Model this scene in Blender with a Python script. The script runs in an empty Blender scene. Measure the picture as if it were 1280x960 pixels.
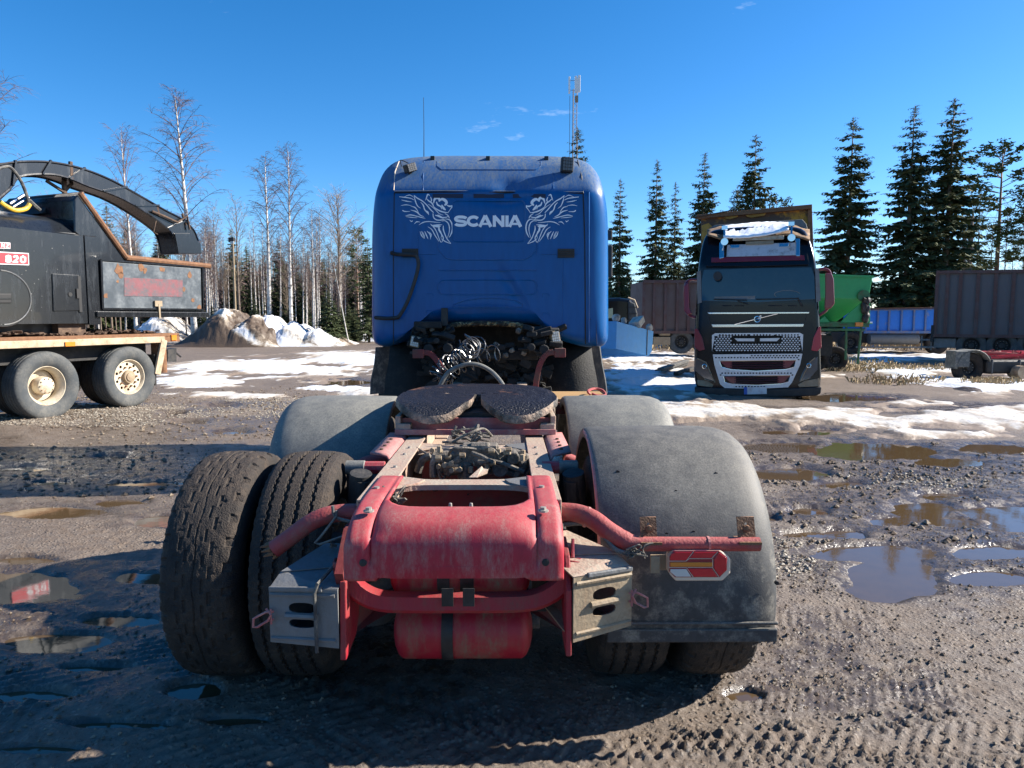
import bpy, bmesh, math, random
import numpy as np
from mathutils import Vector, Matrix
R = math.radians
random.seed(7)
S = bpy.context.scene
COL = S.collection
# ------------------------------------------------------------ camera
F = 890.0; CAMH = 1.68
PITCH = math.atan(83.0/F)
cam_d = bpy.data.cameras.new('camera'); cam = bpy.data.objects.new('camera', cam_d); COL.objects.link(cam)
cam.location = (0, 0, CAMH); cam.rotation_euler = (math.pi/2-PITCH, 0, 0)
cam_d.sensor_fit = 'HORIZONTAL'; cam_d.sensor_width = 36.0; cam_d.lens = F/1280*36.0
cam_d.clip_start = 0.05; cam_d.clip_end = 3000
S.camera = cam
# ------------------------------------------------------------ light
SUNV = Vector((1.62, 0.30, 1.0)).normalized()      # towards the sun
ELEV = math.asin(SUNV.z); AZ = math.atan2(SUNV.x, SUNV.y)
w = bpy.data.worlds.new('World'); S.world = w; w.use_nodes = True
nt = w.node_tree; bg = nt.nodes['Background']
sky = nt.nodes.new('ShaderNodeTexSky'); sky.sky_type = 'NISHITA'; sky.sun_disc = False
sky.sun_elevation = ELEV; sky.sun_rotation = AZ; sky.altitude = 0; sky.air_density = 0.75; sky.dust_density = 0.25; sky.ozone_density = 3.0
hs = nt.nodes.new('ShaderNodeHueSaturation'); hs.inputs['Saturation'].default_value = 1.33; hs.inputs['Value'].default_value = 1.0
# a few thin wisps of cloud
tc = nt.nodes.new('ShaderNodeTexCoord'); mp = nt.nodes.new('ShaderNodeMapping'); mp.inputs['Scale'].default_value = (1.5, 1.5, 5.5)
nz = nt.nodes.new('ShaderNodeTexNoise'); nz.inputs['Scale'].default_value = 3.2; nz.inputs['Detail'].default_value = 6; nz.inputs['Roughness'].default_value = .6
cr = nt.nodes.new('ShaderNodeValToRGB'); cr.color_ramp.elements[0].position = .665; cr.color_ramp.elements[1].position = .86
cr.color_ramp.elements[0].color = (0,0,0,1); cr.color_ramp.elements[1].color = (.7,.7,.7,1)
mx = nt.nodes.new('ShaderNodeMixRGB'); mx.inputs[2].default_value = (6.5, 7.0, 7.6, 1)
L = nt.links.new
L(tc.outputs['Generated'], mp.inputs[0]); L(mp.outputs[0], nz.inputs['Vector']); L(nz.outputs[0], cr.inputs[0])
L(sky.outputs[0], hs.inputs['Color']); L(hs.outputs[0], mx.inputs[1]); L(cr.outputs[0], mx.inputs[0]); L(mx.outputs[0], bg.inputs[0])
bg.inputs[1].default_value = 0.09
sd = bpy.data.lights.new('sun', 'SUN'); sun = bpy.data.objects.new('sun', sd); COL.objects.link(sun)
sd.energy = 5.0; sd.angle = R(.53); sd.color = (1.0, .93, .83)
sun.rotation_euler = (-SUNV).to_track_quat('-Z', 'Y').to_euler(); sun.location = SUNV*50
S.view_settings.view_transform = 'Standard'; S.view_settings.look = 'None'; S.view_settings.exposure = 1.28; S.view_settings.gamma = 1
S.render.engine = 'CYCLES'
# ------------------------------------------------------------ pixel helpers (photo measured at 1280x960)
SP, CP = math.sin(PITCH), math.cos(PITCH)
def ray(u, v):
    dx = (u-640)/F; dz = (480-v)/F
    return dx, CP+dz*SP, -SP+dz*CP
def P(u, v, Y):
    rx, ry, rz = ray(u, v); t = Y/ry
    return Vector((rx*t, Y, CAMH+rz*t))
def G(u, v, z=0.0):
    rx, ry, rz = ray(u, v); t = (z-CAMH)/rz
    return Vector((rx*t, ry*t, z))
def proj(x, y, z):
    zz = z-CAMH
    d = y*CP - zz*SP; up = y*SP + zz*CP
    return 640+F*x/d, 480-F*up/d
# ------------------------------------------------------------ noise in numpy
def _h(ix, iy, s):
    n = (ix.astype(np.int64)*374761393 + iy.astype(np.int64)*668265263 + s*1274126177) & 0xffffffff
    n = ((n ^ (n >> 13))*1274126177) & 0xffffffff
    return ((n ^ (n >> 16)) & 0xffff)/65535.0
def vn(x, y, s=0):
    x0 = np.floor(x); y0 = np.floor(y); fx = x-x0; fy = y-y0
    fx = fx*fx*(3-2*fx); fy = fy*fy*(3-2*fy)
    a = _h(x0, y0, s); b = _h(x0+1, y0, s); c = _h(x0, y0+1, s); d = _h(x0+1, y0+1, s)
    return (a*(1-fx)+b*fx)*(1-fy)+(c*(1-fx)+d*fx)*fy
def fbm(x, y, s=0, o=4, g=.5):
    t = 0; a = 1; n = 0
    for k in range(o):
        t = t+a*vn(x*2**k+17.3*k, y*2**k+9.1*k, s+k); n += a; a *= g
    return t/n
# ------------------------------------------------------------ materials
MATS = {}
def mat(name, col, rough=.6, metal=0., dirt=None, dscale=4., dlo=.45, dhi=.65, damt=1., bump=0., bscale=60., var=.15, drough=.85, spec=.5, coat=0., stretch=(1,1,1), top=None, trans=0., alpha=1., bdist=.01, topcut=.55):
    """principled with noise-varied colour, a noise shaped dirt layer, optional dust on up-facing faces, fine bump"""
    if name in MATS: return MATS[name]
    m = bpy.data.materials.new(name); m.use_nodes = True; MATS[name] = m
    t = m.node_tree; N = t.nodes.new; K = t.links.new; b = t.nodes['Principled BSDF']
    b.inputs['Metallic'].default_value = metal; b.inputs['Specular IOR Level'].default_value = spec
    b.inputs['Coat Weight'].default_value = coat; b.inputs['Transmission Weight'].default_value = trans
    tcn = N('ShaderNodeTexCoord'); mpn = N('ShaderNodeMapping'); mpn.inputs['Scale'].default_value = stretch
    K(tcn.outputs['Object'], mpn.inputs[0])
    n1 = N('ShaderNodeTexNoise'); n1.inputs['Scale'].default_value = dscale*2.7; n1.inputs['Detail'].default_value = 5; K(mpn.outputs[0], n1.inputs['Vector'])
    c0 = N('ShaderNodeMixRGB'); c0.blend_type = 'MIX'
    c0.inputs[1].default_value = tuple(c*(1-var) for c in col)+(1,); c0.inputs[2].default_value = tuple(min(1, c*(1+var)) for c in col)+(1,)
    K(n1.outputs[0], c0.inputs[0]); out = c0.outputs[0]; ro = None
    if dirt:
        n2 = N('ShaderNodeTexNoise'); n2.inputs['Scale'].default_value = dscale; n2.inputs['Detail'].default_value = 8; n2.inputs['Roughness'].default_value = .68
        K(mpn.outputs[0], n2.inputs['Vector'])
        r = N('ShaderNodeMapRange'); r.inputs[1].default_value = dlo; r.inputs[2].default_value = dhi; r.inputs[4].default_value = damt; K(n2.outputs[0], r.inputs[0])
        fac = r.outputs[0]
        n5 = N('ShaderNodeTexNoise'); n5.inputs['Scale'].default_value = dscale*9; n5.inputs['Detail'].default_value = 6; n5.inputs['Roughness'].default_value = .75; K(mpn.outputs[0], n5.inputs['Vector'])
        r5 = N('ShaderNodeMapRange'); r5.inputs[1].default_value = .36; r5.inputs[2].default_value = .62; r5.inputs[3].default_value = .35; r5.inputs[4].default_value = 1.3; K(n5.outputs[0], r5.inputs[0])
        grain = r5.outputs[0]
        if top:
            g = N('ShaderNodeNewGeometry'); sx = N('ShaderNodeSeparateXYZ'); K(g.outputs['Normal'], sx.inputs[0])
            r2 = N('ShaderNodeMapRange'); r2.inputs[1].default_value = topcut-.25; r2.inputs[2].default_value = topcut+.35; r2.inputs[4].default_value = top; K(sx.outputs[2], r2.inputs[0])
            n4 = N('ShaderNodeMath'); n4.operation = 'MULTIPLY'; K(r2.outputs[0], n4.inputs[0])
            r3 = N('ShaderNodeMapRange'); r3.inputs[1].default_value = .28; r3.inputs[2].default_value = .6; r3.inputs[3].default_value = .35; K(n2.outputs[0], r3.inputs[0]); K(r3.outputs[0], n4.inputs[1])
            mxx = N('ShaderNodeMath'); mxx.operation = 'MAXIMUM'; K(fac, mxx.inputs[0]); K(n4.outputs[0], mxx.inputs[1]); fac = mxx.outputs[0]
        gm = N('ShaderNodeMath'); gm.operation = 'MULTIPLY'; gm.use_clamp = True; K(fac, gm.inputs[0]); K(grain, gm.inputs[1]); fac = gm.outputs[0]
        c1 = N('ShaderNodeMixRGB'); c1.inputs[2].default_value = tuple(dirt)+(1,); K(fac, c1.inputs[0]); K(out, c1.inputs[1]); out = c1.outputs[0]
        r4 = N('ShaderNodeMapRange'); r4.inputs[3].default_value = rough; r4.inputs[4].default_value = drough; K(fac, r4.inputs[0]); ro = r4.outputs[0]
    K(out, b.inputs['Base Color'])
    if ro: K(ro, b.inputs['Roughness'])
    else: b.inputs['Roughness'].default_value = rough
    if bump:
        n3 = N('ShaderNodeTexNoise'); n3.inputs['Scale'].default_value = bscale; n3.inputs['Detail'].default_value = 6; K(mpn.outputs[0], n3.inputs['Vector'])
        bp = N('ShaderNodeBump'); bp.inputs['Strength'].default_value = bump; bp.inputs['Distance'].default_value = bdist; K(n3.outputs[0], bp.inputs['Height']); K(bp.outputs[0], b.inputs['Normal'])
    return m
MUD = (.20,.155,.115)
m_blue = mat('blue_paint', (.0004,.080,.262), .30, spec=.30, dirt=(.15,.18,.20), dscale=3.2, dlo=.62, dhi=.95, damt=.16, var=.25, bump=.10, bscale=7, top=.85, topcut=.42, stretch=(2.2,1,.5))
m_bluedk = mat('blue_paint_inner', (.004,.022,.09), .5, dirt=(.03,.03,.03), dscale=5)
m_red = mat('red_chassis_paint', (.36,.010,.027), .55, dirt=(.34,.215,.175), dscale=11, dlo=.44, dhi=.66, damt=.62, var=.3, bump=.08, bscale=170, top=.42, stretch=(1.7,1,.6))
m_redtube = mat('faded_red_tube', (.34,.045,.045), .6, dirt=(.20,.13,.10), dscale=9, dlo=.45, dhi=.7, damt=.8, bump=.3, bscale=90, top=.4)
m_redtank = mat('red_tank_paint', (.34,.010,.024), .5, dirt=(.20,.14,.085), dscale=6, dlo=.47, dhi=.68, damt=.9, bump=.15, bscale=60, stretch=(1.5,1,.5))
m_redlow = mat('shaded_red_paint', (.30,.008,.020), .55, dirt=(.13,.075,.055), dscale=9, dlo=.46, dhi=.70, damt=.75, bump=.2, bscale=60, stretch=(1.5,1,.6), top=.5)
m_reddark = mat('dark_red_inner', (.16,.022,.022), .7, dirt=(.09,.06,.045), dscale=6, dlo=.42, dhi=.62, damt=.85, bump=.2)
m_rail = mat('dusty_frame', (.34,.20,.15), .75, dirt=(.36,.30,.23), dscale=5, dlo=.35, dhi=.58, damt=.95, bump=.4, bscale=70, top=.9)
m_pink = mat('dusty_red_bracket', (.38,.10,.10), .7, dirt=(.42,.30,.25), dscale=6, dlo=.42, dhi=.7, damt=.8, bump=.2, top=.6)
m_rust = mat('rust', (.15,.07,.035), .85, dirt=(.26,.13,.06), dscale=14, dlo=.4, dhi=.7, bump=.6, bscale=120)
m_rustdk = mat('dark_rust', (.075,.045,.03), .85, dirt=(.2,.13,.08), dscale=12, dlo=.5, dhi=.7, bump=.5, bscale=100)
m_grease = mat('grease', (.016,.013,.012), .36, dirt=(.30,.12,.045), dscale=4, dlo=.58, dhi=.70, damt=.7, bump=1., bscale=70, drough=.6, bdist=.012)
m_lip = mat('greasy_lip', (.03,.024,.02), .6, dirt=(.36,.26,.19), dscale=7, dlo=.43, dhi=.62, bump=.8, bscale=60)
m_tyre = mat('tyre_rubber', (.022,.020,.019), .75, dirt=(.085,.062,.045), dscale=7, dlo=.40, dhi=.72, damt=.85, bump=.7, bscale=160, spec=.3, top=.6, topcut=.5)
m_tyregrey = mat('tyre_rubber_grey', (.045,.052,.057), .8, dirt=(.17,.16,.14), dscale=4, dlo=.4, dhi=.75, damt=.7, bump=.3, bscale=90)
m_fend = mat('grey_black_plastic', (.033,.034,.036), .6, dirt=(.30,.275,.225), dscale=15, dlo=.47, dhi=.62, damt=.45, bump=.1, bscale=160, top=.45, var=.45, topcut=.35)
m_fend2 = mat('dusty_grey_plastic', (.075,.08,.082), .6, dirt=(.34,.32,.26), dscale=12, dlo=.46, dhi=.68, damt=.6, bump=.1, bscale=160, top=.5, var=.25, topcut=.35)
m_galv = mat('galvanised_steel', (.31,.24,.155), .65, metal=.0, dirt=(.20,.13,.075), dscale=6, dlo=.38, dhi=.66, damt=.8, bump=.3, bscale=60)
m_galvdk = mat('galvanised_steel_grey', (.17,.175,.18), .6, metal=.3, dirt=(.14,.12,.09), dscale=6, dlo=.4, dhi=.7, damt=.6, bump=.3, bscale=60)
m_black = mat('black_plastic', (.012,.012,.013), .5, dirt=(.05,.045,.04), dscale=8, bump=.1)
m_burnt = mat('burnt_metal', (.010,.010,.010), .8, dirt=(.055,.047,.04), dscale=9, dlo=.48, dhi=.75, damt=.7, bump=.5, bscale=50)
m_soot = mat('sooty_metal', (.02,.02,.02), .75, dirt=(.10,.085,.07), dscale=7, dlo=.5, dhi=.75, damt=.7, bump=.5, bscale=40)
m_dust = mat('dusty_pipework', (.065,.06,.052), .8, dirt=(.25,.21,.165), dscale=14, dlo=.42, dhi=.65, bump=.5, bscale=90, top=.6)
m_white = mat('white_vinyl', (.84,.86,.88), .5, var=.04)
m_glasslamp = mat('lamp_glass', (.5,.5,.48), .25, metal=.1, var=.1)
m_seam = mat('black_seam', (.006,.006,.007), .6)
m_bolt = mat('dusty_bolt', (.33,.30,.26), .6, metal=.5, bump=.2)
m_wood = mat('plywood', (.40,.23,.08), .75, dirt=(.25,.16,.08), dscale=5, stretch=(1,8,1), bump=.2)
m_foam = mat('charred_foam', (.035,.028,.018), .95, dirt=(.50,.36,.17), dscale=7, dlo=.5, dhi=.62, bump=1., bscale=30)
m_lensred = mat('red_lens', (.55,.010,.018), .22, coat=.6, dirt=(.35,.12,.1), dscale=12, dlo=.55, dhi=.9, damt=.4)
m_lensdk = mat('dark_red_lens', (.25,.012,.02), .3, coat=.4)
m_lensor = mat('amber_lens', (.62,.20,.02), .25, coat=.5)
m_lenswh = mat('clear_lens', (.55,.53,.48), .25, coat=.5)
m_trim = mat('pale_trim', (.62,.50,.38), .5)
# ------------------------------------------------------------ mesh helpers
class MB:
    def __init__(s): s.v = []; s.f = []
    def add(s, vs, fs):
        n = len(s.v); s.v += [tuple(p) for p in vs]; s.f += [tuple(i+n for i in f) for f in fs]; return s
    def box(s, c, d, rot=None):
        c = Vector(c); h = Vector(d)/2; vs = []
        for k in range(8):
            p = Vector((h.x*(1 if k & 1 else -1), h.y*(1 if k & 2 else -1), h.z*(1 if k & 4 else -1)))
            if rot is not None: p = rot @ p
            vs.append(c+p)
        return s.add(vs, [(0,2,3,1),(4,5,7,6),(0,1,5,4),(2,6,7,3),(0,4,6,2),(1,3,7,5)])
    def bb(s, x0, x1, y0, y1, z0, z1): return s.box(((x0+x1)/2,(y0+y1)/2,(z0+z1)/2), (abs(x1-x0),abs(y1-y0),abs(z1-z0)))
    def bar(s, a, b, w_, h_):          # box from a to b
        a = Vector(a); b = Vector(b); d = b-a; q = d.to_track_quat('Y', 'Z').to_matrix()
        return s.box((a+b)/2, (w_, d.length, h_), q)
    def prism(s, pts, a, b, ax='y'):   # pts 2D; ax: extrude axis
        n = len(pts); vs = []
        for t in (a, b):
            for p in pts:
                vs.append({'y': (p[0], t, p[1]), 'x': (t, p[0], p[1]), 'z': (p[0], p[1], t)}[ax])
        fs = [tuple(range(n)), tuple(range(2*n-1, n-1, -1))]+[(i, i+n, (i+1) % n+n, (i+1) % n) for i in range(n)]
        return s.add(vs, fs)
    def tube(s, pts, r, n=8, cap=True):
        pts = [Vector(p) for p in pts]; m = len(pts)
        rs = r if isinstance(r, (list, tuple)) else [r]*m
        base = len(s.v); u = None; vs = []; fs = []
        for i, p in enumerate(pts):
            d = (pts[min(i+1, m-1)]-pts[max(i-1, 0)])
            if d.length < 1e-9: d = Vector((0,0,1))
            d.normalize()
            if u is None:
                u = d.orthogonal().normalized()
            else:
                u = (u-d*u.dot(d))
                if u.length < 1e-6: u = d.orthogonal()
                u.normalize()
            w_ = d.cross(u)
            for k in range(n):
                a = 2*math.pi*k/n
                vs.append(p+(u*math.cos(a)+w_*math.sin(a))*rs[i])
        for i in range(m-1):
            for k in range(n):
                fs.append((i*n+k, i*n+(k+1) % n, (i+1)*n+(k+1) % n, (i+1)*n+k))
        if cap: fs += [tuple(range(n-1, -1, -1)), tuple(range((m-1)*n, m*n))]
        return s.add(vs, fs)
    def lathe(s, prof, c=(0,0,0), ax='x', n=32, close=False, cap=True):   # prof (along axis, radius)
        vs = []; fs = []; c = Vector(c); m = len(prof)
        for (t, r) in prof:
            for k in range(n):
                a = 2*math.pi*k/n; ca, sa = r*math.cos(a), r*math.sin(a)
                vs.append(c+Vector({'x': (t, ca, sa), 'y': (sa, t, ca), 'z': (ca, sa, t)}[ax]))
        for i in range(m-1+(1 if close else 0)):
            j = (i+1) % m
            for k in range(n): fs.append((i*n+k, i*n+(k+1) % n, j*n+(k+1) % n, j*n+k))
        if not close and cap:
            if prof[0][1] > 1e-5: fs.append(tuple(range(n-1, -1, -1)))
            if prof[-1][1] > 1e-5: fs.append(tuple(range((m-1)*n, m*n)))
        return s.add(vs, fs)
    def xf(s, M_): s.v = [tuple(M_ @ Vector(p)) for p in s.v]; return s
    def merge(s, o): return s.add(o.v, o.f)
    def build(s, name, m=None, parent=None, smooth=False, bevel=0, ang=35, solid=0, sub=0, fix=True, seg=2):
        me = bpy.data.meshes.new(name); me.from_pydata(s.v, [], s.f); me.validate()
        if fix and len(s.f) < 60000:
            bm = bmesh.new(); bm.from_mesh(me); bmesh.ops.recalc_face_normals(bm, faces=bm.faces); bm.to_mesh(me); bm.free()
        if m: me.materials.append(m)
        if smooth:
            me.polygons.foreach_set('use_smooth', [True]*len(me.polygons)); me.set_sharp_from_angle(angle=R(ang))
        o = bpy.data.objects.new(name, me); COL.objects.link(o)
        if solid:
            k = o.modifiers.new('s', 'SOLIDIFY'); k.thickness = solid; k.offset = 0
        if bevel:
            k = o.modifiers.new('b', 'BEVEL'); k.width = bevel; k.segments = seg; k.limit_method = 'ANGLE'; k.angle_limit = R(40)
        if sub:
            k = o.modifiers.new('u', 'SUBSURF'); k.levels = sub; k.render_levels = sub
        if parent: o.parent = parent
        return o
def tag(o, label=None, cat=None, group=None, kind=None):
    if label: o['label'] = label
    if cat: o['category'] = cat
    if group: o['group'] = group
    if kind: o['kind'] = kind
    return o
def empty(name, loc=(0,0,0), rz=0, label=None, cat=None, group=None):
    o = bpy.data.objects.new(name, None); COL.objects.link(o); o.location = loc; o.rotation_euler = (0,0,rz); o.empty_display_size = .2
    return tag(o, label, cat, group)
def copy_tree(o, parent=None):
    c = o.copy(); COL.objects.link(c)
    if parent: c.parent = parent
    for ch in list(o.children): copy_tree(ch, c)
    return c
def smooth_path(pts, k=6, closed=False):
    pts = [Vector(p) for p in pts]; n = len(pts); out = []
    rng = range(n) if closed else range(n-1)
    for i in rng:
        g = (lambda j: pts[j % n]) if closed else (lambda j: pts[max(0, min(n-1, j))])
        a, b, c, d = g(i-1), g(i), g(i+1), g(i+2)
        for q in range(k):
            t = q/k
            out.append(.5*((2*b)+(c-a)*t+(2*a-5*b+4*c-d)*t*t+(3*b-a-3*c+d)*t**3))
    if not closed: out.append(pts[-1])
    return out
def holed_plate(name, outer, holes, thick, m, parent, bevel=0.0, map3=None):
    """flat plate in local XZ with real holes; outer/holes lists of 2D points"""
    cu = bpy.data.curves.new(name, 'CURVE'); cu.dimensions = '2D'; cu.fill_mode = 'BOTH'; cu.extrude = thick/2; cu.bevel_depth = bevel
    for lp in [outer]+holes:
        sp = cu.splines.new('POLY'); sp.points.add(len(lp)-1)
        for i, p in enumerate(lp): sp.points[i].co = (p[0], p[1], 0, 1)
        sp.use_cyclic_u = True
    tmp = bpy.data.objects.new(name, cu); me = bpy.data.meshes.new_from_object(tmp)
    bpy.data.objects.remove(tmp); bpy.data.curves.remove(cu)
    me.transform(Matrix(((1,0,0,0),(0,0,-1,0),(0,1,0,0),(0,0,0,1))))
    me.materials.clear(); me.materials.append(m); me.name = name
    if map3:
        for v in me.vertices: v.co = map3(v.co)
    o = bpy.data.objects.new(name, me); COL.objects.link(o); o.parent = parent
    return o
def oval(cx, cz, rx, rz, n=16, p=1.0):
    return [(cx+rx*math.copysign(abs(math.cos(2*math.pi*k/n))**p, math.cos(2*math.pi*k/n)), cz+rz*math.copysign(abs(math.sin(2*math.pi*k/n))**p, math.sin(2*math.pi*k/n))) for k in range(n)]
def strokes(lines, thick, map3, off=.003):
    """flat ribbons: lines = list of (points2D, width or (w0,w1)) ; map3 takes (x,z) -> Vector, proud by off"""
    mb = MB()
    for pts, wd in lines:
        pts = [Vector((p[0], p[1])) for p in pts]; n = len(pts)
        w0 = wd if isinstance(wd, (tuple, list)) else [wd]*n
        if len(w0) != n:
            w0 = [w0[0]+(w0[-1]-w0[0])*i/(n-1) for i in range(n)] if len(w0) == 2 else [np.interp(i/(n-1)*(len(w0)-1), range(len(w0)), w0) for i in range(n)]
        vs = []
        for i, p in enumerate(pts):
            d = pts[min(i+1, n-1)]-pts[max(i-1, 0)]
            d = d.normalized() if d.length > 1e-9 else Vector((1, 0)); q = Vector((-d.y, d.x))
            sc = 1.0
            if 0 < i < n-1:
                d1 = (pts[i]-pts[i-1]).normalized(); c_ = abs(d1.dot(d)); sc = 1/max(c_, .55)
            vs += [map3(p+q*w0[i]/2*sc), map3(p-q*w0[i]/2*sc)]
        mb.add(vs, [(2*i, 2*i+1, 2*i+3, 2*i+2) for i in range(n-1)])
    return mb
# ============================================================ GROUND
def gell(U, V, els, nz_=0.35, NZ=None):
    """soft mask from ellipses (u,v,ru,rv)"""
    out = -np.ones_like(U)
    for (a, b, ra, rb) in els:
        d = 1-np.sqrt(((U-a)/ra)**2+((V-b)/rb)**2)
        out = np.maximum(out, d+ (NZ if NZ is not None else 0))
    return out
PUD = [(1090,565,95,15),(985,592,60,9),(1085,690,85,11),(1112,725,62,32),(1150,636,48,13),(1055,606,40,6),(1245,640,55,12),(1050,668,45,8),
       (1240,690,50,9),(1235,722,50,9),(930,868,30,10),(1010,640,30,6),(1240,560,60,8),(1180,578,60,7),(1120,650,40,7),(1190,652,40,7),(1180,620,50,6),(1010,668,50,6),(1270,655,40,10),(1010,540,60,5),(75,800,85,11),(185,722,45,9),(40,868,65,9),(150,905,70,6),(50,935,60,6),(300,900,50,6),(120,835,50,6),(975,560,60,8),(960,650,18,5),
       (70,640,70,9),(150,628,45,5),(285,540,30,4),(235,530,24,3),(275,509,25,3),(215,521,20,3),(30,700,40,5),(240,862,45,13),(150,775,60,8),(350,602,40,8),(390,690,60,9),(60,810,70,6),(30,735,75,22),(215,650,60,9),
       (35,586,40,4),(60,603,32,3.5),(190,604,60,3),(140,572,30,3),(800,480,50,8),(1060,497,70,5),(430,478,40,4)]
def tracks(x, y):
    """tyre tread imprints: bands with cross ribs"""
    h = np.zeros_like(x)
    for (x0, y0, ang, wid, per, amp, sk) in [(1.2,2.75,R(6),.22,.068,.012,.9),(1.3,2.35,R(4),.20,.055,.012,-.8),(2.0,3.15,R(10),.20,.05,.010,.7),(2.4,3.9,R(14),.24,.06,.010,-.7),(1.0,2.55,R(-8),.18,.045,.009,.5),(2.2,3.5,R(2),.15,.04,.008,-.5),(2.8,4.4,R(-6),.2,.05,.008,.5),(1.8,2.9,R(16),.12,.06,.009,0),(3.2,5.5,R(8),.2,.06,.008,.6),
                                       (.5,2.45,R(3),.24,.07,.010,.8),(2.9,4.9,R(20),.3,.09,.010,.9),(-1.9,3.6,R(-25),.26,.075,.012,.8),(-2.2,3.0,R(-22),.28,.08,.012,-.8),(-2.6,5.0,R(-30),.28,.09,.012,.8),(-3.4,7.2,R(-12),.3,.1,.012,.8),(3.6,6.8,R(22),.3,.1,.012,.6)]:
        c, s = math.cos(ang), math.sin(ang)
        s_ = (x-x0)*c+(y-y0)*s; t_ = -(x-x0)*s+(y-y0)*c+.05*np.sin(s_*1.1)
        m = np.clip(1-np.abs(t_/wid)**4, 0, 1)*np.clip(1.3-np.abs(s_)/3.2, 0, 1)
        m *= np.clip(fbm(x*1.7, y*1.7, 91, 2)*3.2-.6, 0, 1)
        rib = np.sin((s_+sk*np.abs(t_))*2*math.pi/per+3*fbm(x*3, y*3, 5, 2))
        h += m*(amp*np.clip(rib+1.2*(fbm(x*22, y*22, 7, 3)-.5), -.3, 1)*np.clip(fbm(x*6, y*6, 97, 2)*3-.7, .25, 1)-.003)
    return h
def gheight(x, y):
    d = np.hypot(x, y)
    U, V = proj(x, np.maximum(y, 1.0), 0)
    h = .050*(fbm(x*.45, y*.45, 1, 3)-.5)+.026*(fbm(x*1.6, y*1.6, 11, 3)-.5)
    f2 = fbm(x*6, y*6, 21, 3); h += .009*(f2-.5)
    h += .014*(fbm(x*17, y*17, 31, 3)-.5)*np.clip(2.2-d*.09, .3, 1)
    peb = vn(x*38, y*38, 44); h += .006*np.clip(peb-.55, 0, 1)*np.clip(1.6-d*.1, 0, 1)*2*np.clip(fbm(x*1.1, y*1.1, 61, 2)*2.4-.7, 0, 1)
    h += tracks(x, y)
    h += .10*np.exp(-(((x+7.2)/2.2)**2+((y-12)/3.5)**2))      # slight rise under the trailer
    nzp = .5*(fbm(x*1.3, y*1.3, 71, 4)-.5)+.55*(fbm(x*5, y*5, 76, 3)-.5)
    pm = gell(U, V, PUD, NZ=nzp+.07)
    pm = np.where(y < 1.5, 0, pm)
    h = np.maximum(h+.012, -.006+.3*(h+.012))
    h = h+(-.042-h)*(lambda q: q*q*(3-2*q))(np.clip(pm*1.5+.12, 0, 1))
    # ridge of mud round puddles
    h += .002*np.exp(-((pm+.12)/.12)**2)*np.clip(2-d*.1, 0, 1)
    return h, pm
def xcoords():
    a = [0.0]; st = .014
    while a[-1] < 70:
        a.append(a[-1]+st)
        if a[-1] > 2.0: st *= 1.0125
    a += [90, 130, 200, 350, 600]
    a = np.array(a); return np.concatenate([-a[:0:-1], a])
def ycoords():
    a = [1.7]
    while a[-1] < 70: a.append(a[-1]+.0125*(max(a[-1], 2.3)/2.4)**1.45)
    return np.array([-300, -60, -10, 0, 1.0]+a+[80, 100, 140, 220, 400, 900])
XC, YC = xcoords(), ycoords()
GX, GY = np.meshgrid(XC, YC)
GH, GP = gheight(GX, GY)
GU, GV = proj(GX, np.maximum(GY, 1.0), 0)
def grid_mesh(name, X, Y, Z, keep=None, attrs=None, m=None, kind='structure'):
    ny, nx = X.shape
    idx = np.arange(ny*nx).reshape(ny, nx)
    q = np.stack([idx[:-1,:-1], idx[:-1,1:], idx[1:,1:], idx[1:,:-1]], -1).reshape(-1, 4)
    if keep is not None:
        kf = (keep[:-1,:-1]|keep[:-1,1:]|keep[1:,1:]|keep[1:,:-1]).reshape(-1); q = q[kf]
        used = np.unique(q); rm = -np.ones(ny*nx, int); rm[used] = np.arange(len(used)); q = rm[q]
    else: used = np.arange(ny*nx)
    co = np.stack([X.reshape(-1), Y.reshape(-1), Z.reshape(-1)], -1)[used]
    me = bpy.data.meshes.new(name); me.vertices.add(len(co)); me.vertices.foreach_set('co', co.astype(np.float32).reshape(-1))
    me.loops.add(len(q)*4); me.polygons.add(len(q))
    me.polygons.foreach_set('loop_start', np.arange(0, len(q)*4, 4, dtype=np.int32)); me.loops.foreach_set('vertex_index', q.astype(np.int32).reshape(-1))
    me.update(calc_edges=True); me.polygons.foreach_set('use_smooth', np.ones(len(q), bool))
    for k, a in (attrs or {}).items():
        at = me.attributes.new(k, 'FLOAT', 'POINT'); at.data.foreach_set('value', a.reshape(-1)[used].astype(np.float32))
    if m: me.materials.append(m)
    o = bpy.data.objects.new(name, me); COL.objects.link(o); o['kind'] = kind
    return o
# wetness: soaked yard, plus truck shade painted in at left front, broken by noise
WET_SHADE = [(60,780,420,150),(150,590,330,40),(470,780,220,160),(1200,600,190,70),(1230,700,200,70),(1060,640,120,60),(1150,510,150,14),(800,470,70,22),(430,480,50,12)]
wn = fbm(GX*.9, GY*.9, 201, 5)
wm = np.clip(gell(GU, GV, WET_SHADE, NZ=(wn-.5)*.9)*2.0, 0, 1)
wm = np.where((GU < 230) & (GV > 618) & (GV < 700), wm*np.clip((GU-120)/110, .15, 1), wm)  # painted light: darkening lifted over the sunlit gap between cab and chassis shadows
wet_shade = np.clip(np.maximum(np.maximum(wm, .25+.55*np.clip((fbm(GX*1.3, GY*1.3, 88, 4)-.42)*5, 0, 1)*(GY < 14)), np.clip((GP+.38)*2.2, 0, 1)), 0, 1)
grv = np.clip(gell(GU, GV, [(60,532,170,9),(170,519,130,9),(330,510,80,14),(1000,700,80,40),(1200,605,150,14),(930,620,60,20)], NZ=(fbm(GX*2, GY*2, 77, 3)-.5)*.8)*2, 0, 1)
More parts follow.
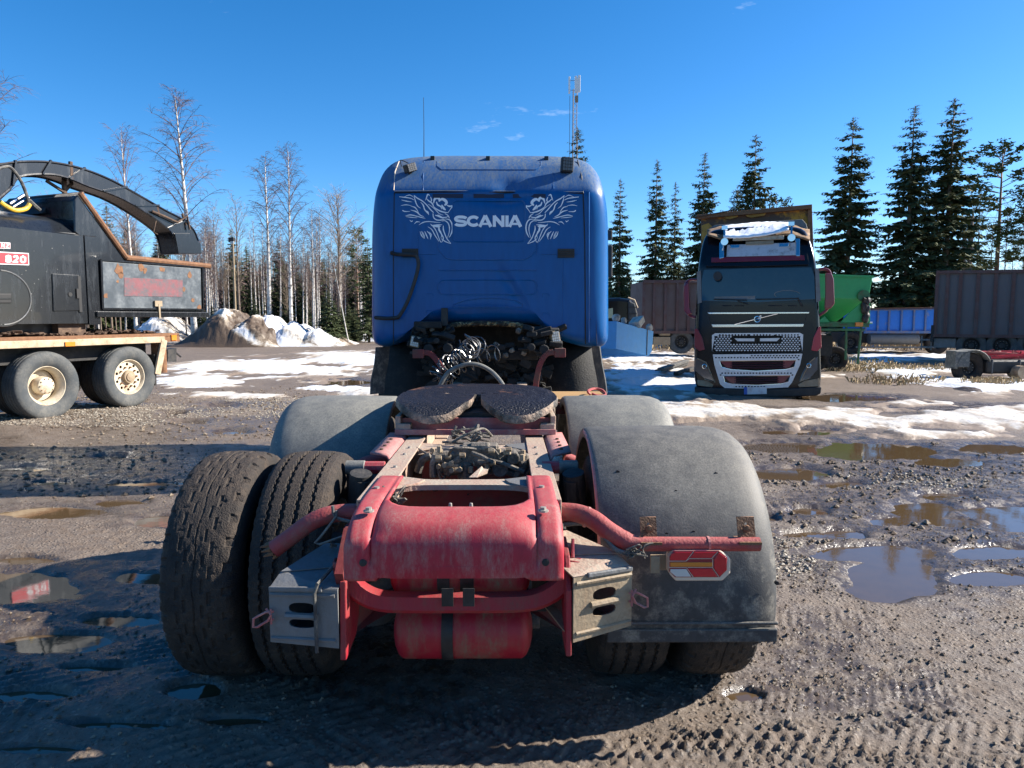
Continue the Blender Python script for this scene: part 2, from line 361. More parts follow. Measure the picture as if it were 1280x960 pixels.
def node_ground():
    m = bpy.data.materials.new('mud_ground'); m.use_nodes = True; t = m.node_tree; N = t.nodes.new; K = t.links.new; b = t.nodes['Principled BSDF']
    tc_ = N('ShaderNodeTexCoord')
    def noise(sc, det=6, ro=.6):
        n = N('ShaderNodeTexNoise'); n.inputs['Scale'].default_value = sc; n.inputs['Detail'].default_value = det; n.inputs['Roughness'].default_value = ro; K(tc_.outputs['Object'], n.inputs['Vector']); return n.outputs[0]
    def rng(x, a, b_, c=0, d=1):
        r = N('ShaderNodeMapRange'); r.inputs[1].default_value = a; r.inputs[2].default_value = b_; r.inputs[3].default_value = c; r.inputs[4].default_value = d; K(x, r.inputs[0]); return r.outputs[0]
    def mixc(f, a, b_):
        n = N('ShaderNodeMixRGB')
        for i, x in ((0, f), (1, a), (2, b_)):
            if isinstance(x, tuple): n.inputs[i].default_value = x+(1,)
            elif isinstance(x, float): n.inputs[i].default_value = x
            else: K(x, n.inputs[i])
        return n.outputs[0]
    def att(n):
        a = N('ShaderNodeAttribute'); a.attribute_name = n; return a.outputs['Fac']
    wet_shade_, grv_ = att('wet_shade'), att('gravel')
    c = mixc(rng(noise(.8, 5), .35, .65), (.135,.097,.070), (.205,.155,.115))
    c = mixc(rng(noise(9, 8, .75), .35, .7), c, (.24,.20,.165))
    v = N('ShaderNodeTexVoronoi'); v.inputs['Scale'].default_value = 36; K(tc_.outputs['Object'], v.inputs['Vector'])
    vc = N('ShaderNodeSeparateColor'); K(v.outputs['Color'], vc.inputs[0])
    st = mixc(vc.outputs[0], (.09,.07,.055), (.44,.38,.31))
    stm = N('ShaderNodeMath'); stm.operation = 'MULTIPLY'; K(rng(v.outputs['Distance'], .35, .2), stm.inputs[0]); K(rng(noise(2.3, 4), .42, .62, .12, .75), stm.inputs[1])
    c = mixc(stm.outputs[0], c, st)
    g2 = N('ShaderNodeMath'); g2.operation = 'MULTIPLY'; K(grv_, g2.inputs[0]); K(rng(v.outputs['Distance'], .5, .25), g2.inputs[1])
    c = mixc(g2.outputs[0], c, (.42,.37,.29))
    wet_shade_n = N('ShaderNodeMath'); wet_shade_n.operation = 'MULTIPLY'; K(wet_shade_, wet_shade_n.inputs[0]); K(rng(noise(7, 9, .75), .38, .56, .35, 1), wet_shade_n.inputs[1])
    dk = N('ShaderNodeMixRGB'); dk.blend_type = 'MULTIPLY'; K(wet_shade_n.outputs[0], dk.inputs[0]); K(c, dk.inputs[1]); dk.inputs[2].default_value = (.30,.28,.27,1)
    K(dk.outputs[0], b.inputs['Base Color'])
    K(rng(wet_shade_n.outputs[0], 0, 1, .72, .12), b.inputs['Roughness'])
    K(rng(wet_shade_n.outputs[0], 0, 1, .2, .55), b.inputs['Specular IOR Level'])
    bp = N('ShaderNodeBump'); K(rng(wet_shade_n.outputs[0], 0, 1, .9, .22), bp.inputs['Strength']); bp.inputs['Distance'].default_value = .022; K(noise(34, 10, .75), bp.inputs['Height'])
    bp2 = N('ShaderNodeBump'); K(rng(wet_shade_, 0, 1, .8, .35), bp2.inputs['Strength']); bp2.inputs['Distance'].default_value = .012; K(rng(v.outputs['Distance'], .45, 0), bp2.inputs['Height']); K(bp.outputs[0], bp2.inputs['Normal'])
    K(bp2.outputs[0], b.inputs['Normal'])
    return m
ground = grid_mesh('ground', GX, GY, GH, attrs={'wet_shade': wet_shade, 'gravel': grv}, m=node_ground())
# puddle water lying in the hollows
m_water = mat('muddy_water', (.085,.055,.028), .035, spec=.6, var=.2, bump=.04, bscale=7)
wb = MB().add([(-14,1.0,-.0135),(16,1.0,-.0135),(16,34,-.0135),(-14,34,-.0135)], [(0,1,2,3)]).build('puddle_water', m_water); wb['kind'] = 'structure'
# snow sheets
SNOW = [(335,462,165,17),(440,450,90,14),(250,478,75,12),(300,497,120,6),(420,487,70,4),(455,494,60,5),(430,420,50,9),(400,425,50,5),(200,404,60,4),
        (800,447,90,8),(800,470,70,22),(860,485,130,16),(900,518,200,18),(1080,524,220,18),(1240,520,150,26),(1150,545,90,7),
        (1150,470,110,14),(1230,485,100,12),(1100,452,60,16),(1060,432,90,6),(1200,447,160,5),(1010,455,70,5),(1200,432,120,4),(760,436,70,4),(700,470,120,12),(900,430,140,6)]
SNHOLE = [(900,533,60,5),(1010,508,70,5),(1240,505,60,6),(960,505,30,4),(1180,512,50,5),(1030,536,40,4),(1140,457,50,4),(1200,470,60,4),(1090,470,40,4),(330,470,50,2.5),(280,466,30,3),(400,457,40,3),(250,489,40,3),(350,491,60,3),(1100,487,90,6),(1075,478,60,5),(1060,500,60,4),(1120,520,35,6),(1180,490,40,5)]
ys = YC[(YC > 5.0) & (YC < 62)]; ys = ys[::1]; xs = XC[(np.abs(XC) < 30)][::1]
SX, SY = np.meshgrid(xs, ys); sh, _p = gheight(SX, SY); su, sv = proj(SX, SY, 0)
sn1 = fbm(SX*.8, SY*.55, 301, 5)-.5; sn2 = fbm(SX*4, SY*2.5, 311, 4)-.5
sm = gell(su, sv, SNOW, NZ=sn1*np.where(su < 480, .8, 1.15)+sn2*np.where(su < 480, .7, 1.0))-np.clip(gell(su, sv, SNHOLE, NZ=sn1)*2, 0, 1)
tk = np.clip(sm*1.6, -.1, 1)
sn3 = fbm(SX*2.2+sn1*3, SY*1.3, 341, 5)-.5
sz = sh*.4+.07*tk+.05*np.clip(tk, 0, 1)*(fbm(SX*1.5, SY*1.5, 321, 4)-.4)+(.05*sn2+.06*sn3)*np.clip(tk, 0, 1)-.012
sdirt = np.clip(.78-sm*1.5+sn1*.9+sn3*1.8, 0, 1)
sdirt = np.where((sv > 492) , np.clip(sdirt+.30, 0, 1), sdirt)
def node_snow(nm='snow', attr=True):
    m = bpy.data.materials.new(nm); m.use_nodes = True; t = m.node_tree; N = t.nodes.new; K = t.links.new; b = t.nodes['Principled BSDF']
    tc_ = N('ShaderNodeTexCoord'); n = N('ShaderNodeTexNoise'); n.inputs['Scale'].default_value = 3.4; n.inputs['Detail'].default_value = 8; n.inputs['Roughness'].default_value = .7; K(tc_.outputs['Object'], n.inputs['Vector'])
    a = N('ShaderNodeAttribute'); a.attribute_name = 'dirt'
    ad = N('ShaderNodeMath'); ad.operation = 'ADD'; K(a.outputs['Fac'], ad.inputs[0]); K(n.outputs[0], ad.inputs[1])
    r = N('ShaderNodeMapRange'); r.inputs[1].default_value = .54; r.inputs[2].default_value = 1.15; K(ad.outputs[0], r.inputs[0])
    cr_ = N('ShaderNodeValToRGB'); e = cr_.color_ramp.elements; e[0].color = (.68,.70,.74,1); e[1].color = (.24,.18,.13,1); e[1].position = 1.
    q = e.new(.45); q.color = (.55,.51,.45,1); q = e.new(.75); q.color = (.36,.29,.215,1)
    K(r.outputs[0], cr_.inputs[0]); K(cr_.outputs[0], b.inputs['Base Color']); b.inputs['Roughness'].default_value = .55
    n2 = N('ShaderNodeTexNoise'); n2.inputs['Scale'].default_value = 14; n2.inputs['Detail'].default_value = 6; K(tc_.outputs['Object'], n2.inputs['Vector'])
    bp = N('ShaderNodeBump'); bp.inputs['Strength'].default_value = .6; bp.inputs['Distance'].default_value = .03; K(n2.outputs[0], bp.inputs['Height']); K(bp.outputs[0], b.inputs['Normal'])
    return m
m_snow = node_snow()
snow = grid_mesh('snow', SX, SY, sz, keep=(sm > -.02), attrs={'dirt': sdirt}, m=m_snow, kind='stuff')
snow['label'] = 'patchy melting snow lying over the muddy yard'
def gz(x, y):
    h, _ = gheight(np.array([[float(x)]]), np.array([[float(y)]])); return float(h[0,0])
# gravel stones
def stones(name, n, regions, m, smin, smax, seed):
    rs = np.random.RandomState(seed); vs = []; fs = []
    ico = np.array([(0,0,1),(.9,0,.1),(.28,.85,.1),(-.72,.53,.05),(-.72,-.53,.1),(.28,-.85,.05),(0,0,-.7)]); icf = [(0,1,2),(0,2,3),(0,3,4),(0,4,5),(0,5,1),(6,2,1),(6,3,2),(6,4,3),(6,5,4),(6,1,5)]
    pts = []
    for k in range(n):
        u, v, ru, rv = regions[rs.choice(len(regions), p=np.array([r[4] for r in regions])/sum(r[4] for r in regions))][:4]
        a = rs.rand()*6.283; q = math.sqrt(rs.rand())
        g = G(u+ru*q*math.cos(a), v+rv*q*math.sin(a)); pts.append((g.x, g.y))
    pts = np.array(pts); hz, pm = gheight(pts[:,0][None], pts[:,1][None]); hz = hz[0]; pm = pm[0]
    for k in range(n):
        if pm[k] > -.03: continue
        s_ = smin+(smax-smin)*rs.rand()**3; ro = rs.rand()*6.28; c, s = math.cos(ro), math.sin(ro)
        q = ico*(1+.35*(rs.rand(7, 3)-.5))*np.array([s_, s_*(.6+.4*rs.rand()), s_*.55])
        x = q[:,0]*c-q[:,1]*s+pts[k,0]; y = q[:,0]*s+q[:,1]*c+pts[k,1]; z = q[:,2]+hz[k]+s_*.15
        b0 = len(vs); vs += list(zip(x, y, z)); fs += [tuple(i+b0 for i in f) for f in icf]
    me = bpy.data.meshes.new(name); me.from_pydata(vs, [], fs); me.materials.append(m)
    o = bpy.data.objects.new(name, me); COL.objects.link(o); o['kind'] = 'stuff'; return o
m_stone = mat('gravel_stone', (.12,.088,.064), .9, spec=.2, dirt=(.30,.245,.18), dscale=9, dlo=.45, dhi=.6, var=.4)
m_stonel = mat('pale_gravel_stone', (.33,.29,.23), .8, dirt=(.15,.12,.10), dscale=6, dlo=.5, dhi=.65, var=.3)
stones('gravel', 14000, [(1100,660,220,90,3.4),(1060,780,260,90,1.6),(1100,900,260,90,.7),(900,900,180,60,.4),(1100,590,200,30,2),(200,600,220,50,1.2),(230,520,260,30,2),(150,850,260,120,1)], m_stone, .003, .016, 3)
stones('coarse_gravel', 5000, [(200,520,250,35,2),(420,500,120,20,1),(1050,580,250,30,1.5),(1050,640,260,50,1),(150,590,170,40,.6)], m_stone, .012, .045, 8)
stones('pale_gravel', 5500, [(60,532,150,9,3),(180,519,110,9,2.5),(340,512,70,14,1.5),(230,500,150,8,1),(960,700,60,25,.8),(1120,606,120,10,.8)], m_stonel, .008, .03, 4)
# low dead grass
def grass(name, spots, n, seed, h0=.04, h1=.24):
    rs = np.random.RandomState(seed); vs = []; fs = []
    for k in range(n):
        u, v, ru, rv = spots[rs.randint(len(spots))]; a = rs.rand()*6.28; q = math.sqrt(rs.rand())
        g = G(u+ru*q*math.cos(a), v+rv*q*math.sin(a)); h = h0+(h1-h0)*rs.rand()**2; a = rs.rand()*6.28; wd = .0045
        lx, ly = (rs.rand(2)-.5)*h*1.2; b0 = len(vs)
        vs += [(g.x-wd*math.cos(a), g.y-wd*math.sin(a), -.02), (g.x+wd*math.cos(a), g.y+wd*math.sin(a), -.02), (g.x+lx*.4, g.y+ly*.4, h*.65), (g.x+lx, g.y+ly, h*(.9-.3*rs.rand()))]
        fs += [(b0, b0+1, b0+2), (b0+1, b0+2, b0+3)]
    me = bpy.data.meshes.new(name); me.from_pydata(vs, [], fs); me.materials.append(mat('dead_grass', (.36,.27,.15), .85, var=.35)); o = bpy.data.objects.new(name, me); COL.objects.link(o); o['kind'] = 'stuff'; return o
grass('dead_grass', [(1060,458,45,8),(1085,456,40,6),(1040,450,30,6),(1070,462,50,5),(775,428,20,3),(1160,462,60,4),(1240,480,40,3),(1120,478,60,5)], 7500, 5)
# ------------------------------------------------------------ heaps
def heap(name, u0, u1, vbase, vtop, Y, depth, label, cat, peaks, dirtf, seed):
    a = P(u0, vbase, Y).x; b = P(u1, vbase, Y).x; H = P(0, vtop, Y+depth*.4).z
    nx, ny = 220, 120; X, Yy = np.meshgrid(np.linspace(a, b, nx), np.linspace(Y, Y+depth, ny))
    s = (X-a)/(b-a); t = (Yy-Y)/depth; h = np.zeros_like(X)
    for (ps, pt, ws, wt, hh) in peaks: h = np.maximum(h, hh*np.exp(-((s-ps)/ws)**2-((t-pt)/wt)**2))
    edge = np.clip(np.minimum.reduce([s, 1-s, t, 1-t])*7, 0, 1)
    h = h*H*edge; h += edge*H*.45*(fbm(X*.7, Yy*.7, seed, 5)-.5)*(h/H*1.5+.1)+edge*.34*(fbm(X*2.0, Yy*2.0, seed+9, 5, .6)-.5)*np.clip(h*2, .2, 1)
    dn = fbm(X*.5+h*.6, Yy*.5, seed+5, 5); d = np.clip(dirtf(s, t, h/H)+(dn-.5)*2.6, 0, 1.4)
    o = grid_mesh(name, X, Yy, h-.06, attrs={'dirt': d}, m=m_heap); del o['kind']; tag(o, label, cat); return o
m_heap = node_snow('heap_snow_dirt')
for e_ in m_heap.node_tree.nodes:
    if e_.type == 'VALTORGB': e_.color_ramp.elements[-1].color = (.085,.058,.038,1); e_.color_ramp.elements[2].color = (.22,.17,.12,1)
heap('dirt_heap', 195, 350, 432, 385, 40, 7, 'heap of dark soil capped with dirty snow in front of the birches', 'dirt heap', [(.42,.45,.27,.4,1.),(.64,.4,.22,.4,.80),(.8,.4,.14,.35,.45)], lambda s,t,h: .98-.75*np.clip((h-.72)*4, 0, 1)-.5*np.clip((s-.85)*6, 0, 1)-.4*np.clip((.22-s)*6, 0, 1), 400)
heap('snow_heap', 292, 432, 432, 395, 41, 8, 'long bright white snow heap right of the soil heap', 'snow heap', [(.2,.4,.2,.4,1.),(.42,.4,.2,.4,.8),(.66,.4,.2,.4,.55),(.88,.4,.14,.35,.25)], lambda s,t,h: .06+.35*(s > .85), 420)
heap('snow_heap', 128, 238, 420, 392, 48, 7, 'smooth white snow heap seen beneath the hopper of the chipper', 'snow heap', [(.5,.4,.28,.4,1.)], lambda s,t,h: .0*s, 440)
heap('snow_heap', 428, 520, 423, 400, 50, 7, 'white snow bank right beside the blue cab, by the tree line', 'snow heap', [(.6,.4,.3,.4,1.),(.25,.4,.18,.4,.5)], lambda s,t,h: .1+0*s, 460)
heap('soil_mound', 1215, 1268, 497, 482, 15.5, 1.6, 'small dark soil mound at the snow edge before the red chassis', 'soil mound', [(.5,.5,.3,.4,1.)], lambda s,t,h: 1.3+0*s, 480)
# ============================================================ THE TRACTOR UNIT
TR = empty('tractor_truck', (-.18, 0, 0), .0071, 'blue cab tractor truck with red chassis seen from behind, left rear twin tyres bare', 'truck')
def T(u, v, Y):
    p = P(u, v, Y); return Vector((p.x+.18+.0071*Y, Y, p.z))
# ---- loft helper: star-shaped outline in XZ, rings of (y, inset), concentric closed back face
def resample(pts, n):
    pts = [Vector(p) for p in pts]; m = len(pts); d = [0]
    for i in range(m): d.append(d[-1]+(pts[(i+1) % m]-pts[i]).length)
    out = []; j = 0
    for k in range(n):
        t = d[-1]*k/n
        while d[j+1] < t: j += 1
        f_ = (t-d[j])/(d[j+1]-d[j]); out.append(pts[j].lerp(pts[(j+1) % m], f_))
    return out
def loft(outline, c, rings, yoff=lambda p: 0, fill=14, back=True):
    mb = MB(); n = len(outline); c = Vector(c); vs = []; fs = []
    allr = []
    y0, i0 = rings[0]
    def ins(p, i): 
        d = p-c; l = d.length; return c+d*((l-i)/l)
    for k in range(1, fill+1): allr.append([ (lambda q: Vector((q.x, y0+yoff(q), q.y)))(c+(ins(p, i0)-c)*(k/fill)) for p in outline])
    for (y, i) in rings[1:]: allr.append([(lambda q: Vector((q.x, y+yoff(q), q.y)))(ins(p, i)) for p in outline])
    vs.append(Vector((c.x, y0+yoff(c), c.y)))
    for r_ in allr: vs += r_
    for k in range(n): fs.append((0, 1+k, 1+(k+1) % n))
    for j in range(len(allr)-1):
        for k in range(n): fs.append((1+j*n+k, 1+j*n+(k+1) % n, 1+(j+1)*n+(k+1) % n, 1+(j+1)*n+k))
    if back:
        l0 = 1+(len(allr)-1)*n; fs.append(tuple(l0+k for k in range(n-1, -1, -1)))
    return mb.add(vs, fs)
YC_ = 7.64
px = [(466,400),(466,350),(466,300),(468,262),(473,235),(482,215),(497,203),(520,198),(560,196),(613,196),(665,196),(700,197),(722,200),(737,207),(748,221),(755,242),(759,270),(760,320),(760,380),(760,418),(757,429),(749,434),(728,433),(706,427),(690,418),(682,409),(668,405),(650,404),(630,403),(600,403),(570,403),(545,403),(526,405),(519,411),(507,421),(493,431),(478,433),(468,426)]
ZS = T(613, 240, 7.42).z
def slope(q):
    return max(0, q.y-ZS)**1.25*.95
def solve(u, v):
    Y = YC_
    for _ in range(5): q = T(u, v, Y); Y = YC_+slope(Vector((q.x, q.z)))
    return (q.x, q.z)
ol = [solve(u, v) for u, v in px]
ol = resample([(p.x, p.y) for p in smooth_path([(a, b, 0) for a, b in ol], 5, True)], 170)
CX = T(613, 300, 7.5).x
def bulge(q): return slope(q)
dent = lambda q: .035*math.exp(-((q.x-.18)/.12)**2-((q.y-(ZS+.04))/.10)**2)+.02*math.exp(-((q.x-.05)/.3)**2-((q.y-(ZS-.05))/.05)**2)+.016*math.exp(-((q.x-.05-.6*(2.3-q.y))/.07)**2-((q.y-2.0)/.22)**2)-.010*math.exp(-((q.x-.16-.5*(2.3-q.y))/.05)**2-((q.y-1.95)/.2)**2)+.012*math.exp(-((q.x+.05)/.25)**2-((q.y-1.72+.15*q.x)/.035)**2)+.010*math.exp(-((q.x-.25)/.22)**2-((q.y-ZS+.10-.12*q.x)/.025)**2)+.012*math.exp(-((q.x-1.05)/.06)**2-((q.y-1.55)/.12)**2)
cabmb = loft(ol, (CX, 2.3), [(7.42, .20), (7.426, .16), (7.445, .11), (7.475, .065), (7.515, .03), (7.57, .008), (7.64, 0), (8.6, 0), (9.5, 0.0), (9.72, .06), (9.8, .2)], lambda q: slope(q)*(1 if True else 0)+dent(q), fill=26)
cabmb.v = [(x, min(y, 9.85) if y > 8.7 else y, z) for x, y, z in cabmb.v]
cab = cabmb.build('cab', m_blue, TR, smooth=True, ang=50)
OXa, OXb, OZt = min(p.x for p in ol), max(p.x for p in ol), max(p.y for p in ol)
def rnd(q):
    e = min(q.x-OXa, OXb-q.x, (OZt-q.y)*1.0+.0)
    return float(np.interp(e, [0,.008,.03,.065,.11,.16,.2], [.22,.15,.095,.055,.025,.006,0]))
def cabY(u, v):   # point on the rear wall at a pixel, a touch proud
    Y = 7.42
    for _ in range(4):
        q = T(u, v, Y); w2 = Vector((q.x, q.z)); Y = 7.42+slope(w2)+dent(w2)+rnd(w2)
    return T(u, v, Y)
def cw(pts, off=.0): return [cabY(u, v)-Vector((0, off, 0)) for u, v in pts]
def rr(u0, v0, u1, v1, r, n=4):
    out = []
    for (cx, cy, a0) in ((u1-r, v0+r, -90), (u1-r, v1-r, 0), (u0+r, v1-r, 90), (u0+r, v0+r, 180)):
        for k in range(n+1):
            a = R(a0+90*k/n); out.append((cx+r*math.cos(a), cy+r*math.sin(a)))
    return out
beads = MB()
for lp, r_ in ((rr(566,251,656,302,5), .007), ([(548,303),(548,312),(556,322),(565,325),(655,325),(664,320),(672,310),(672,303)], .006), (rr(548,350,671,368,7), .007), ([(567,381),(580,376),(600,373),(625,373),(645,376),(653,380),(653,384),(567,384)], .006)):
    pts = cw(lp)
    closed = lp[0] != lp[-1] and len(lp) > 10 or len(lp) == 8 and lp[0][1] == 381
    if closed: pts = pts+[pts[0]]
    beads.tube(pts, r_, 6)
beads.tube(cw([(548,338),(671,338)]), .007, 6)
for (u0, v0) in ((533,367),(533,388),(678,367),(678,391)): beads.tube(cw([(u0,v0+4),(u0,v0),(u0+8,v0),(u0+9,v0+4)]), .004, 5)
for u_ in (523, 671): beads.tube(cw([(u_,250),(u_,300),(u_,318)]), .004, 5)
beads.tube(cw([(704,320),(703,420)]), .004, 5); beads.tube(cw([(736,240),(736,300),(736,428)]), .010, 6)
for (a, b) in (((500,318),(545,318)),((676,318),(722,318))): beads.tube(cw([a, b]), .004, 5)
beads.tube(cw([(547,202),(547,208),(552,212),(670,212),(676,208),(676,202)]), .007, 6)
beads.tube(cw([(692,200),(692,218),(692,236)]), .006, 6)
beads.tube(cw([(530,202),(529,220),(529,238)]), .006, 6)
beads.build('panel_bead', m_blue, cab, smooth=True)
pr = MB()
for u0, u1 in ((541,579),(592,630),(641,682)): 
    a, b, c, d = cw([(u0,242.5),(u1,242.5),(u1,247.5),(u0,247.5)], .006); pr.add([a,b,c,d,a+Vector((0,.02,0)),b+Vector((0,.02,0)),c+Vector((0,.02,0)),d+Vector((0,.02,0))], [(0,1,2,3),(0,4,5,1),(3,2,6,7),(0,3,7,4),(1,5,6,2)])
pr.build('recessed_pressing', mat('dark_blue', (.008,.018,.05), .7), cab)  # pressings built as flat plates in a darker blue
se = MB()
se.tube(cw([(493,241),(560,240),(640,240.5),(729,241.5)]), .007, 5)
se.tube(cw([(493,241),(492,300),(492,350),(492,430)]), .005, 5)
se.tube(cw([(729,241),(731,300),(732,430)]), .007, 5); se.tube(cw([(722,200),(727,220),(729,241)]), .007, 5)
se.build('roof_seam', m_seam, cab)
MB().tube(cw([(493,239),(560,238.3),(640,238.8),(729,239.6)], .003), .0035, 5).build('roof_trim', mat('dull_trim', (.25,.27,.28), .5), cab)
MB().tube(cw([(499,202),(494,215),(492.5,238)], .003), .006, 5).build('roof_edge_trim', m_trim, cab)
# lettering
def letter_lines():
    H_ = 1.0; out = []
    def arc(cx, cz, rx, rz, a0, a1, n=14): return [(cx+rx*math.cos(R(a0+(a1-a0)*k/n)), cz+rz*math.sin(R(a0+(a1-a0)*k/n))) for k in range(n+1)]
    t = .27; x = 0
    # S
    s = arc(.62, .68, .50, .19, 25, 90, 6)+arc(.52, .68, .38, .19, 90, 270, 12)[1:]
    s = arc(.62, .70, .47, .165, 12, 90, 6)+[(.5, .865)]+arc(.48, .69, .34, .175, 90, 262, 10)[1:]+arc(.68, .31, .36, .175, 82, -90, 10)+[(.60, .135)]+arc(.52, .30, .40, .165, -90, -168, 6)
    out.append((s, t)); x = 1.12
    c = arc(x+.60, .5, .47, .365, 38, 322, 22); out.append((c, t*1.05)); x += 1.0
    def A(x): return [([(x+.14, 0), (x+.62, 1.0)], t*1.05), ([(x+.62, 1.0), (x+1.12, 0)], t*1.15), ([(x+.3, .26), (x+.95, .26)], t*.72), ([(x+.45, .93), (x+.80, .93)], .14)]
    out += A(x); x += 1.27
    out += [([(x+.15, 0), (x+.15, 1)], t*1.05), ([(x+.12, .95), (x+.93, .05)], t*1.15), ([(x+.90, 0), (x+.90, 1)], t*1.05)]; x += 1.12
    out.append(([(x+.14, 0), (x+.14, 1)], t*1.1)); x += .22
    out += A(x); x += 1.2
    return out, x
ll, lw = letter_lines()
def cabmap(p):   # p = pixel coords
    return cabY(p[0], p[1])
def clipz(pts): return pts
lines = []
for pts, wd in ll: lines.append(([(567.5+p[0]/lw*84.5, 283.6-p[1]*14.2) for p in pts], wd*13.6))
def stroke_obj(name, lines, parent, m, lift=.004):
    mb = MB()
    for i_, (pts, wd) in enumerate(lines):
        s_ = strokes([(pts, wd)], 0, lambda p: cabY(p[0], p[1])-Vector((0, lift+.0002*(i_ % 9), 0))); mb.merge(s_)
    return mb.build(name, m, parent, fix=False)
so = stroke_obj('lettering', lines, cab, m_white)
# griffin heads: strokes traced as tapered ribbons (enlargement coordinates)
GR = [([(60,62),(95,50),(125,66)],(1,6,2)),([(25,62),(60,66),(100,72),(125,84)],(5,7,4)),([(38,84),(70,92),(112,98)],(2,7,1)),([(36,124),(70,118),(108,124)],(1,6,1)),([(46,156),(62,164),(98,164)],(8,7,1)),
 ([(125,52),(150,72),(185,92),(215,120),(240,150),(262,172)],(5,9,7,8,5)),([(128,56),(135,90),(150,125),(172,142)],(3,8,6,2)),([(172,100),(190,120),(200,150),(222,180)],(2,8,9,3)),
 ([(104,128),(132,136),(150,158),(160,180)],(2,8,5,1)),([(102,154),(140,165),(170,190),(195,200)],(2,9,7,2)),([(66,196),(100,188),(140,196),(175,205),(205,212)],(2,8,6,7,2)),([(70,200),(110,205),(150,208)],(2,6,1)),([(96,224),(110,234),(118,226)],(2,7,1)),([(128,252),(145,236),(168,238)],(1,8,1)),
 ([(160,258),(190,240),(225,234),(270,238),(310,242)],(1,7,6,5,2)),([(205,88),(215,62),(222,46),(236,54)],(2,8,10,4)),([(208,70),(228,90),(252,108),(262,130)],(3,8,10,6)),([(240,62),(248,84),(240,104)],(3,9,3)),
 ([(262,108),(268,82),(284,68),(300,76),(302,96)],(4,15,20,18,8)),([(302,92),(320,78),(340,86),(352,104),(338,122)],(6,18,22,20,10)),([(318,118),(332,142),(346,154)],(8,18,6)),([(282,96),(290,118),(312,130),(318,148)],(5,12,10,4)),
 ([(352,118),(372,128),(394,124)],(3,12,7)),([(392,130),(378,150),(362,172)],(8,5,3)),([(262,130),(280,146),(310,162),(340,170),(366,172)],(5,8,10,8,4)),([(222,112),(250,130),(275,152),(300,178),(330,190)],(2,5,6,5,2)),
 ([(196,152),(222,168),(228,188)],(2,9,3)),([(258,178),(262,205),(282,222),(312,224),(345,216)],(6,7,8,8,3)),([(272,190),(296,196),(318,206),(350,204),(364,196)],(4,12,10,6,3)),([(290,186),(312,200),(330,214)],(2,10,4)),
 ([(340,178),(362,192),(372,212)],(4,7,4)),([(345,216),(372,222),(388,246),(393,280),(386,315),(370,345)],(4,8,9,9,9,3)),([(318,232),(340,228),(362,244),(372,275),(370,310),(358,348)],(2,6,7,7,5,2)),
 ([(240,250),(262,272),(280,300),(296,340),(312,380)],(3,8,6,6,3)),([(244,262),(290,258),(322,256)],(4,10,3)),([(262,266),(290,268),(312,266)],(8,16,4)),([(300,262),(300,290),(316,320),(330,350),(318,378)],(8,14,9,7,4)),
 ([(330,262),(330,290),(342,325),(356,355),(382,386)],(4,9,7,7,3)),([(312,300),(318,330),(312,350)],(3,6,2)),([(296,340),(304,362),(316,380)],(3,6,2)),([(316,352),(342,372),(382,388)],(4,7,3)),([(222,270),(250,290),(272,330),(300,372)],(2,6,7,3)),
 ([(168,302),(178,330),(196,352)],(2,8,2)),([(184,304),(196,330),(200,354)],(2,6,2)),([(200,302),(212,328),(224,356)],(3,8,2)),([(216,300),(236,322),(242,352)],(3,8,2)),([(232,306),(246,326),(238,358)],(2,6,2)),([(176,300),(184,316),(194,344)],(1,4,1))]
for mir in (0, 1):
    ls = []
    for pts, wd in GR:
        q = [((1297-x if mir else x)/5.565+495, y/5.565+235) for x, y in pts]
        q = [(p.x, p.y) for p in smooth_path([(a, b, 0) for a, b in q], 4)]
        ls.append((q, [max(.35, k/5.565*.95) for k in wd]))
    stroke_obj('griffin_decal', ls, cab, m_white, .004)
# vents, handle, marks
for (u0, v0, u1, v1) in ((503,311,523,321),(697,311,718,322)):
    a = cabY(u0, v1); b = cabY(u1, v0); vt = MB().bb(a.x, b.x, 7.40, 7.43, a.z, b.z)
    for k in range(1, 4): zz = a.z+(b.z-a.z)*k/4; vt.bb(a.x+.005, b.x-.005, 7.392, 7.40, zz-.004, zz+.004)
    vt.build('air_vent', m_black, cab, bevel=.003)
hp = [(490,316),(497,318),(512,318.5),(520,320),(523,328),(522,338),(517,356),(509,378),(500,394),(496,397),(484,398),(469,397)]
hpts = smooth_path([T(u, v, 7.33) for u, v in hp], 4)
hd = MB().tube(hpts, .019, 8); hd.tube([T(490,316,7.33), T(490,317,7.45)], .02, 8); hd.tube([T(470,397,7.33), T(470,397,7.5)], .02, 8); hd.tube([T(497,397,7.33), T(497,397,7.45)], .02, 8)
hd.build('grab_handle', m_black, cab, smooth=True)
a = cabY(552, 404); b = cabY(560, 385); MB().bb(a.x, b.x, 7.37, 7.43, a.z-.03, b.z).build('hose_holder', m_black, cab, bevel=.006)
# work lamps
def lamp(u, v, Y, sx, sz, tilt, yaw, m_, frame=m_black):
    c = T(u, v, Y); M_ = Matrix.Translation(c) @ Matrix.Rotation(yaw, 4, 'Z') @ Matrix.Rotation(tilt, 4, 'Y')
    o = MB().bb(-sx/2, sx/2, -.03, .045, -sz/2, sz/2).xf(M_).build('work_lamp', frame, cab, bevel=.008)
    g = MB()
    for i in range(4):
        for j in range(4):
            g.bb(-sx*.42+sx*.84*(i+.08)/4, -sx*.42+sx*.84*(i+.92)/4, -.038, -.030, -sz*.42+sz*.84*(j+.08)/4, -sz*.42+sz*.84*(j+.92)/4)
    g.xf(M_).build('lamp_glass', m_, o)
    MB().bar((0,.03,-sz/2-.002), (0,.05,-sz/2-.06), .03, .02).bb(-.04, .04, .02, .08, -sz/2-.08, -sz/2-.055).xf(M_).build('lamp_bracket', m_black, o)
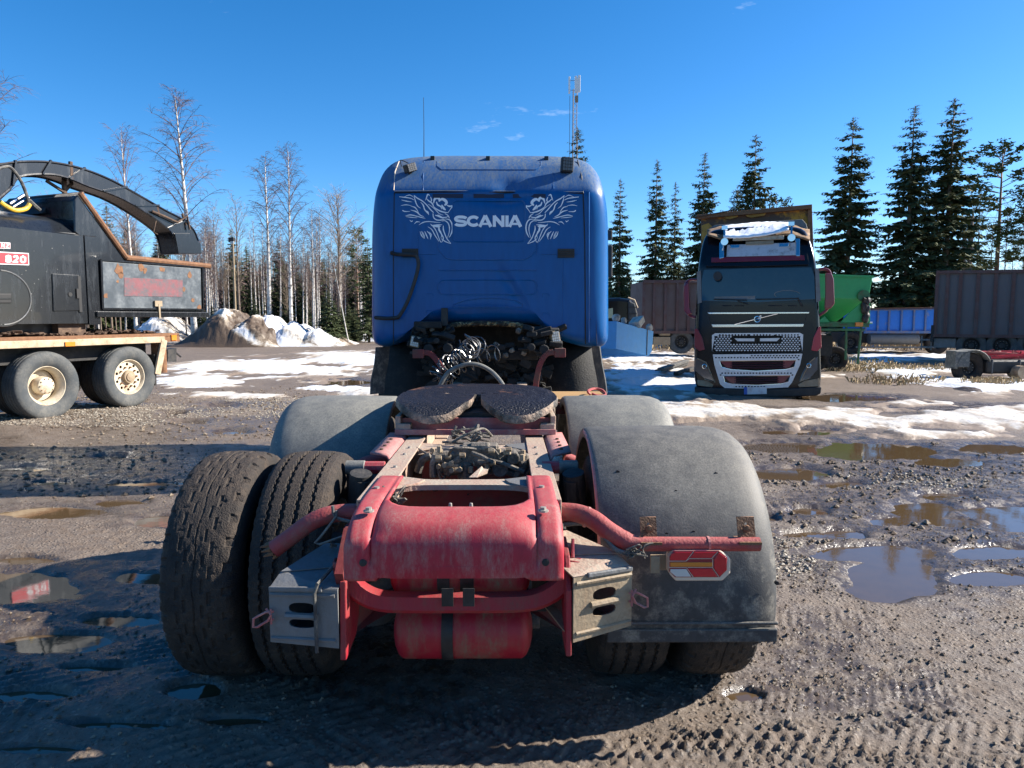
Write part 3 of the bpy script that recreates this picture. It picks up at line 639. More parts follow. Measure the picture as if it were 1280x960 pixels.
lamp(709,206,cabY(709,214).y-.04,.125,.15,.05,.15, mat('dark_lamp_glass', (.10,.10,.10), .3)); lamp(513,210,cabY(512,214).y-.06,.12,.085,-.35,.7, mat('dark_lamp_glass', (.10,.10,.10), .3))
lamp(519.5,427,7.28,.095,.11,.22,-.1, m_glasslamp, m_galv); lamp(693.5,421,7.28,.095,.13,-.18,.25, m_glasslamp, m_galv)
q = cabY(502, 208); MB().tube(smooth_path([q, q+Vector((.0,-.06,.05)), q+Vector((.08,-.05,.02))], 5), .005, 5).build('lamp_cable', m_black, cab)
# roof bits, antenna, mirror
rb = MB()
for u_ in (541, 610, 683): c = cabY(u_, 199); rb.bb(c.x-.022, c.x+.022, c.y-.03, c.y+.07, c.z-.03, c.z+.028)
rb.build('roof_clip', m_black, cab, bevel=.004)
MB().tube([T(530,200,8.9), T(530,160,8.9), T(529.5,122,8.9)], [.006,.004,.003], 5).build('radio_antenna', m_black, cab)
mm = MB(); c = T(763, 308, 8.9); mm.bb(c.x-.07, c.x+.02, 8.85, 8.95, T(0,300,8.9).z, T(0,288,8.9).z); mm.bb(c.x-.07, c.x+.025, 8.85, 8.98, T(0,347,8.9).z, T(0,307,8.9).z); mm.bb(c.x-.2, c.x-.05, 8.9, 8.93, T(0,300,8.9).z, T(0,296,8.9).z); mm.bb(c.x-.2, c.x-.05, 8.9, 8.93, T(0,345,8.9).z, T(0,341,8.9).z)
mm.build('side_mirror', m_black, cab, bevel=.02)
# corner fairing crease marks, right skirt
MB().tube(cw([(737,399),(756,399)], -.0), .007, 5).tube(cw([(745,399),(746,430)], 0), .005, 5).build('fairing_joint', m_bluedk, cab)
# ---- underside behind cab: burnt opening
def blob(mb, c, s, seed, n=10):
    rs = random.Random(seed); vs = []
    b = bmesh.new(); bmesh.ops.create_icosphere(b, subdivisions=2, radius=1)
    for v in b.verts:
        k = 1+.45*(rs.random()-.5); vs.append((c[0]+v.co.x*s[0]*k, c[1]+v.co.y*s[1]*k, c[2]+v.co.z*s[2]*k))
    mb.add(vs, [[q.index for q in f.verts] for f in b.faces]); b.free()
fo = MB(); rs_ = random.Random(5)
for k in range(34):
    t_ = k/33; a_ = math.pi*t_; u_ = 607+46*math.cos(a_)*(1 if True else 1); v_ = 413-8.5*math.sin(a_)**.45
    blob(fo, T(u_, v_, 7.47), (.05, .06, .028), k)
fo.build('charred_foam', m_foam, cab, smooth=True)
tun = MB(); 
a = T(520, 404, 7.6); b = T(700, 404, 7.6)
tun.bb(a.x-.0, b.x, 8.6, 8.7, .6, 2.1); tun.bb(T(468,430,7.7).x, T(520,430,7.7).x, 8.9, 9.0, .35, 1.9); tun.bb(T(705,430,7.7).x, T(758,430,7.7).x, 8.9, 9.0, .35, 1.9)
tun.build('engine_bulkhead', m_soot, TR)
br = MB()   # rear cab suspension cross beam, dirty castings
rs_ = random.Random(17)
br.bar(T(518,406,7.32), T(552,406,7.32), .10, .07); br.bar(T(575,443,7.45), T(672,444,7.45), .08, .10); br.bar(T(520,424,7.33), T(560,428,7.33), .08, .05); br.bar(T(665,420,7.3), T(690,412,7.3), .07, .08); br.bar(T(655,432,7.32), T(700,432,7.32), .08, .06)
for k in range(58):
    side = k % 2; u_ = rs_.uniform(516,562) if side else rs_.uniform(655,704); v_ = rs_.uniform(408,440)
    br.box(T(u_, v_, rs_.uniform(7.22,7.45)), (rs_.uniform(.03,.16), rs_.uniform(.03,.1), rs_.uniform(.02,.07)), Matrix.Rotation(rs_.uniform(-.5,.5), 3, 'Y') @ Matrix.Rotation(rs_.uniform(-.6,.6), 3, 'X'))
for k in range(24):
    u_ = rs_.uniform(560,670); v_ = rs_.uniform(428,446); br.box(T(u_, v_, rs_.uniform(7.3,7.6)), (rs_.uniform(.04,.18), .06, rs_.uniform(.02,.06)), Matrix.Rotation(rs_.uniform(-.2,.2), 3, 'Y'))
for (u_, v_, r_) in ((536,436,.05),(560,435,.05),(680,437,.05),(664,434,.04),(546,426,.03)): br.lathe([(-.05,r_),(.05,r_)], T(u_, v_, 7.2), 'y', 12)
br.build('cab_suspension_beam', m_burnt, TR, bevel=.01)
bo = MB()
for (u_, v_) in ((582,441),(590,440),(632,444),(640,438),(655,441),(648,414),(529,412),(540,411),(600,430),(620,431)): blob(bo, T(u_, v_, 7.32), (.03,.03,.03), u_)
bo.build('sooty_fitting', m_dust, TR, smooth=True)
MB().bar(T(604,446,7.38), T(632,446,7.38), .015, .03).box(T(631,446,7.37), (.05,.02,.05)).build('dark_slot', m_seam, TR)
# red curved cab brackets
for pl in ([(523,442),(536,441),(545,449),(553,462),(556,478),(551,486)], [(700,441),(686,441),(678,449),(673,462),(670,480),(670,492)]):
    mb = MB(); pts = smooth_path([T(u, v, 7.15) for u, v in pl], 4); sd_ = 1 if pl[0][0] < 600 else -1
    for i in range(len(pts)-1): mb.bar(pts[i], pts[i+1]+(pts[i+1]-pts[i])*.15, .05, .055)
    mb.box(pts[0]+Vector((0,0,-.0)), (.11,.07,.09)); mb.build('cab_bracket', m_reddark, TR, bevel=.006)
# wheel arches and flaps at the cab
for (u0, u1, s_) in ((466,492,-1), (734,758,1)):
    a = T(u0, 434, 7.6); b = T(u1, 492, 7.6); x0, x1 = a.x, b.x
    mb = MB()
    arc = [(7.72,.45),(7.78,.8),(7.86,1.08),(7.98,1.27),(8.15,1.36),(8.5,1.38)]
    xi, xo = (x0+.02, x1+.42) if s_ < 0 else (x0-.42, x1-.03)
    ap = smooth_path([(y_, z_, 0) for y_, z_ in arc], 4)
    mb.add([q for p in ap for q in ((xi, p.x, p.y), (xo, p.x, p.y))], [(2*i, 2*i+1, 2*i+3, 2*i+2) for i in range(len(ap)-1)])
    mb.build('front_mudguard', m_burnt, TR, solid=.01, smooth=True, ang=180)
fl = MB()
q = smooth_path([T(750,433,7.45), T(753,455,7.42), T(757,475,7.4), T(759,492,7.38)], 4); fl.add([p for p in q]+[p+Vector((-.07,.12,0)) for k, p in enumerate(q)], [(i, i+1, len(q)+i+1, len(q)+i) for i in range(len(q)-1)])
fl.build('mud_flap', m_fend2, TR, solid=.012)
q = smooth_path([T(470,434,7.5), T(468,455,7.45), T(464,475,7.42), T(463,493,7.4)], 4); MB().add([p for p in q]+[p+Vector((.12,.14,0)) for p in q], [(i, i+1, len(q)+i+1, len(q)+i) for i in range(len(q)-1)]).build('mud_flap', m_fend, TR, solid=.012)
# ---- wheels
def tyre_mesh(Rr, W, nx, nt, pattern, seed=0):
    """height-mapped tread plus sidewalls; axis X, centred"""
    prof = []; hw = W/2
    tw = np.linspace(-hw*.93, hw*.93, nx)
    xs_ = [(-hw*.80,Rr*.56),(-hw*1.0,Rr*.62),(-hw*1.13,Rr*.75),(-hw*1.12,Rr*.86),(-hw*1.04,Rr*.945)]
    xx = np.array([p[0] for p in xs_]+list(tw)+[-p[0] for p in xs_[::-1]])
    rr_ = np.array([p[1] for p in xs_]+list(Rr-.018*np.abs(tw/hw)**3)+[p[1] for p in xs_[::-1]])
    th = np.linspace(0, 2*np.pi, nt, endpoint=False)
    X, TH = np.meshgrid(xx, th); RR = np.tile(rr_, (nt, 1)).copy(); k0 = len(xs_)
    x = X[:, k0:k0+nx]/hw; s_ = TH[:, k0:k0+nx]*Rr
    d = np.zeros_like(x)
    if pattern == 'rib':
        for g in (-.62,-.21,.21,.62):
            c = g+.022*np.sign(np.sin(s_*2*np.pi/.045)); d = np.maximum(d, (np.abs(x-c) < .055)*.013)
        d = np.maximum(d, (np.abs(x) > .9)*.004)
        d += (np.sin(s_*2*np.pi/.022) > .9)*.0015*(np.abs(x) < .95)
    else:
        ph = s_*2*np.pi/.105; sq = np.sin(ph+2.2*np.sign(x)) 
        for g in (-.36,.36): d = np.maximum(d, (np.abs(x-g-.10*np.sign(sq)) < .05)*.006)
        d = np.maximum(d, (np.abs(x-.03*np.sin(s_*2*np.pi/.21)) < .018)*.005)
        d = np.maximum(d, ((np.abs(x) > .80) & (np.sin(ph+.6*np.sign(x)) > .55))*.009)
        d = np.maximum(d, ((np.abs(x) > .40) & (np.abs(x) < .62) & (sq > .96))*.004)
        d += .006*fbm(x*9+3, s_*28, 5+seed, 3)-.003; d *= .45+.9*fbm(x*2+1, s_*5, 15+seed, 2)
    RR[:, k0:k0+nx] -= d
    # buttress notches at shoulder
    for j in (k0-1, k0+nx): RR[:, j] -= (np.sin(TH[:, j]*Rr*2*np.pi/.055) > .3)*.006
    me = bpy.data.meshes.new('tyre'); n = X.shape[1]
    co = np.stack([X, RR*np.sin(TH), RR*np.cos(TH)], -1).reshape(-1, 3)
    idx = np.arange(nt*n).reshape(nt, n); nxt = np.roll(idx, -1, 0)
    q = np.stack([idx[:, :-1], idx[:, 1:], nxt[:, 1:], nxt[:, :-1]], -1).reshape(-1, 4)
    me.vertices.add(len(co)); me.vertices.foreach_set('co', co.astype(np.float32).reshape(-1)); me.loops.add(len(q)*4); me.polygons.add(len(q))
    me.polygons.foreach_set('loop_start', np.arange(0, len(q)*4, 4, dtype=np.int32)); me.loops.foreach_set('vertex_index', q.astype(np.int32).reshape(-1)); me.update(calc_edges=True)
    me.polygons.foreach_set('use_smooth', np.ones(len(q), bool)); me.set_sharp_from_angle(angle=R(40)); return me
def rim_mb(Rr, W, side, dish=.10, n=40):
    r = Rr*.56; hw = W/2*.82
    mb = MB(); mb.lathe([(-hw, r+.012), (-hw+.01, r+.012), (-hw+.02, r-.012), (-hw*.4, r-.04), (hw*.4, r-.04), (hw-.02, r-.012), (hw-.01, r+.012), (hw, r+.012), (hw, r-.004), (hw-.03, r-.024), (hw*.4,r-.05),(-hw*.4,r-.05),(-hw+.03,r-.024),(-hw, r-.004)], (0,0,0), 'x', n, close=True)
    x = side*(hw-dish); mb.lathe([(x, .001), (x, .10), (x+side*.0, r*.45), (x+side*.02, r*.62), (x+side*.0, r*.8), (x-side*.03, r-.045), (x-side*.045, r-.045), (x-side*.02, r*.8), (x-side*.02, .001)], (0,0,0), 'x', n)
    return mb
ME_rib = tyre_mesh(.52, .285, 90, 560, 'rib'); ME_blk = tyre_mesh(.52, .285, 70, 620, 'blk', 3)
ME_lo = tyre_mesh(.52, .285, 34, 200, 'rib'); ME_lob = tyre_mesh(.52, .285, 34, 220, 'blk')
def wheel(parent, x, y, me, side, mt=m_tyre, rimm=None, z=.52, dish=.10, name='wheel', rx=0, hub=True):
    w_ = bpy.data.objects.new(name, None); COL.objects.link(w_); w_.parent = parent; w_.location = (x, y, z); w_.rotation_euler = (rx, 0, 0)
    if not me.materials: me.materials.append(mt)
    t_ = bpy.data.objects.new('tyre', me); COL.objects.link(t_); t_.parent = w_
    if mt != me.materials[0]: t_.material_slots[0].link = 'OBJECT'; t_.material_slots[0].material = mt
    key = ('rim', side, dish, (rimm or m_soot).name)
    rmn = rim_mb(.52, .285, side, dish).build('rim', rimm or m_soot, w_, smooth=True)
    b = MB(); r_ = .167; xx = side*(.285/2*.82-dish)
    for k in range(10): a = 2*math.pi*k/10; b.lathe([(0, .016), (side*.035, .014), (side*.04, .006)], (xx, r_*math.cos(a), r_*math.sin(a)), 'x', 6)
    b.build('wheel_nut', m_bolt, w_)
    if hub: MB().lathe([(xx-side*.02, .14), (xx+side*.05, .125), (xx+side*.09, .10), (xx+side*.10, .0005)], (0,0,0), 'x', 24).build('hub', rimm or m_soot, w_, smooth=True)
    return w_
OX, IX = 1.105, .745
wheel(TR, -OX-.005, 3.35, ME_blk, -1, rx=.3); wheel(TR, -IX+.0, 3.35, ME_rib, 1, rimm=mat('grey_rim', (.13,.14,.14), .6, dirt=(.22,.2,.17), dscale=6), dish=.05)
wheel(TR, OX+.0, 3.35, ME_blk, 1, rx=1.); wheel(TR, IX-.02, 3.35, ME_rib, -1, dish=.05)
for x, s_ in ((-OX,-1),(-IX,1),(IX,-1),(OX-.03,1)): wheel(TR, x, 4.72, ME_lo, s_)
wheel(TR, -1.02, 8.45, ME_lo, -1); wheel(TR, 1.02, 8.45, ME_lo, 1)
ax = MB()
for y_ in (3.35, 4.72, 8.45): ax.tube([(-1.0,y_,.50),(-.3,y_,.50),(.3,y_,.50),(1.0,y_,.50)], [.07,.08,.08,.07], 12)
blob(ax, (0,4.72,.52), (.24,.25,.22), 3); ax.build('axle', m_soot, TR, smooth=True)
# ---- fenders (shell of an arc, outer edge rounded down)
def fender(x0, x1, yc, zc, r, a0, a1, m_, name='fender', lipw=.05, parent=TR, side=1):
    """a = angle from straight back (0) over the top (90) to front (180); side = +1 outer edge at larger x"""
    n = 48; xo, xi = (x1, x0) if side > 0 else (x0, x1); s_ = side
    cross = [(xi, -.045), (xi, -.006), (xi+s_*.012, 0), (xi+s_*.3, .006), (xo-s_*.16, .004), (xo-s_*.09, -.004), (xo-s_*.045, -.02), (xo-s_*.015, -.045), (xo, -.08), (xo, -.11)]
    vs = []; fs = []; m__ = len(cross)
    for i in range(n+1):
        a = R(a0+(a1-a0)*i/n)
        for (x, dr) in cross:
            rr__ = r+dr; vs.append((x, yc-rr__*math.cos(a), zc+rr__*math.sin(a)))
    for i in range(n):
        for k in range(m__-1): fs.append((i*m__+k, i*m__+k+1, (i+1)*m__+k+1, (i+1)*m__+k))
    o = MB().add(vs, fs).build(name, m_, parent, smooth=True, ang=60, solid=.012); return o
fR = fender(.56, 1.27, 3.35, .515, .635, -8, 150, m_fend)
MB().bb(.575, 1.25, 2.700, 2.722, .40, .455).bb(.575, 1.25, 2.695, 2.712, .472, .485).build('fender_hem', m_fend, fR, bevel=.006)
bl = MB()
for (u_, v_) in ((778,598),(905,600),(848,618),(829,662),(957,715),(862,660)):
    q = T(u_, v_, 2.85); a_ = min(1, max(-1, (q.z-.515)/.64)); q.y = 3.35-math.sqrt(max(0, .64**2-(q.z-.515)**2)); bl.lathe([(-.006,.008),(.006,.008)], q, 'y', 8)
bl.build('fender_bolt', m_seam, fR)
fR2 = fender(.56, 1.23, 4.72, .515, .635, 20, 160, m_fend2); fL2 = fender(-1.265, -.56, 4.72, .515, .635, -4, 160, m_fend2, side=-1)
# inner fender wall piece (rusty red edge)
ed = MB(); pts = [(.556, 3.35-.62*math.cos(R(a)), .515+.62*math.sin(R(a))) for a in range(-8, 100, 6)]
ed.tube(pts, .012, 6).build('fender_edge_tube', m_pink, fR)
# ---- frame
for s_ in (-1, 1):
    mb = MB(); xo = s_*.385; xi = s_*.285
    mb.bb(xo, xo-s_*.009, 2.62, 9.2, .74, .999); mb.bb(xo, xi, 2.62, 5.6, .991, 1.0); mb.bb(xo-s_*.01, xi, 2.62, 9.2, .74, .749)
    mb.bb(xo, xi, 5.6, 9.2, .991, 1.0)
    mb.build('frame_rail', m_rail, TR, bevel=.003)
    h = MB()
    for k in range(16): h.lathe([(-.006,.009),(.007,.009)], (xo, 2.8+.12*k, .87+.05*(k % 2)), 'x', 8)
    for y_ in (3.2, 3.5, 3.68): h.lathe([(-.003,.010),(.009,.008)], (s_*.33, y_, 1.0), 'z', 8)
    h.build('rail_bolt', m_bolt, TR)
# cross members
def crossmember(y, name='cross_member', arch=.025, wall=True, x=.285, gus=True):
    mb = MB(); n = 16; vs = []; fs = []
    for i in range(n+1):
        t_ = -x+2*x*i/n; f_ = abs(t_/x)**5
        yb = y-.05-f_*.06; yt = y+.05+f_*.06
        vs += [(t_, yb, .985), (t_, yt, .985), (t_, yb+.0, .975-arch*(1-f_)*0-.012), (t_, yt, .973)]
    for i in range(n):
        a = 4*i; b = a+4; fs += [(a, b, b+1, a+1), (a, a+2, b+2, b), (a+1, b+1, b+3, a+3)]
    mb.add(vs, fs); o = mb.build(name, m_rail, TR)
    if wall: MB().bb(-x-.0, x, y+.045, y+.053, .60, .972).build('cross_member_web', m_reddark, TR)
    if gus:
        for s_ in (-1, 1): MB().prism([(s_*.285, y-.14), (s_*.285, y+.08), (s_*.17, y+.02), (s_*.19, y-.04)], .986, .993, 'z').build('gusset', m_galvdk if s_ > 0 else m_rail, TR)
crossmember(2.97); crossmember(3.80)
wh = MB()
for (u_, v_, r_) in ((565,607,.006),(613,608,.010),(600,607,.004),(527,609,.018),(544,609,.019),(585,618,.004),(650,612,.006)): wh.lathe([(-.003,r_),(.003,r_)], T(u_, v_, 3.005), 'y', 12)
wh.build('web_hole', m_seam, TR)
# rear beam: pressed red cover over the rail ends
path = [(2.335,.795),(2.335,.84),(2.337,.885),(2.343,.92),(2.356,.95),(2.378,.975),(2.41,.99),(2.45,1.0),(2.49,1.004)]
def rb_z(x, y, z):
    ax_ = abs(x); dz = 0; dy = 0
    if ax_ > .352: dz -= .04*((ax_-.352)/.018)**2*(1 if z > .93 else max(0, (z-.80)/.13))*.55
    g = math.exp(-((ax_-.282)/.008)**2); dz -= .011*g*(1 if y > 2.36 else 0); dy += .012*g*(1 if y <= 2.45 and z > .84 else 0)
    dy += .012*max(0, (ax_-.345)/.025)**2
    return (x, y+dy, z+dz)
vs = []; fs = []; xsn = [-.37,-.366,-.358,-.348,-.338,-.33,-.312,-.298,-.290,-.282,-.274,-.262]; xsn = xsn+[-.24,-.21,-.17,-.12,-.06,0]; xsn = xsn+[-x for x in xsn[-2::-1]]
NXB = len(xsn)
sub = smooth_path([(p[0], p[1], 0) for p in path], 3)
for j, p in enumerate(sub):
    for x in xsn:
        y, z = p.x, p.y; f_ = j/(len(sub)-1)
        if f_ > .4: y += .11*(f_-.4)/.6*min(1, abs(x)/.262)**7
        if j == 0: z += 0.05*max(0, 1-(abs(x)/.26)**4) if abs(x) < .26 else -.0
        vs.append(rb_z(x, y, z))
for j in range(len(sub)-1):
    for i in range(NXB-1): fs.append((j*NXB+i, j*NXB+i+1, (j+1)*NXB+i+1, (j+1)*NXB+i))
base = (len(sub)-1)*NXB; na = 12
for s_, rng_ in ((-1, range(0, na)), (1, range(NXB-na, NXB))):
    prev = [base+i for i in rng_]
    for (y, z) in ((2.66,1.006),(2.78,1.007),(2.90,1.007),(2.985,1.006)):
        cur = []
        for i in rng_: 
            g_ = rb_z(xsn[i], y, z); k_ = max(0, 1-(y-2.6)/.5); vs.append((xsn[i], y, z+(g_[2]-z)*(k_ if abs(xsn[i]) < .32 else 1))); cur.append(len(vs)-1)
        for k in range(na-1): fs.append((prev[k], prev[k+1], cur[k+1], cur[k]))
        prev = cur
MB().add(vs, fs).build('rear_cover', m_red, TR, smooth=True, ang=60, solid=.009)
for (u_, v_) in ((471,610),(461,636),(677,609),(679,636)):
    q = G(u_, v_, 1.012); q = Vector((q.x+.18+.0071*q.y, q.y, 1.004)); MB().lathe([(-.002,.019),(.004,.019),(.005,.011),(.014,.011),(.015,.002)], q, 'z', 10).build('cover_bolt', m_bolt, TR, smooth=True)
for (u_, v_) in ((454,703),(682,703)): MB().lathe([(.004,.014),(-.006,.012),(-.008,.002)], T(u_, v_, 2.333), 'y', 12).build('cover_bolt', m_soot, TR, smooth=True)
for (u_, v_) in ((563,638),(589,638)):
    q = T(u_, v_, 2.56); MB().bb(q.x-.028, q.x+.028, q.y-.02, q.y+.02, q.z-.05, q.z-.005).lathe([(-.01,.010),(.028,.006)], q, 'z', 8).bb(q.x-.018, q.x+.018, q.y-.024, q.y-.018, q.z-.03, q.z+.004).build('hose_coupling', m_bolt, TR, bevel=.003)
# side pieces of the beam and the lower bent bar
low = [(430,700),(434,722),(452,741),(478,752),(520,754),(571,754),(630,754),(668,751),(695,738),(712,719),(716,700)]
mb = MB(); pts = smooth_path([T(u, v-4, 2.56) for u, v in low], 4)
prof = [(.0,.030),(-.045,.026),(-.052,-.016),(-.045,-.027),(.0,-.029)]
vs = []; fs = []
for i, p in enumerate(pts):
    d = (pts[min(i+1, len(pts)-1)]-pts[max(i-1, 0)]).normalized(); nrm = Vector((-d.z, 0, d.x))
    for (dy, dn) in prof: vs.append(p+Vector((0, dy, 0))+nrm*dn)
np_ = len(prof)
for i in range(len(pts)-1):
    for k in range(np_-1): fs.append((i*np_+k, i*np_+k+1, (i+1)*np_+k+1, (i+1)*np_+k))
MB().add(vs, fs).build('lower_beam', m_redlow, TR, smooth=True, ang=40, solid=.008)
MB().bar(T(578,683,2.34)+Vector((0,.35,-.05)), T(578,683,2.34)+Vector((0,.36,-.05)), .4, .2)
for s_, pl in ((-1, [(425,725),(470,760),(500,757),(428,800)]), (1, [(712,725),(668,760),(650,757),(706,790)])):
    a, b, c, d = [T(u, v, y) for (u, v), y in zip(pl, (2.6, 2.75, 2.78, 2.55))]; MB().add([a,b,c,d], [(0,1,2,3)]).build('gusset_plate', m_reddark, TR, solid=.008)
# tanks
def tank(xa, xb, y, z, r, name='air_tank'):
    e = r*.42; prof = [(xa, .001)]+[(xa+e*(1-math.cos(R(a))), r*math.sin(R(a))) for a in (20,40,60,78,90)]+[(xb-e*(1-math.cos(R(a))), r*math.sin(R(a))) for a in (90,78,60,40,20)]+[(xb, .001)]
    return MB().lathe(prof, (0,y,z), 'x', 36).build(name, m_redtank, TR, smooth=True)
t1 = tank(-.285, .285, 2.84, .405, .122); t2 = tank(-.275, .275, 2.70, .715, .115)
def strap(x0, x1, y, z, r, par): MB().lathe([(x0, r+.001), (x0, r+.005), (x1, r+.005), (x1, r+.001)], (0,y,z), 'x', 36, close=True).build('tank_strap', m_black, par, smooth=True)
strap(-.082, -.036, 2.84, .405, .122, t1); strap(-.082, -.036, 2.70, .715, .115, t2); strap(.004, .055, 2.70, .715, .115, t2)
MB().lathe([(-.02,.03),(.02,.03)], (.295,2.86,.42), 'x', 8).build('drain_valve', m_dust, t1)

for u_ in (559.5, 586):
    a = T(u_,757,2.49); b = T(u_,735,2.49); MB().bb(a.x-.021, a.x+.021, 2.482, 2.488, a.z, b.z).build('strap_end', m_black, TR)
# air springs
for (u_, y_) in ((468,3.1),(682,3.1)):
    q = T(u_, 800, y_); z0 = .36
    pf = [(z0-.03,.05),(z0-.03,.085),(z0+.0,.11),(z0+.05,.125),(z0+.10,.118),(z0+.12,.10),(z0+.14,.118),(z0+.24,.125),(z0+.30,.11),(z0+.31,.02)]
    MB().lathe([(t_, r_) for t_, r_ in pf], (q.x, y_, 0), 'z', 28).build('air_spring', m_tyregrey, TR, smooth=True)
    MB().bb(q.x-.10, q.x+.10, y_-.13, y_+.1, z0+.12, z0+.13).build('spring_plate', m_rustdk, TR)
# suspension arms, dark clutter between wheels
cl = MB()
for s_ in (-1, 1):
    cl.tube([(s_*.42,2.95,.60),(s_*.46,3.35,.44),(s_*.5,4.2,.5)], .05, 8); cl.tube([(s_*.50,3.2,.45),(s_*.47,3.15,.95)], .035, 10); cl.tube([(s_*.51,3.22,.75),(s_*.48,3.17,.98)], .05, 12)
    cl.tube([(s_*.42,4.0,.62),(s_*.48,4.6,.55)], .06, 8); cl.lathe([(-.09,.10),(.02,.11),(.08,.09)], (s_*.48,3.75,.70), 'y', 14)
cl.bb(-.36, .36, 3.2, 5.2, .38, .42); cl.bb(-.28, .28, 4.0, 4.06, .42, .95); cl.build('suspension', m_soot, TR, smooth=True)
for s_ in (-1, 1):   # fenders' front carrying tubes
    p_ = [(442,594),(452,580),(470,574),(492,570)] if s_ < 0 else [(706,572),(716,576),(726,582),(735,590)]
    MB().tube(smooth_path([T(u, v, 3.95) for u, v in p_], 5), .032, 12).build('fender_stay', m_redtube, TR, smooth=True)
    c = T(447 if s_ < 0 else 712, 600, 3.3); 
    MB().lathe([(-.05,.034),(.035,.034),(.04,.028)], c+Vector((0,0,.06)), 'x', 14).build('rubber_bush', m_fend2, TR, smooth=True)
    MB().lathe([(-.16,.05),(.05,.05),(.055,.02)], c+Vector((0,0,-.02)), 'z', 18).build('shock_absorber', m_black, TR, smooth=True)
    MB().tube([c+Vector((-s_*.02,0,.06)), c+Vector((-s_*.13,0,.06))], .03, 10).build('damper_mount', m_red, TR, smooth=True)
# rear fender bars
lb = smooth_path([T(u, v, y) for u, v, y in ((447,640,2.72),(425,641,2.72),(405,645,2.71),(385,655,2.70),(365,670,2.69),(343,686,2.68))], 5)
LB = MB().tube(lb, .034, 16).build('fender_bar', m_redtube, TR, smooth=True); LB['label'] = 'red fender bar snapped off at a rusty end'
e0 = lb[-1]; jag = MB(); rs_ = random.Random(2)
for k in range(9): a_ = 2*math.pi*k/9; o_ = Vector((math.sin(a_)*.5*.034, math.cos(a_)*.034*.9, -math.sin(a_)*.8*.034)); jag.tube([e0+o_*.8, e0+o_+Vector((-.012-.03*rs_.random(), 0, -.01))], [.011,.003], 5)
jag.build('broken_end', m_rust, LB)
MB().tube([T(421,638,2.66), T(421,645,2.66), T(400,672,2.66), T(394,678,2.66), T(400,680,2.66), T(440,666,2.66)], .005, 6).tube(smooth_path([T(416,632,2.67), T(420,646,2.67), T(440,652,2.67)], 4), .007, 6).build('loose_cable', m_fend2, LB)
rbp = smooth_path([T(u, v, y) for u, v, y in ((702,640,2.70),(722,642,2.68),(742,650,2.64),(762,665,2.60),(783,677,2.58),(800,680.5,2.57))], 5)+[T(950, 681, 2.57)]
RB = MB().tube(rbp, [.036]*(len(rbp)-6)+[.033,.031,.029,.028,.027,.026], 16).build('fender_bar', m_redtube, TR, smooth=True)
MB().tube([T(884,681,2.57)+Vector((.0,0,0)), T(887,681,2.57)], .030, 14).tube([T(732,646,2.66), T(735,647,2.66)], .040, 14).build('cable_tie', m_pink, RB)
MB().tube(smooth_path([T(705,656,2.68), T(730,655,2.66), T(752,668,2.60), T(768,686,2.56), T(785,692,2.54), T(800,690,2.54)], 5), .009, 8).build('light_cable', m_fend2, RB, smooth=True)
wr = MB(); rs_ = random.Random(8)
for k in range(12):
    a = T(788+rs_.random()*14, 686+rs_.random()*6, 2.53); wr.tube(smooth_path([a]+[a+Vector((rs_.uniform(-.03,.05), rs_.uniform(-.02,.01), rs_.uniform(-.03,.02))) for _ in range(3)], 4), .0028, 5)
wr.build('loose_wires', m_dust, RB)
for (ua, ub, yb) in ((801,819,2.62),(923,941,2.62)):
    a = T(ua, 674, 2.58); b = T(ub, 645, 2.62); M__ = holed_plate('rusty_bracket', [(a.x, a.z), (b.x, a.z), (b.x, b.z), (a.x, b.z)], [oval((a.x+b.x)/2, b.z-.025, .006, .006, 10)], .007, m_rust, RB, map3=lambda c: Vector((c.x, 2.575+.38*(c.z-a.z)+c.y, c.z)))
    MB().lathe([(.0,.014),(-.012,.013),(-.014,.003)], ((a.x+b.x)/2, 2.585, a.z+.038), 'y', 8).bb(a.x-.005, b.x+.012, 2.54, 2.62, a.z-.012, a.z-.002).build('bracket_bolt', m_rust, RB)
# tail light
YL = 2.555
TLt = MB().prism([(T(u, v, YL).x, T(u, v, YL).z) for u, v in ((841,687),(900,687),(911,696),(911,714),(901,723.5),(843,723.5),(835,715),(835,695))], YL-.030, YL+.035).build('tail_light', m_trim, TR, bevel=.006)
def lens(name, pts, m_, k=0):
    MB().prism([(T(u, v, YL-.03).x, T(u, v, YL-.03).z) for u, v in pts], YL-.036-k*.002, YL-.029).build(name, m_, TLt, bevel=.0012)
lens('light_base', [(842,689),(899,689),(909,697),(909,713),(900,722),(844,722),(837,714.5),(837,696)], m_lensdk, -1)
lens('red_lens', [(839,693),(844,690.5),(866,690.5),(857.5,700.5),(837.5,700.5)], m_lensred); lens('red_lens', [(868,690.5),(896,690.5),(889,697.5),(863,697.5),(859.5,700.5)], m_lensred)
lens('red_lens', [(899,691),(908.5,698),(908.5,713),(899.5,720.5),(893,711),(893,700)], m_lensred)
lens('red_lens', [(859,711),(890,711),(897,721),(868,721)], m_lensred)
lens('amber_lens', [(838,703),(891,703),(891,708.5),(838,708.5)], m_lensor); lens('clear_lens', [(838,711.5),(858,711.5),(864,721),(845,721),(838,715)], m_lenswh)
hl = MB()
for pl in (((837,702),(858,702),(867.5,690)), ((858,702),(862,699),(890,699),(898,690.5)), ((837,710),(858.5,710),(867,722)), ((860,710),(891,710),(899,721.5)), ((891.5,699),(891.5,710))): hl.tube([T(u, v, YL-.035) for u, v in pl], .0012, 4)
hl.build('lens_ridge', m_trim, TLt)
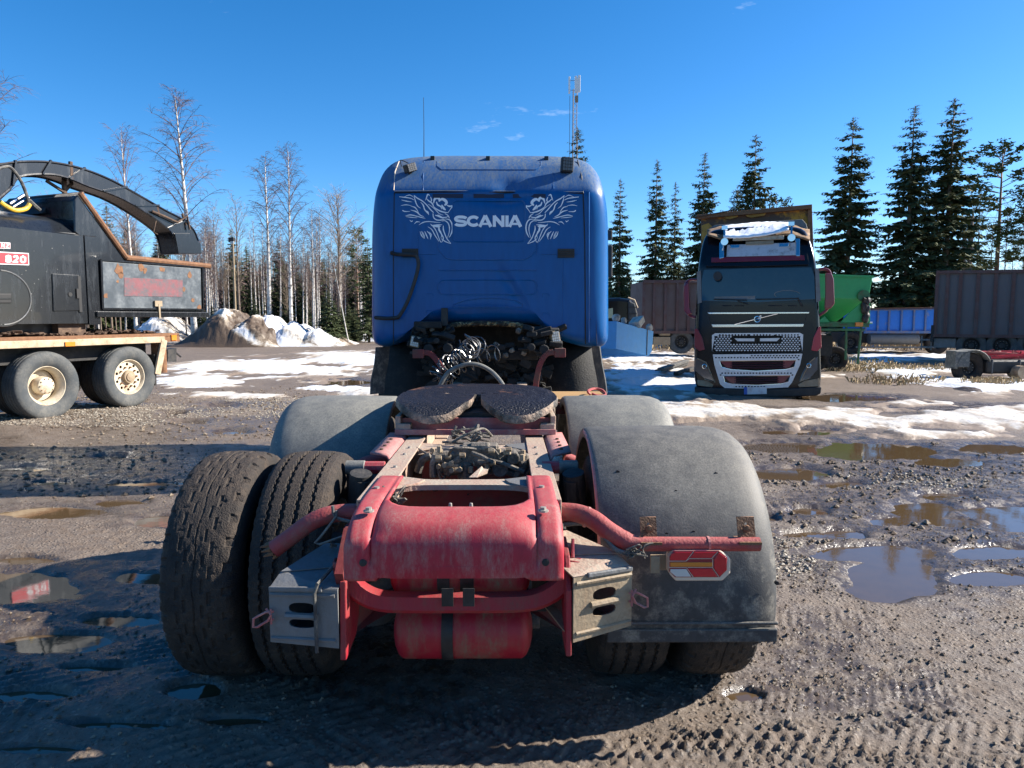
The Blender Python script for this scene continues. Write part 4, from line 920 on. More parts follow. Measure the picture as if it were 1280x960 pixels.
MB().bb(T(824,0,2.6).x, T(836,0,2.6).x, 2.56, 2.57, T(0,716,2.57).z, T(0,695,2.57).z).bb(T(911,0,2.6).x, T(917,0,2.6).x, 2.56, 2.57, T(0,717,2.57).z, T(0,697,2.57).z).bb(T(826,0,2.6).x, T(916,0,2.6).x, 2.592, 2.60, T(0,716,2.57).z, T(0,697,2.57).z).build('light_bracket', m_galv, TR)
MB().bb(T(850,0,2.57).x, T(858,0,2.57).x, 2.56, 2.60, T(0,700,2.57).z, T(0,683,2.57).z).bb(T(893,0,2.57).x, T(900,0,2.57).x, 2.56, 2.60, T(0,700,2.57).z, T(0,683,2.57).z).build('light_hanger', m_galv, TR)
# chock carriers: red plates on edge
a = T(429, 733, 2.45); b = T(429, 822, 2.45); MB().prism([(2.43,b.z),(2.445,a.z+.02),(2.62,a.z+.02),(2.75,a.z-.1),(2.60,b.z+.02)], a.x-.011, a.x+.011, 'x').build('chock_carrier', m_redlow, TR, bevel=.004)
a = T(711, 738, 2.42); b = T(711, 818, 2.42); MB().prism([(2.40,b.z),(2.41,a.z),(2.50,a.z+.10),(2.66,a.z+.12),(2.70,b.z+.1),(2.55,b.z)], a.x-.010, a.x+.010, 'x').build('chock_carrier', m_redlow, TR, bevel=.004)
hk = MB().bar(T(722,722,2.50), T(724,702,2.55), .02, .05).bar(T(716,700,2.56), T(716,676,2.60), .012, .06).box(T(722,716,2.47), (.03,.03,.03)); hk.build('carrier_hinge', m_red, TR, bevel=.003)
MB().prism([(2.44,.78),(2.60,.90),(2.66,.90),(2.66,.70),(2.5,.66)], T(431,700,2.6).x-.0, T(431,700,2.6).x+.03, 'x').build('carrier_bracket', m_reddark, TR)
# ---- fifth wheel
FW = bpy.data.objects.new('fifth_wheel', None); COL.objects.link(FW); FW.parent = TR
half = [(.018,4.40),(.022,4.30),(.034,4.20),(.058,4.11),(.10,4.04),(.16,3.985),(.23,3.965),(.29,3.97),(.36,4.01),(.43,4.08),(.468,4.17),(.482,4.28),(.48,4.42),(.462,4.55),(.42,4.67),(.35,4.77),(.25,4.845),(.13,4.88),(0,4.89)]
outl = [(x, y) for x, y in half]+[(-x, y) for x, y in half[-2::-1]]
outl = resample([(p.x, p.y) for p in smooth_path([(a, b, 0) for a, b in outl], 3, True)], 120)
def fwz(x, y):
    r_ = max(0, (4.13-y))/.16; rr_ = math.hypot(x, y-4.42)
    g = .007*math.exp(-((abs(x)-.24)**2+(y-4.42)**2-.018)**2/.00004)
    return 1.188+(y-4.0)*.045-.055*r_**1.6-.0-.004*(math.sin(rr_*70)*.5) + (.006*(vn(np.array(x*40.), np.array(y*40.), 3)-.5))
cx_, cy_ = 0., 4.56; vs = []; fs = []; NR = 12
for k in range(0, NR+1):
    for p in outl:
        # points pulled toward a spine point on the same side to keep the slot open
        sx_ = math.copysign(.24, p.x) if abs(p.x) > .0 else 0; c_ = Vector((sx_*min(1, abs(p.x)/.2), 4.45)); q_ = c_+(p-c_)*(k/NR); vs.append((q_.x, q_.y, float(fwz(q_.x, q_.y))))
n_ = len(outl)
for k in range(NR):
    for i in range(n_): fs.append((k*n_+i, k*n_+(i+1) % n_, (k+1)*n_+(i+1) % n_, (k+1)*n_+i))
MB().add(vs, fs).build('top_plate', m_grease, FW, smooth=True, fix=False)
vs = []; fs = []
for i, p in enumerate(outl):
    z = float(fwz(p.x, p.y)); th_ = .034+.012*max(0, (4.25-p.y)/.3); o_ = (p-Vector((0,4.45))).normalized()*.006
    if abs(p.x) < .13 and p.y < 4.45: o_ = Vector((0,-.002))
    vs += [(p.x, p.y, z+.0), (p.x+o_.x, p.y+o_.y, z-.012), (p.x+o_.x, p.y+o_.y, z-th_), (p.x*.96, 4.45+(p.y-4.45)*.95, z-th_-.006)]
for i in range(n_):
    j = (i+1) % n_
    for k in range(3): fs.append((4*i+k, 4*j+k, 4*j+k+1, 4*i+k+1))
MB().add(vs, fs).build('plate_rim', m_lip, FW, smooth=True, ang=50)
MB().bb(-.42,.42,4.14,4.75,1.085,1.125).build('plate_underside', m_soot, FW)
MB().bb(-.075,.075,4.38,4.50,1.10,1.17).lathe([(1.10,.05),(1.19,.05)], (0,4.44,0), 'z', 12).build('jaw', m_grease, FW)
bp_ = MB().prism([(-.46,4.02),(.46,4.02),(.43,4.95),(-.43,4.95)], 1.012, 1.022, 'z').bb(-.46,.46,4.018,4.03,1.012,1.045).bb(-.43,.43,4.10,4.12,1.02,1.10)
bp_.build('base_plate', m_pink, FW, bevel=.003)
for s_ in (-1, 1): MB().prism([(4.12,1.022),(4.75,1.022),(4.62,1.12),(4.25,1.12)], s_*.44, s_*.36, 'x').lathe([(-.06,.045),(.06,.045)], (s_*.42,4.44,1.10), 'x', 14).bb(s_*.37, s_*.455, 4.03, 4.10, 1.022, 1.075).bb(s_*.43, s_*.46, 4.04, 4.3, 1.02, 1.12).build('pivot_block', m_rail, FW, bevel=.006)
pinkflange = MB()
for s_ in (-1, 1):
    vs = []; fs = []
    cr_ = [(.40,1.008),(.44,1.009),(.465,1.004),(.478,.985),(.480,.94),(.480,.80)] ; ys_ = [3.42,3.5,3.7,4.1]
    cr_ = [(.388,.86),(.390,.965),(.395,.99),(.408,1.006),(.44,1.009),(.50,1.010)]
    for y in ys_:
        for (x, z) in cr_: vs.append((s_*x, y+(0.0 if y > 3.45 else (x-.388)*.6), z))
    for i in range(len(ys_)-1):
        for k in range(len(cr_)-1): fs.append((i*6+k, i*6+k+1, (i+1)*6+k+1, (i+1)*6+k))
    MB().add(vs, fs).build('mounting_angle', m_pink, TR, smooth=True, ang=60, solid=.01)
    h = MB()
    for k in range(4): h.lathe([(-.002,.010),(.008,.009)], (s_*.455, 3.56+.1*k, 1.014), 'z', 8)
    h.build('angle_bolt', m_rustdk, TR)
# plywood deck, red junk
MB().bb(.38, .90, 4.98, 5.5, 1.09, 1.11).build('plywood_deck', m_wood, TR, bevel=.004)
MB().bb(-.9,.9,5.5,5.55,.98,1.02).bb(.3,.8,5.0,5.03,1.0,1.06).build('deck_frame', m_reddark, TR)
MB().tube(smooth_path([T(*p) for p in ((738,493,5.2),(735,489,5.2),(743,486,5.3),(753,488,5.3),(757,494,5.25),(748,495,5.2),(740,492,5.2))], 5), .010, 6).build('red_rope', m_redtube, TR)
# valve cluster between the cross members
rs_ = random.Random(11)
vb = MB()
for (u_, v_, dx, dy, dz) in ((600,566,.17,.10,.09),(560,577,.13,.08,.10),(632,574,.14,.08,.09),(575,572,.06,.06,.12),(607,578,.08,.10,.10),(545,585,.05,.06,.09),(645,585,.07,.05,.08),(590,560,.09,.05,.05),(616,564,.06,.05,.06)):
    vb.box(T(u_, v_, 3.45), (dx, dy, dz), Matrix.Rotation(rs_.uniform(-.4,.4), 3, 'Z'))
for (u_, v_, r_) in ((553,571,.03),(568,584,.04),(625,584,.04),(642,571,.03),(601,560,.03),(606,575,.035),(583,588,.03),(655,578,.025)): vb.lathe([(-.05,r_),(.04,r_),(.045,r_*.6)], T(u_, v_, 3.42), rs_.choice('xyz'), 12)
vb.build('valve_block', m_dust, TR, bevel=.006)
vf = MB()
for k in range(40): c = T(rs_.uniform(540,655), rs_.uniform(560,590), 3.36+rs_.uniform(-.05,.1)); vf.lathe([(-.014,.012),(.014,.012),(.016,.006)], c, rs_.choice('xyz'), 6)
vf.build('pipe_fitting', m_galv, TR)
hs_ = MB()
def hose(pts, r, Y): hs_.tube(smooth_path([T(u, v, Y+dy) for u, v, dy in pts], 5), r, 7)
for pl, r in (([(541,596,0),(541,580,0),(545,574,0),(555,575,0)],.016),([(559,594,0),(566,580,0),(576,573,0)],.018),([(575,596,0),(575,585,.05),(573,575,.05)],.014),([(598,562,0),(580,560,-.03),(565,562,-.03),(560,572,0)],.007),([(604,560,0),(615,561,-.02),(622,568,-.02),(624,575,0)],.007),
   ([(610,575,-.05),(630,580,-.06),(655,590,-.06)],.011),([(612,587,0),(630,590,0),(648,596,0)],.013),([(650,575,0),(653,585,0),(645,596,0)],.02),([(548,590,0),(552,600,0),(560,590,.03)],.006),([(521,560,.3),(535,568,.2),(548,575,0)],.006),([(522,590,.1),(528,575,.1),(538,570,.1)],.02),([(590,566,-.06),(603,571,-.08),(613,577,-.1)],.011),([(598,577,-.06),(612,577,-.08),(615,577,-.1)],.010),([(550,575,0),(548,585,-.02),(553,594,0),(556,596,0)],.005),([(565,553,.1),(590,540,.1),(605,536,.2),(615,545,.3)],.006),([(655,595,0),(662,588,0),(665,580,0)],.008)): hose(pl, r, 3.40)
hs_.build('air_hose', m_dust, TR, smooth=True)
MB().add([T(586,597,3.1),T(602,583,3.2),T(604,586,3.2),T(610,587,3.2),T(609,592,3.2),T(596,597,3.1)], [(0,1,2,3,4,5)]).build('bent_strip', m_rail, TR, solid=.004)
hs2 = MB()
for k in range(11):
    a = T(rs_.uniform(562,606), rs_.uniform(541,552), 3.72+rs_.uniform(0,.2)); hs2.tube(smooth_path([a]+[a+Vector((rs_.uniform(-.09,.11), rs_.uniform(-.04,.04), rs_.uniform(-.04,.05))) for _ in range(3)], 4), rs_.uniform(.004,.009), 5)
for k in range(14):
    a = T(rs_.uniform(480,500), rs_.uniform(618,638), 2.75); hs2.tube(smooth_path([a]+[a+Vector((rs_.uniform(-.03,.04), rs_.uniform(-.04,.04), rs_.uniform(-.05,.04))) for _ in range(3)], 4), rs_.uniform(.004,.007), 5)
for k in range(9):
    a = T(rs_.uniform(405,440), rs_.uniform(685,730), 2.72); hs2.tube(smooth_path([a]+[a+Vector((rs_.uniform(-.05,.06), rs_.uniform(-.03,.03), rs_.uniform(-.06,.05))) for _ in range(3)], 4), .006, 5)
hs2.build('frayed_cable', m_dust, TR)
# spiral hoses
sp = MB()
def coil(path, rad, turns, thick):
    pts = smooth_path([T(*p) for p in path], 12); m_ = len(pts); out = []
    N_ = turns*14
    for i in range(N_+1):
        t_ = i/N_*(m_-1); j = min(int(t_), m_-2); p = pts[j].lerp(pts[j+1], t_-j); d = (pts[j+1]-pts[j]).normalized(); u_ = d.cross(Vector((0,1,0))).normalized(); w__ = d.cross(u_); a = 2*math.pi*i/14
        out.append(p+(u_*math.cos(a)+w__*math.sin(a))*rad*(1+.15*math.sin(i*.13)))
    sp.tube(out, thick, 5)
coil([(560,478,6.3),(548,470,6.3),(556,458,6.3),(572,450,6.2),(584,440,6.1),(592,430,6.0)], .075, 17, .0075)
coil([(566,482,6.2),(552,476,6.2),(565,462,6.2),(585,455,6.3),(600,445,6.3),(625,440,6.4)], .065, 12, .006)
coil([(582,436,6.1),(592,430,6.1),(600,440,6.2)], .09, 3, .007)
sp.build('coiled_hose', mat('glossy_black_hose', (.02,.02,.02), .22, spec=.8), TR, smooth=True)
MB().tube(smooth_path([T(*p) for p in ((548,486,6.0),(560,466,6.0),(580,456,6.0),(598,456,6.0),(615,465,6.0),(628,480,5.9),(632,492,5.8))], 6), .018, 10).build('grey_hose', m_fend2, TR, smooth=True)
eng = MB()
for k in range(90): eng.box(T(rs_.uniform(525,695), rs_.uniform(446,492), rs_.uniform(7.4,8.3)), (rs_.uniform(.03,.22), .1, rs_.uniform(.02,.12)), Matrix.Rotation(rs_.uniform(-.6,.6), 3, 'Y'))
eng.build('gearbox', m_burnt, TR, bevel=.01)
# ============================================================ WHEEL CHOCKS (lifted out of their carriers)
def chock(u0, v0, u1, v1, Y, yaw, label, mface, mtop, flip):
    p0 = P(u0, v1, Y); p1 = P(u1, v1, Y); p2 = P(u0, v0, Y); Wd = abs((p1-p0).x)*1.02; H = p2.z-p0.z
    root = empty('wheel_chock', (p0.x if not flip else p1.x, Y, p0.z), yaw, label, 'wheel chock', 'wheel chocks hung behind the truck')
    s_ = -1 if flip else 1      # local x runs outwards from the carrier
    X = lambda t: s_*t
    fx = [(X(0),0),(X(Wd),.012),(X(Wd),H*.97),(X(0),H)]
    holes = [oval(X(Wd*.52), H*.66, Wd*.20, H*.095, 18, .8), oval(X(Wd*.52), H*.40, Wd*.20, H*.08, 18, .8)]
    holed_plate('face', fx, holes, .006, mface, root)
    MB().tube([(X(Wd*.28),-.006,H*.53),(X(Wd*.76),-.006,H*.53)], .012, 8).tube([(X(.01),-.004,H*.90),(X(Wd*.98),-.004,H*.88)], .008, 6).tube([(X(.01),-.004,H*.13),(X(Wd*.98),-.004,H*.13)], .007, 6).build('pressed_rib', mface, root, smooth=True)
    D = .30
    MB().add([(X(0),0,H),(X(Wd),0,H*.97),(X(Wd*.95),.07,H+.028),(X(Wd*.55),D,H+.035),(X(Wd*.12),D,H+.035),(X(.0),.12,H+.02)], [(0,1,2,5),(5,2,3,4)]).build('top_plate', mtop, root, solid=.005)
    MB().add([(X(0),.0,0),(X(Wd),.0,.012),(X(Wd*.55),D,.05),(X(.1*Wd),D,.05)], [(0,1,2,3)]).build('bottom_plate', mface, root, solid=.005)
    MB().add([(X(Wd),.0,.012),(X(Wd),.0,H*.97),(X(Wd*.55),D,H+.03),(X(Wd*.55),D,.05)], [(0,1,2,3)]).build('side_plate', mtop, root, solid=.005)
    MB().add([(X(0),.30,.0),(X(Wd*.8),.18,.0),(X(Wd*.8),.18,H),(X(0),.30,H)], [(0,1,2,3)]).build('inner_plate', m_seam, root)
    MB().bar((X(Wd*.22),-.005,H-.0), (X(Wd*1.0),-.002,H*.97), .014, .018).build('rolled_edge', m_galvdk, root, bevel=.004)
    MB().add([(X(Wd*.30),.13,H+.03),(X(Wd*.93),.06,H+.034),(X(Wd*.62),D,H+.065),(X(Wd*.22),D,H+.065)], [(0,1,2,3)]).build('folded_flap', mtop, root, solid=.004)
    # wire clip
    pts = [(X(Wd*.93),-.01,H*.60),(X(Wd*1.0),-.035,H*.63),(X(Wd*1.10),-.04,H*.57),(X(Wd*1.17),-.04,H*.52),(X(Wd*1.18),-.04,H*.38),(X(Wd*1.13),-.035,H*.37),(X(Wd*1.01),-.02,H*.45),(X(Wd*.93),-.01,H*.47)]
    MB().tube(pts, .0042, 6).tube([(X(Wd*.95),-.02,H*.40),(X(Wd*.95),-.02,H*.66)], .004, 6).tube([(X(Wd*1.02),-.02,H*.66),(X(Wd*.93),-.03,H*.58),(X(Wd*1.0),-.03,H*.45)], .004, 6).build('wire_clip', m_pink, root, smooth=True)
    return root
chock(716, 722, 803, 803, 2.41, R(27), 'tan rusty wheel chock lit by sun, under the tail light', m_galv, m_rail, False)
lc = chock(337, 737, 424, 810, 2.43, R(-6), 'grey wheel chock in shade with a rubber strap, before the twin tyres', m_galvdk, m_galvdk, True)
_H = .22
MB().tube([(-.075,-.018,-.012),(-.078,-.018,.205),(-.07,-.012,.235),(-.02,.2,.30)], .007, 6).build('rubber_strap', m_fend, lc)
# ============================================================ helpers for objects standing in a vertical plane
class Pl:
    """vertical working plane: root at (ox,oy), local X along dir, local Y away from camera, local Z up"""
    def __init__(s, ox, oy, ang):
        s.ox, s.oy, s.a = ox, oy, ang; s.d = (math.cos(ang), math.sin(ang))
    def at(s, u, v, dep=0.0):
        rx, ry, rz = ray(u, v); dx, dy = s.d; ox = s.ox-dy*dep; oy = s.oy+dx*dep
        # t*(rx,ry) = (ox,oy)+a*(dx,dy)
        det = rx*(-dy)+dx*ry; t = (ox*(-dy)+dx*oy)/det; a = (rx*oy-ry*ox)/det
        return Vector((a, dep, CAMH+rz*t))
    def p2(s, u, v, dep=0.0):
        q = s.at(u, v, dep); return (q.x, q.z)
    def root(s, name, label, cat, group=None): return empty(name, (s.ox, s.oy, 0), s.a, label, cat, group)
def arcpts(c, r, a0, a1, n=8): return [(c[0]+r*math.cos(R(a0+(a1-a0)*k/n)), c[1]+r*math.sin(R(a0+(a1-a0)*k/n))) for k in range(n+1)]
m_vblk = mat('black_navy_paint', (.003,.004,.007), .22, spec=.35, coat=.1, dirt=(.05,.045,.04), dscale=3, dlo=.64, dhi=.95, damt=.4, var=.1)
m_maroon = mat('maroon_paint', (.16,.008,.020), .35, coat=.3, dirt=(.12,.08,.07), dscale=4, dlo=.5, dhi=.8, damt=.4)
m_chrome = mat('chrome', (.62,.64,.66), .14, metal=1., var=.03)
m_grille = mat('silver_grille', (.58,.59,.60), .4, metal=.25, dirt=(.25,.23,.2), dscale=6, dlo=.5, dhi=.8, damt=.5)
m_glass = mat('tinted_windscreen', (.003,.022,.042), .06, spec=.6, dirt=(.05,.07,.08), dscale=2.5, dlo=.48, dhi=.9, damt=.4, drough=.2)
m_head = mat('headlamp_glass', (.06,.065,.07), .1, spec=.8, coat=.5)
# ------------------------------------------------------------ black truck facing the camera
ox, oy = 5.17, 15.0; VP = Pl(ox, oy, -math.atan2(ox, oy))
VT = VP.root('parked_truck', 'black parked truck facing us with silver honeycomb grille and snow on its roof', 'truck')
def V(u, v, d=0.): return VP.at(u, v, d)
def V2(u, v, d=0.): return VP.p2(u, v, d)
pxo = [(868,470),(868,440),(869,400),(871,360),(874,325),(878,300),(884,289),(895,284),(920,281),(950,280),(985,280),(1003,283),(1011,292),(1017,310),(1020,330),(1023,370),(1025,410),(1026,450),(1026,475),(1022,487),(1005,490),(947,491),(890,490),(873,486)]
ol = [V2(u, v, .2) for u, v in pxo]; ol = resample([(p.x, p.y) for p in smooth_path([(a, b, 0) for a, b in ol], 4, True)], 120)
vz = V2(947, 330)[1]
cabV = loft(ol, (V2(947,400)[0], 1.9), [(.03,.10),(.035,.06),(.06,.03),(.11,.01),(.2,0),(1.4,0),(2.1,0),(2.2,.05)], lambda q: .45*max(0, q.y-vz)**1.2+ .05*max(0,(q.y-2.0)), fill=16).build('cab', m_vblk, VT, smooth=True, ang=50)
def Vf(u, v, off=.0):
    q = V(u, v); q.y = .03+.45*max(0, q.z-vz)**1.2+.05*max(0, q.z-2.0)-off; r_ = VP.at(u, v, q.y); return r_
def vplate(name, pts, m_, par, off=.012, th=.02, bevel=.0):
    vs = [Vf(u, v, off) for u, v in pts]; n = len(vs); mb = MB().add(vs+[p+Vector((0, th, 0)) for p in vs], [tuple(range(n-1, -1, -1)), tuple(range(n, 2*n))]+[(i, (i+1) % n, (i+1) % n+n, i+n) for i in range(n)])
    return mb.build(name, m_, par, bevel=bevel)
ws = vplate('windscreen', [(880,337),(947,335),(1014,334),(1018,345),(1019,374),(947,378),(877,376),(877,350)], m_glass, cabV, .02, .03, .004)
vplate('sun_visor', [(883,320),(1009,317),(1011,326),(1011,331),(947,333),(882,333)], m_vblk, cabV, .10, .09, .01); vplate('visor_stripe', [(889,322),(1005,319),(1006,325),(889,328)], m_maroon, cabV, .115, .02, .003)
vplate('pillar', [(871,340),(876,338),(877,378),(872,380)], m_galvdk, cabV, .015, .02)
vplate('pillar', [(1019,335),(1024,338),(1026,376),(1020,378)], m_galvdk, cabV, .015, .02)
wp = MB()
wp.tube([Vf(892,374,.05), Vf(934,375,.05)], .012, 5).tube([Vf(945,374,.05), Vf(997,373,.05)], .012, 5).tube([Vf(997,372,.05), Vf(1003,383,.05)], .018, 5).tube([Vf(922,376,.05), Vf(935,380,.05)], .012, 5)
wp.build('wiper', m_black, cabV)
MB().tube(smooth_path([Vf(984+16*math.cos(R(a)), 368+5*math.sin(R(a)), .024) for a in range(150, 370, 20)], 3), .008, 5).build('steering_wheel', m_galvdk, cabV)
vplate('paper_strip', [(893,371),(944,370),(944,374),(893,375)], m_galvdk, ws, .024, .003)
vplate('mirror_lens', [(897+5.5*math.cos(R(a)), 345+6*math.sin(R(a))) for a in range(0, 360, 30)], m_black, cabV, .2, .06, .01)
# panel under screen
pn = MB()
for pl in (((884,388),(890,412)),((1010,388),(1003,412))): pn.tube([Vf(*pl[0], .004), Vf(*pl[1], .004)], .008, 5)
for (u0,u1,v_) in ((902,915,382),(918,930,382),(960,978,382),(985,996,382)): pn.tube([Vf(u0,v_,.004), Vf(u1,v_,.004)], .012, 5)
pn.build('body_crease', m_black, cabV)
for (u0,u1,v0,v1) in ((884,1012,390.5,392.5),(889,1005,405.5,409)):
    vplate('chrome_strip', [(u0,v0),(u1,v0-.6),(u1-1,v1-.6),(u0+2,v1)], m_chrome, cabV, .03, .035, .005)
MB().tube([Vf(918,405.5,.03), Vf(972,392,.03)], .012, 6).build('diagonal_bar', m_chrome, cabV)
ring = [Vf(946.5+3.6*math.cos(R(a)), 399+3.6*math.sin(R(a)), .04) for a in range(0, 361, 24)]
lg = MB().tube(ring, .012, 6); lg.tube([Vf(949,396.4,.04), Vf(951,394.2,.04)], .010, 5); lg.tube([Vf(949,394.2,.04), Vf(951.2,394.2,.04), Vf(951.2,396.6,.04)], .006, 5); lg.tube([Vf(943.3,399,.045), Vf(949.8,399,.045)], .010, 5); lg.build('maker_emblem', m_chrome, cabV)
# honeycomb grilles with real holes
def poly_in(p, poly):
    x, y = p; c = False; n = len(poly)
    for i in range(n):
        x1, y1 = poly[i]; x2, y2 = poly[(i+1) % n]
        if (y1 > y) != (y2 > y) and x < (x2-x1)*(y-y1)/(y2-y1)+x1: c = not c
    return c
def grille(name, outer, blocks, pitch=3.9, rr_=1.35):
    holes = []; ins = [ ]
    us = [p[0] for p in outer]; vs_ = [p[1] for p in outer]; cu, cv = sum(us)/len(us), sum(vs_)/len(vs_)
    j = 0; v = min(vs_)+2.6
    while v < max(vs_)-1.5:
        u = min(us)+2+(pitch/2 if j % 2 else 0)
        while u < max(us)-1.5:
            corners = [(u+a*2.6, v+b*2.0) for a in (-1, 1) for b in (-1, 1)]
            if all(poly_in(c, outer) for c in corners) and not any(b[0]-2.2 < u < b[2]+2.2 and b[1]-1.6 < v < b[3]+1.6 for b in blocks):
                holes.append([V2(u+rr_*math.cos(R(a)), v+rr_*.72*math.sin(R(a))) for a in range(0, 360, 60)])
            u += pitch
        v += pitch*.62; j += 1
    for b in blocks:
        if len(b) > 4: holes.append([V2(u, v) for u, v in b[4]])
    return holed_plate(name, [V2(u, v) for u, v in outer], holes, .02, m_grille, cabV, map3=lambda c: Vector((c.x, c.y-.005, c.z)))
grille('upper_grille', [(890,419),(894,416.5),(1000,416),(1004,418),(1003,439),(1000,441),(894,441),(890,439)], [(917,421,975,427,[(918,423),(943,423),(943,426.5),(922,426.5)]),(949,421,975,427,[(950,423),(975,422.5),(971,426.5),(950,426.5)])])
b1 = [(899,451),(995,450),(993,459),(982,462),(945,464),(914,462),(902,459)]; b2 = [(904,470),(988,469),(986,477),(976,480),(945,481.5),(915,480),(906,478)]
grille('lower_grille', [(891,443),(1003,442),(1000,456),(990,478),(985,484),(945,486),(906,485),(900,480),(893,456)], [(899,450,995,464,b1),(904,469,988,481,b2)])
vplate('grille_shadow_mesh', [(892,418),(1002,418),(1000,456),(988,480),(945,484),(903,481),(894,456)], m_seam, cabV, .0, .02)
for b in (b1, b2):
    pts = [Vf(u, v, .03) for u, v in b]; MB().tube(pts+[pts[0]], .016, 6).build('chrome_frame', m_chrome, cabV)
    us = [p[0] for p in b]; mid = (b[0][1]+b[3][1])/2; v0 = b[0][1]; v1 = v0+11
    g_ = MB()
    vplate('maroon_insert', [(b[0][0]+1, b[0][1]+1),(b[0][0]+16,b[0][1]+1),(b[0][0]+16,v1-1),(b[0][0]+9,v1-3)], m_maroon, cabV, .012, .01); vplate('maroon_insert', [(b[1][0]-16,b[1][1]+1),(b[1][0]-1,b[1][1]+1),(b[1][0]-8,v1-3),(b[1][0]-16,v1-1)], m_maroon, cabV, .012, .01)
    for k in range(1, 4): g_.tube([Vf(b[0][0]+14, v0+k*2.9, .012), Vf(b[1][0]-14, v0+k*2.9, .012)], .011, 5)
    g_.build('grille_bar', mat('dark_maroon', (.06,.006,.012), .5), cabV)
vplate('headlamp', [(869,447),(880,452),(888,466),(893,477),(880,473),(869,464)], m_head, cabV, .02, .06, .01); vplate('headlamp', [(1022,446),(1011,452),(1003,466),(999,477),(1012,474),(1022,462)], m_head, cabV, .02, .06, .01)
for u_, v_ in ((880.5,458),(1011,457)):
    pts = [Vf(u_+2.6*math.cos(R(a)), v_+2.6*math.sin(R(a)), .045) for a in range(0, 361, 30)]; MB().tube(pts, .010, 5).build('lamp_ring', m_chrome, cabV)
    MB().tube([Vf(u_-9 if u_ < 900 else u_+8, v_-10, .03), Vf(u_+2 if u_ < 900 else u_+2, v_-5, .03), Vf(u_+13 if u_ < 900 else u_-11, v_+20, .03), Vf(u_ if u_ < 900 else u_, v_+16, .03)], .012, 5).build('lamp_trim', m_galv, cabV)
vplate('fog_lamp', [(871,475),(884,476),(892,481),(890,484),(872,482)], m_galv, cabV, .02, .05, .008); vplate('fog_lamp', [(1024,473),(1006,476),(997,481),(999,484),(1024,483)], m_galv, cabV, .02, .05, .008)
vplate('side_marker', [(868,411),(872,411),(878,423),(881,437),(874,439),(868,434)], m_maroon, cabV, .05, .1, .01); vplate('side_marker', [(1026,408),(1023,409),(1017,422),(1014,438),(1022,439),(1027,434)], mat('bright_maroon', (.33,.012,.03), .3, coat=.4), cabV, .05, .1, .01)
vplate('bumper', [(868,484),(947,487),(1027,484),(1026,492),(1020,495),(947,497),(876,495),(869,492)], m_black, cabV, .06, .3, .02)
pl_ = vplate('number_plate', [(930,484),(958.5,483.5),(958.5,492.5),(930,493)], mat('plate_white', (.62,.60,.60), .5, dirt=(.5,.38,.36), dscale=8), cabV, .075, .01)
vplate('plate_band', [(930,484),(934,484),(934,493),(930,493)], mat('plate_blue', (.05,.12,.42), .5), pl_, .079, .004)
# mirrors
for pl, q in (([(872,350),(863,350),(857,356),(856,375),(858,390),(866,396),(871,396)], [(855,357),(861,352),(862,385),(865,392),(860,394),(855,388)]), ([(1023,337),(1033,337),(1038,344),(1038,372),(1034,386),(1026,393),(1022,395)], [(1032,341),(1040,343),(1042,350),(1043,380),(1038,386),(1031,386),(1032,366)])):
    MB().tube(smooth_path([V(u, v, .15) for u, v in pl], 4), .03, 8).build('mirror_arm', m_maroon, VT, smooth=True)
    MB().prism([V2(u, v, .05) for u, v in q], .0, .20).build('side_mirror', m_maroon, VT, bevel=.02)
# roof gear
vplate('light_box', [(909,306),(995,303),(996,319),(908,321)], mat('dirty_white_box', (.45,.47,.50), .5, dirt=(.12,.10,.08), dscale=5, dlo=.5, dhi=.7), cabV, .12, .10, .01)
vplate('chrome_post', [(899,303),(905,303),(905,322),(899,323)], m_chrome, cabV, .16, .1, .01); vplate('chrome_post', [(994,298),(1000,298),(1000,320),(995,320)], m_chrome, cabV, .16, .1, .01)
vplate('light_bar', [(916,297),(980,294),(980,299),(916,301)], mat('warning_bar', (.45,.38,.28), .5, dirt=(.3,.2,.12), dscale=8), cabV, .2, .1, .01)
vplate('led_bar', [(932,302),(967,300),(967,304.5),(932,306)], m_galv, cabV, .16, .06, .004)
vplate('small_lamp', [(913,306),(924,305.6),(924,309.5),(913,310)], m_chrome, cabV, .15, .05, .004); vplate('small_lamp', [(974,304),(988,303.5),(988,308),(974,308.5)], m_chrome, cabV, .15, .05, .004)
for (u_, v_, s_) in ((906,300,-1),(989,295,1)):
    MB().lathe([(-.16,.075),(-.10,.05),(.1,.02),(.35,.02)], V(u_, v_+3, .1), 'y', 14).bar(V(u_, v_+2, .1), V(u_+s_*1, v_-16, .25), .04, .04).box(V(u_, v_-15, .25), (.12,.12,.08)).build('air_horn', m_chrome, cabV, smooth=True)
rs_ = random.Random(4)
def heapmesh(name, poly, d0, d1, hgt, m_, par, seed):
    mb = MB(); us = [p[0] for p in poly]; 
    vs = []; fs = []; n = 24; mm_ = 10
    for i in range(n+1):
        u = min(us)+(max(us)-min(us))*i/n; col_ = [p for p in poly]
        lo = np.interp(u, [p[0] for p in poly[:len(poly)//2]], [p[1] for p in poly[:len(poly)//2]]); hi = np.interp(u, [p[0] for p in poly[len(poly)//2:]], [p[1] for p in poly[len(poly)//2:]])
        for j in range(mm_+1):
            t_ = j/mm_; q = V(u, lo+(hi-lo)*t_, d0+(d1-d0)*t_); q.z += hgt*math.sin(math.pi*t_)*(.6+.8*rs_.random())*.3+.015*rs_.random(); vs.append(q)
    for i in range(n):
        for j in range(mm_): fs.append((i*(mm_+1)+j, i*(mm_+1)+j+1, (i+1)*(mm_+1)+j+1, (i+1)*(mm_+1)+j))
    o = MB().add(vs, fs).build(name, m_, par, smooth=True, ang=180, solid=.03); return o
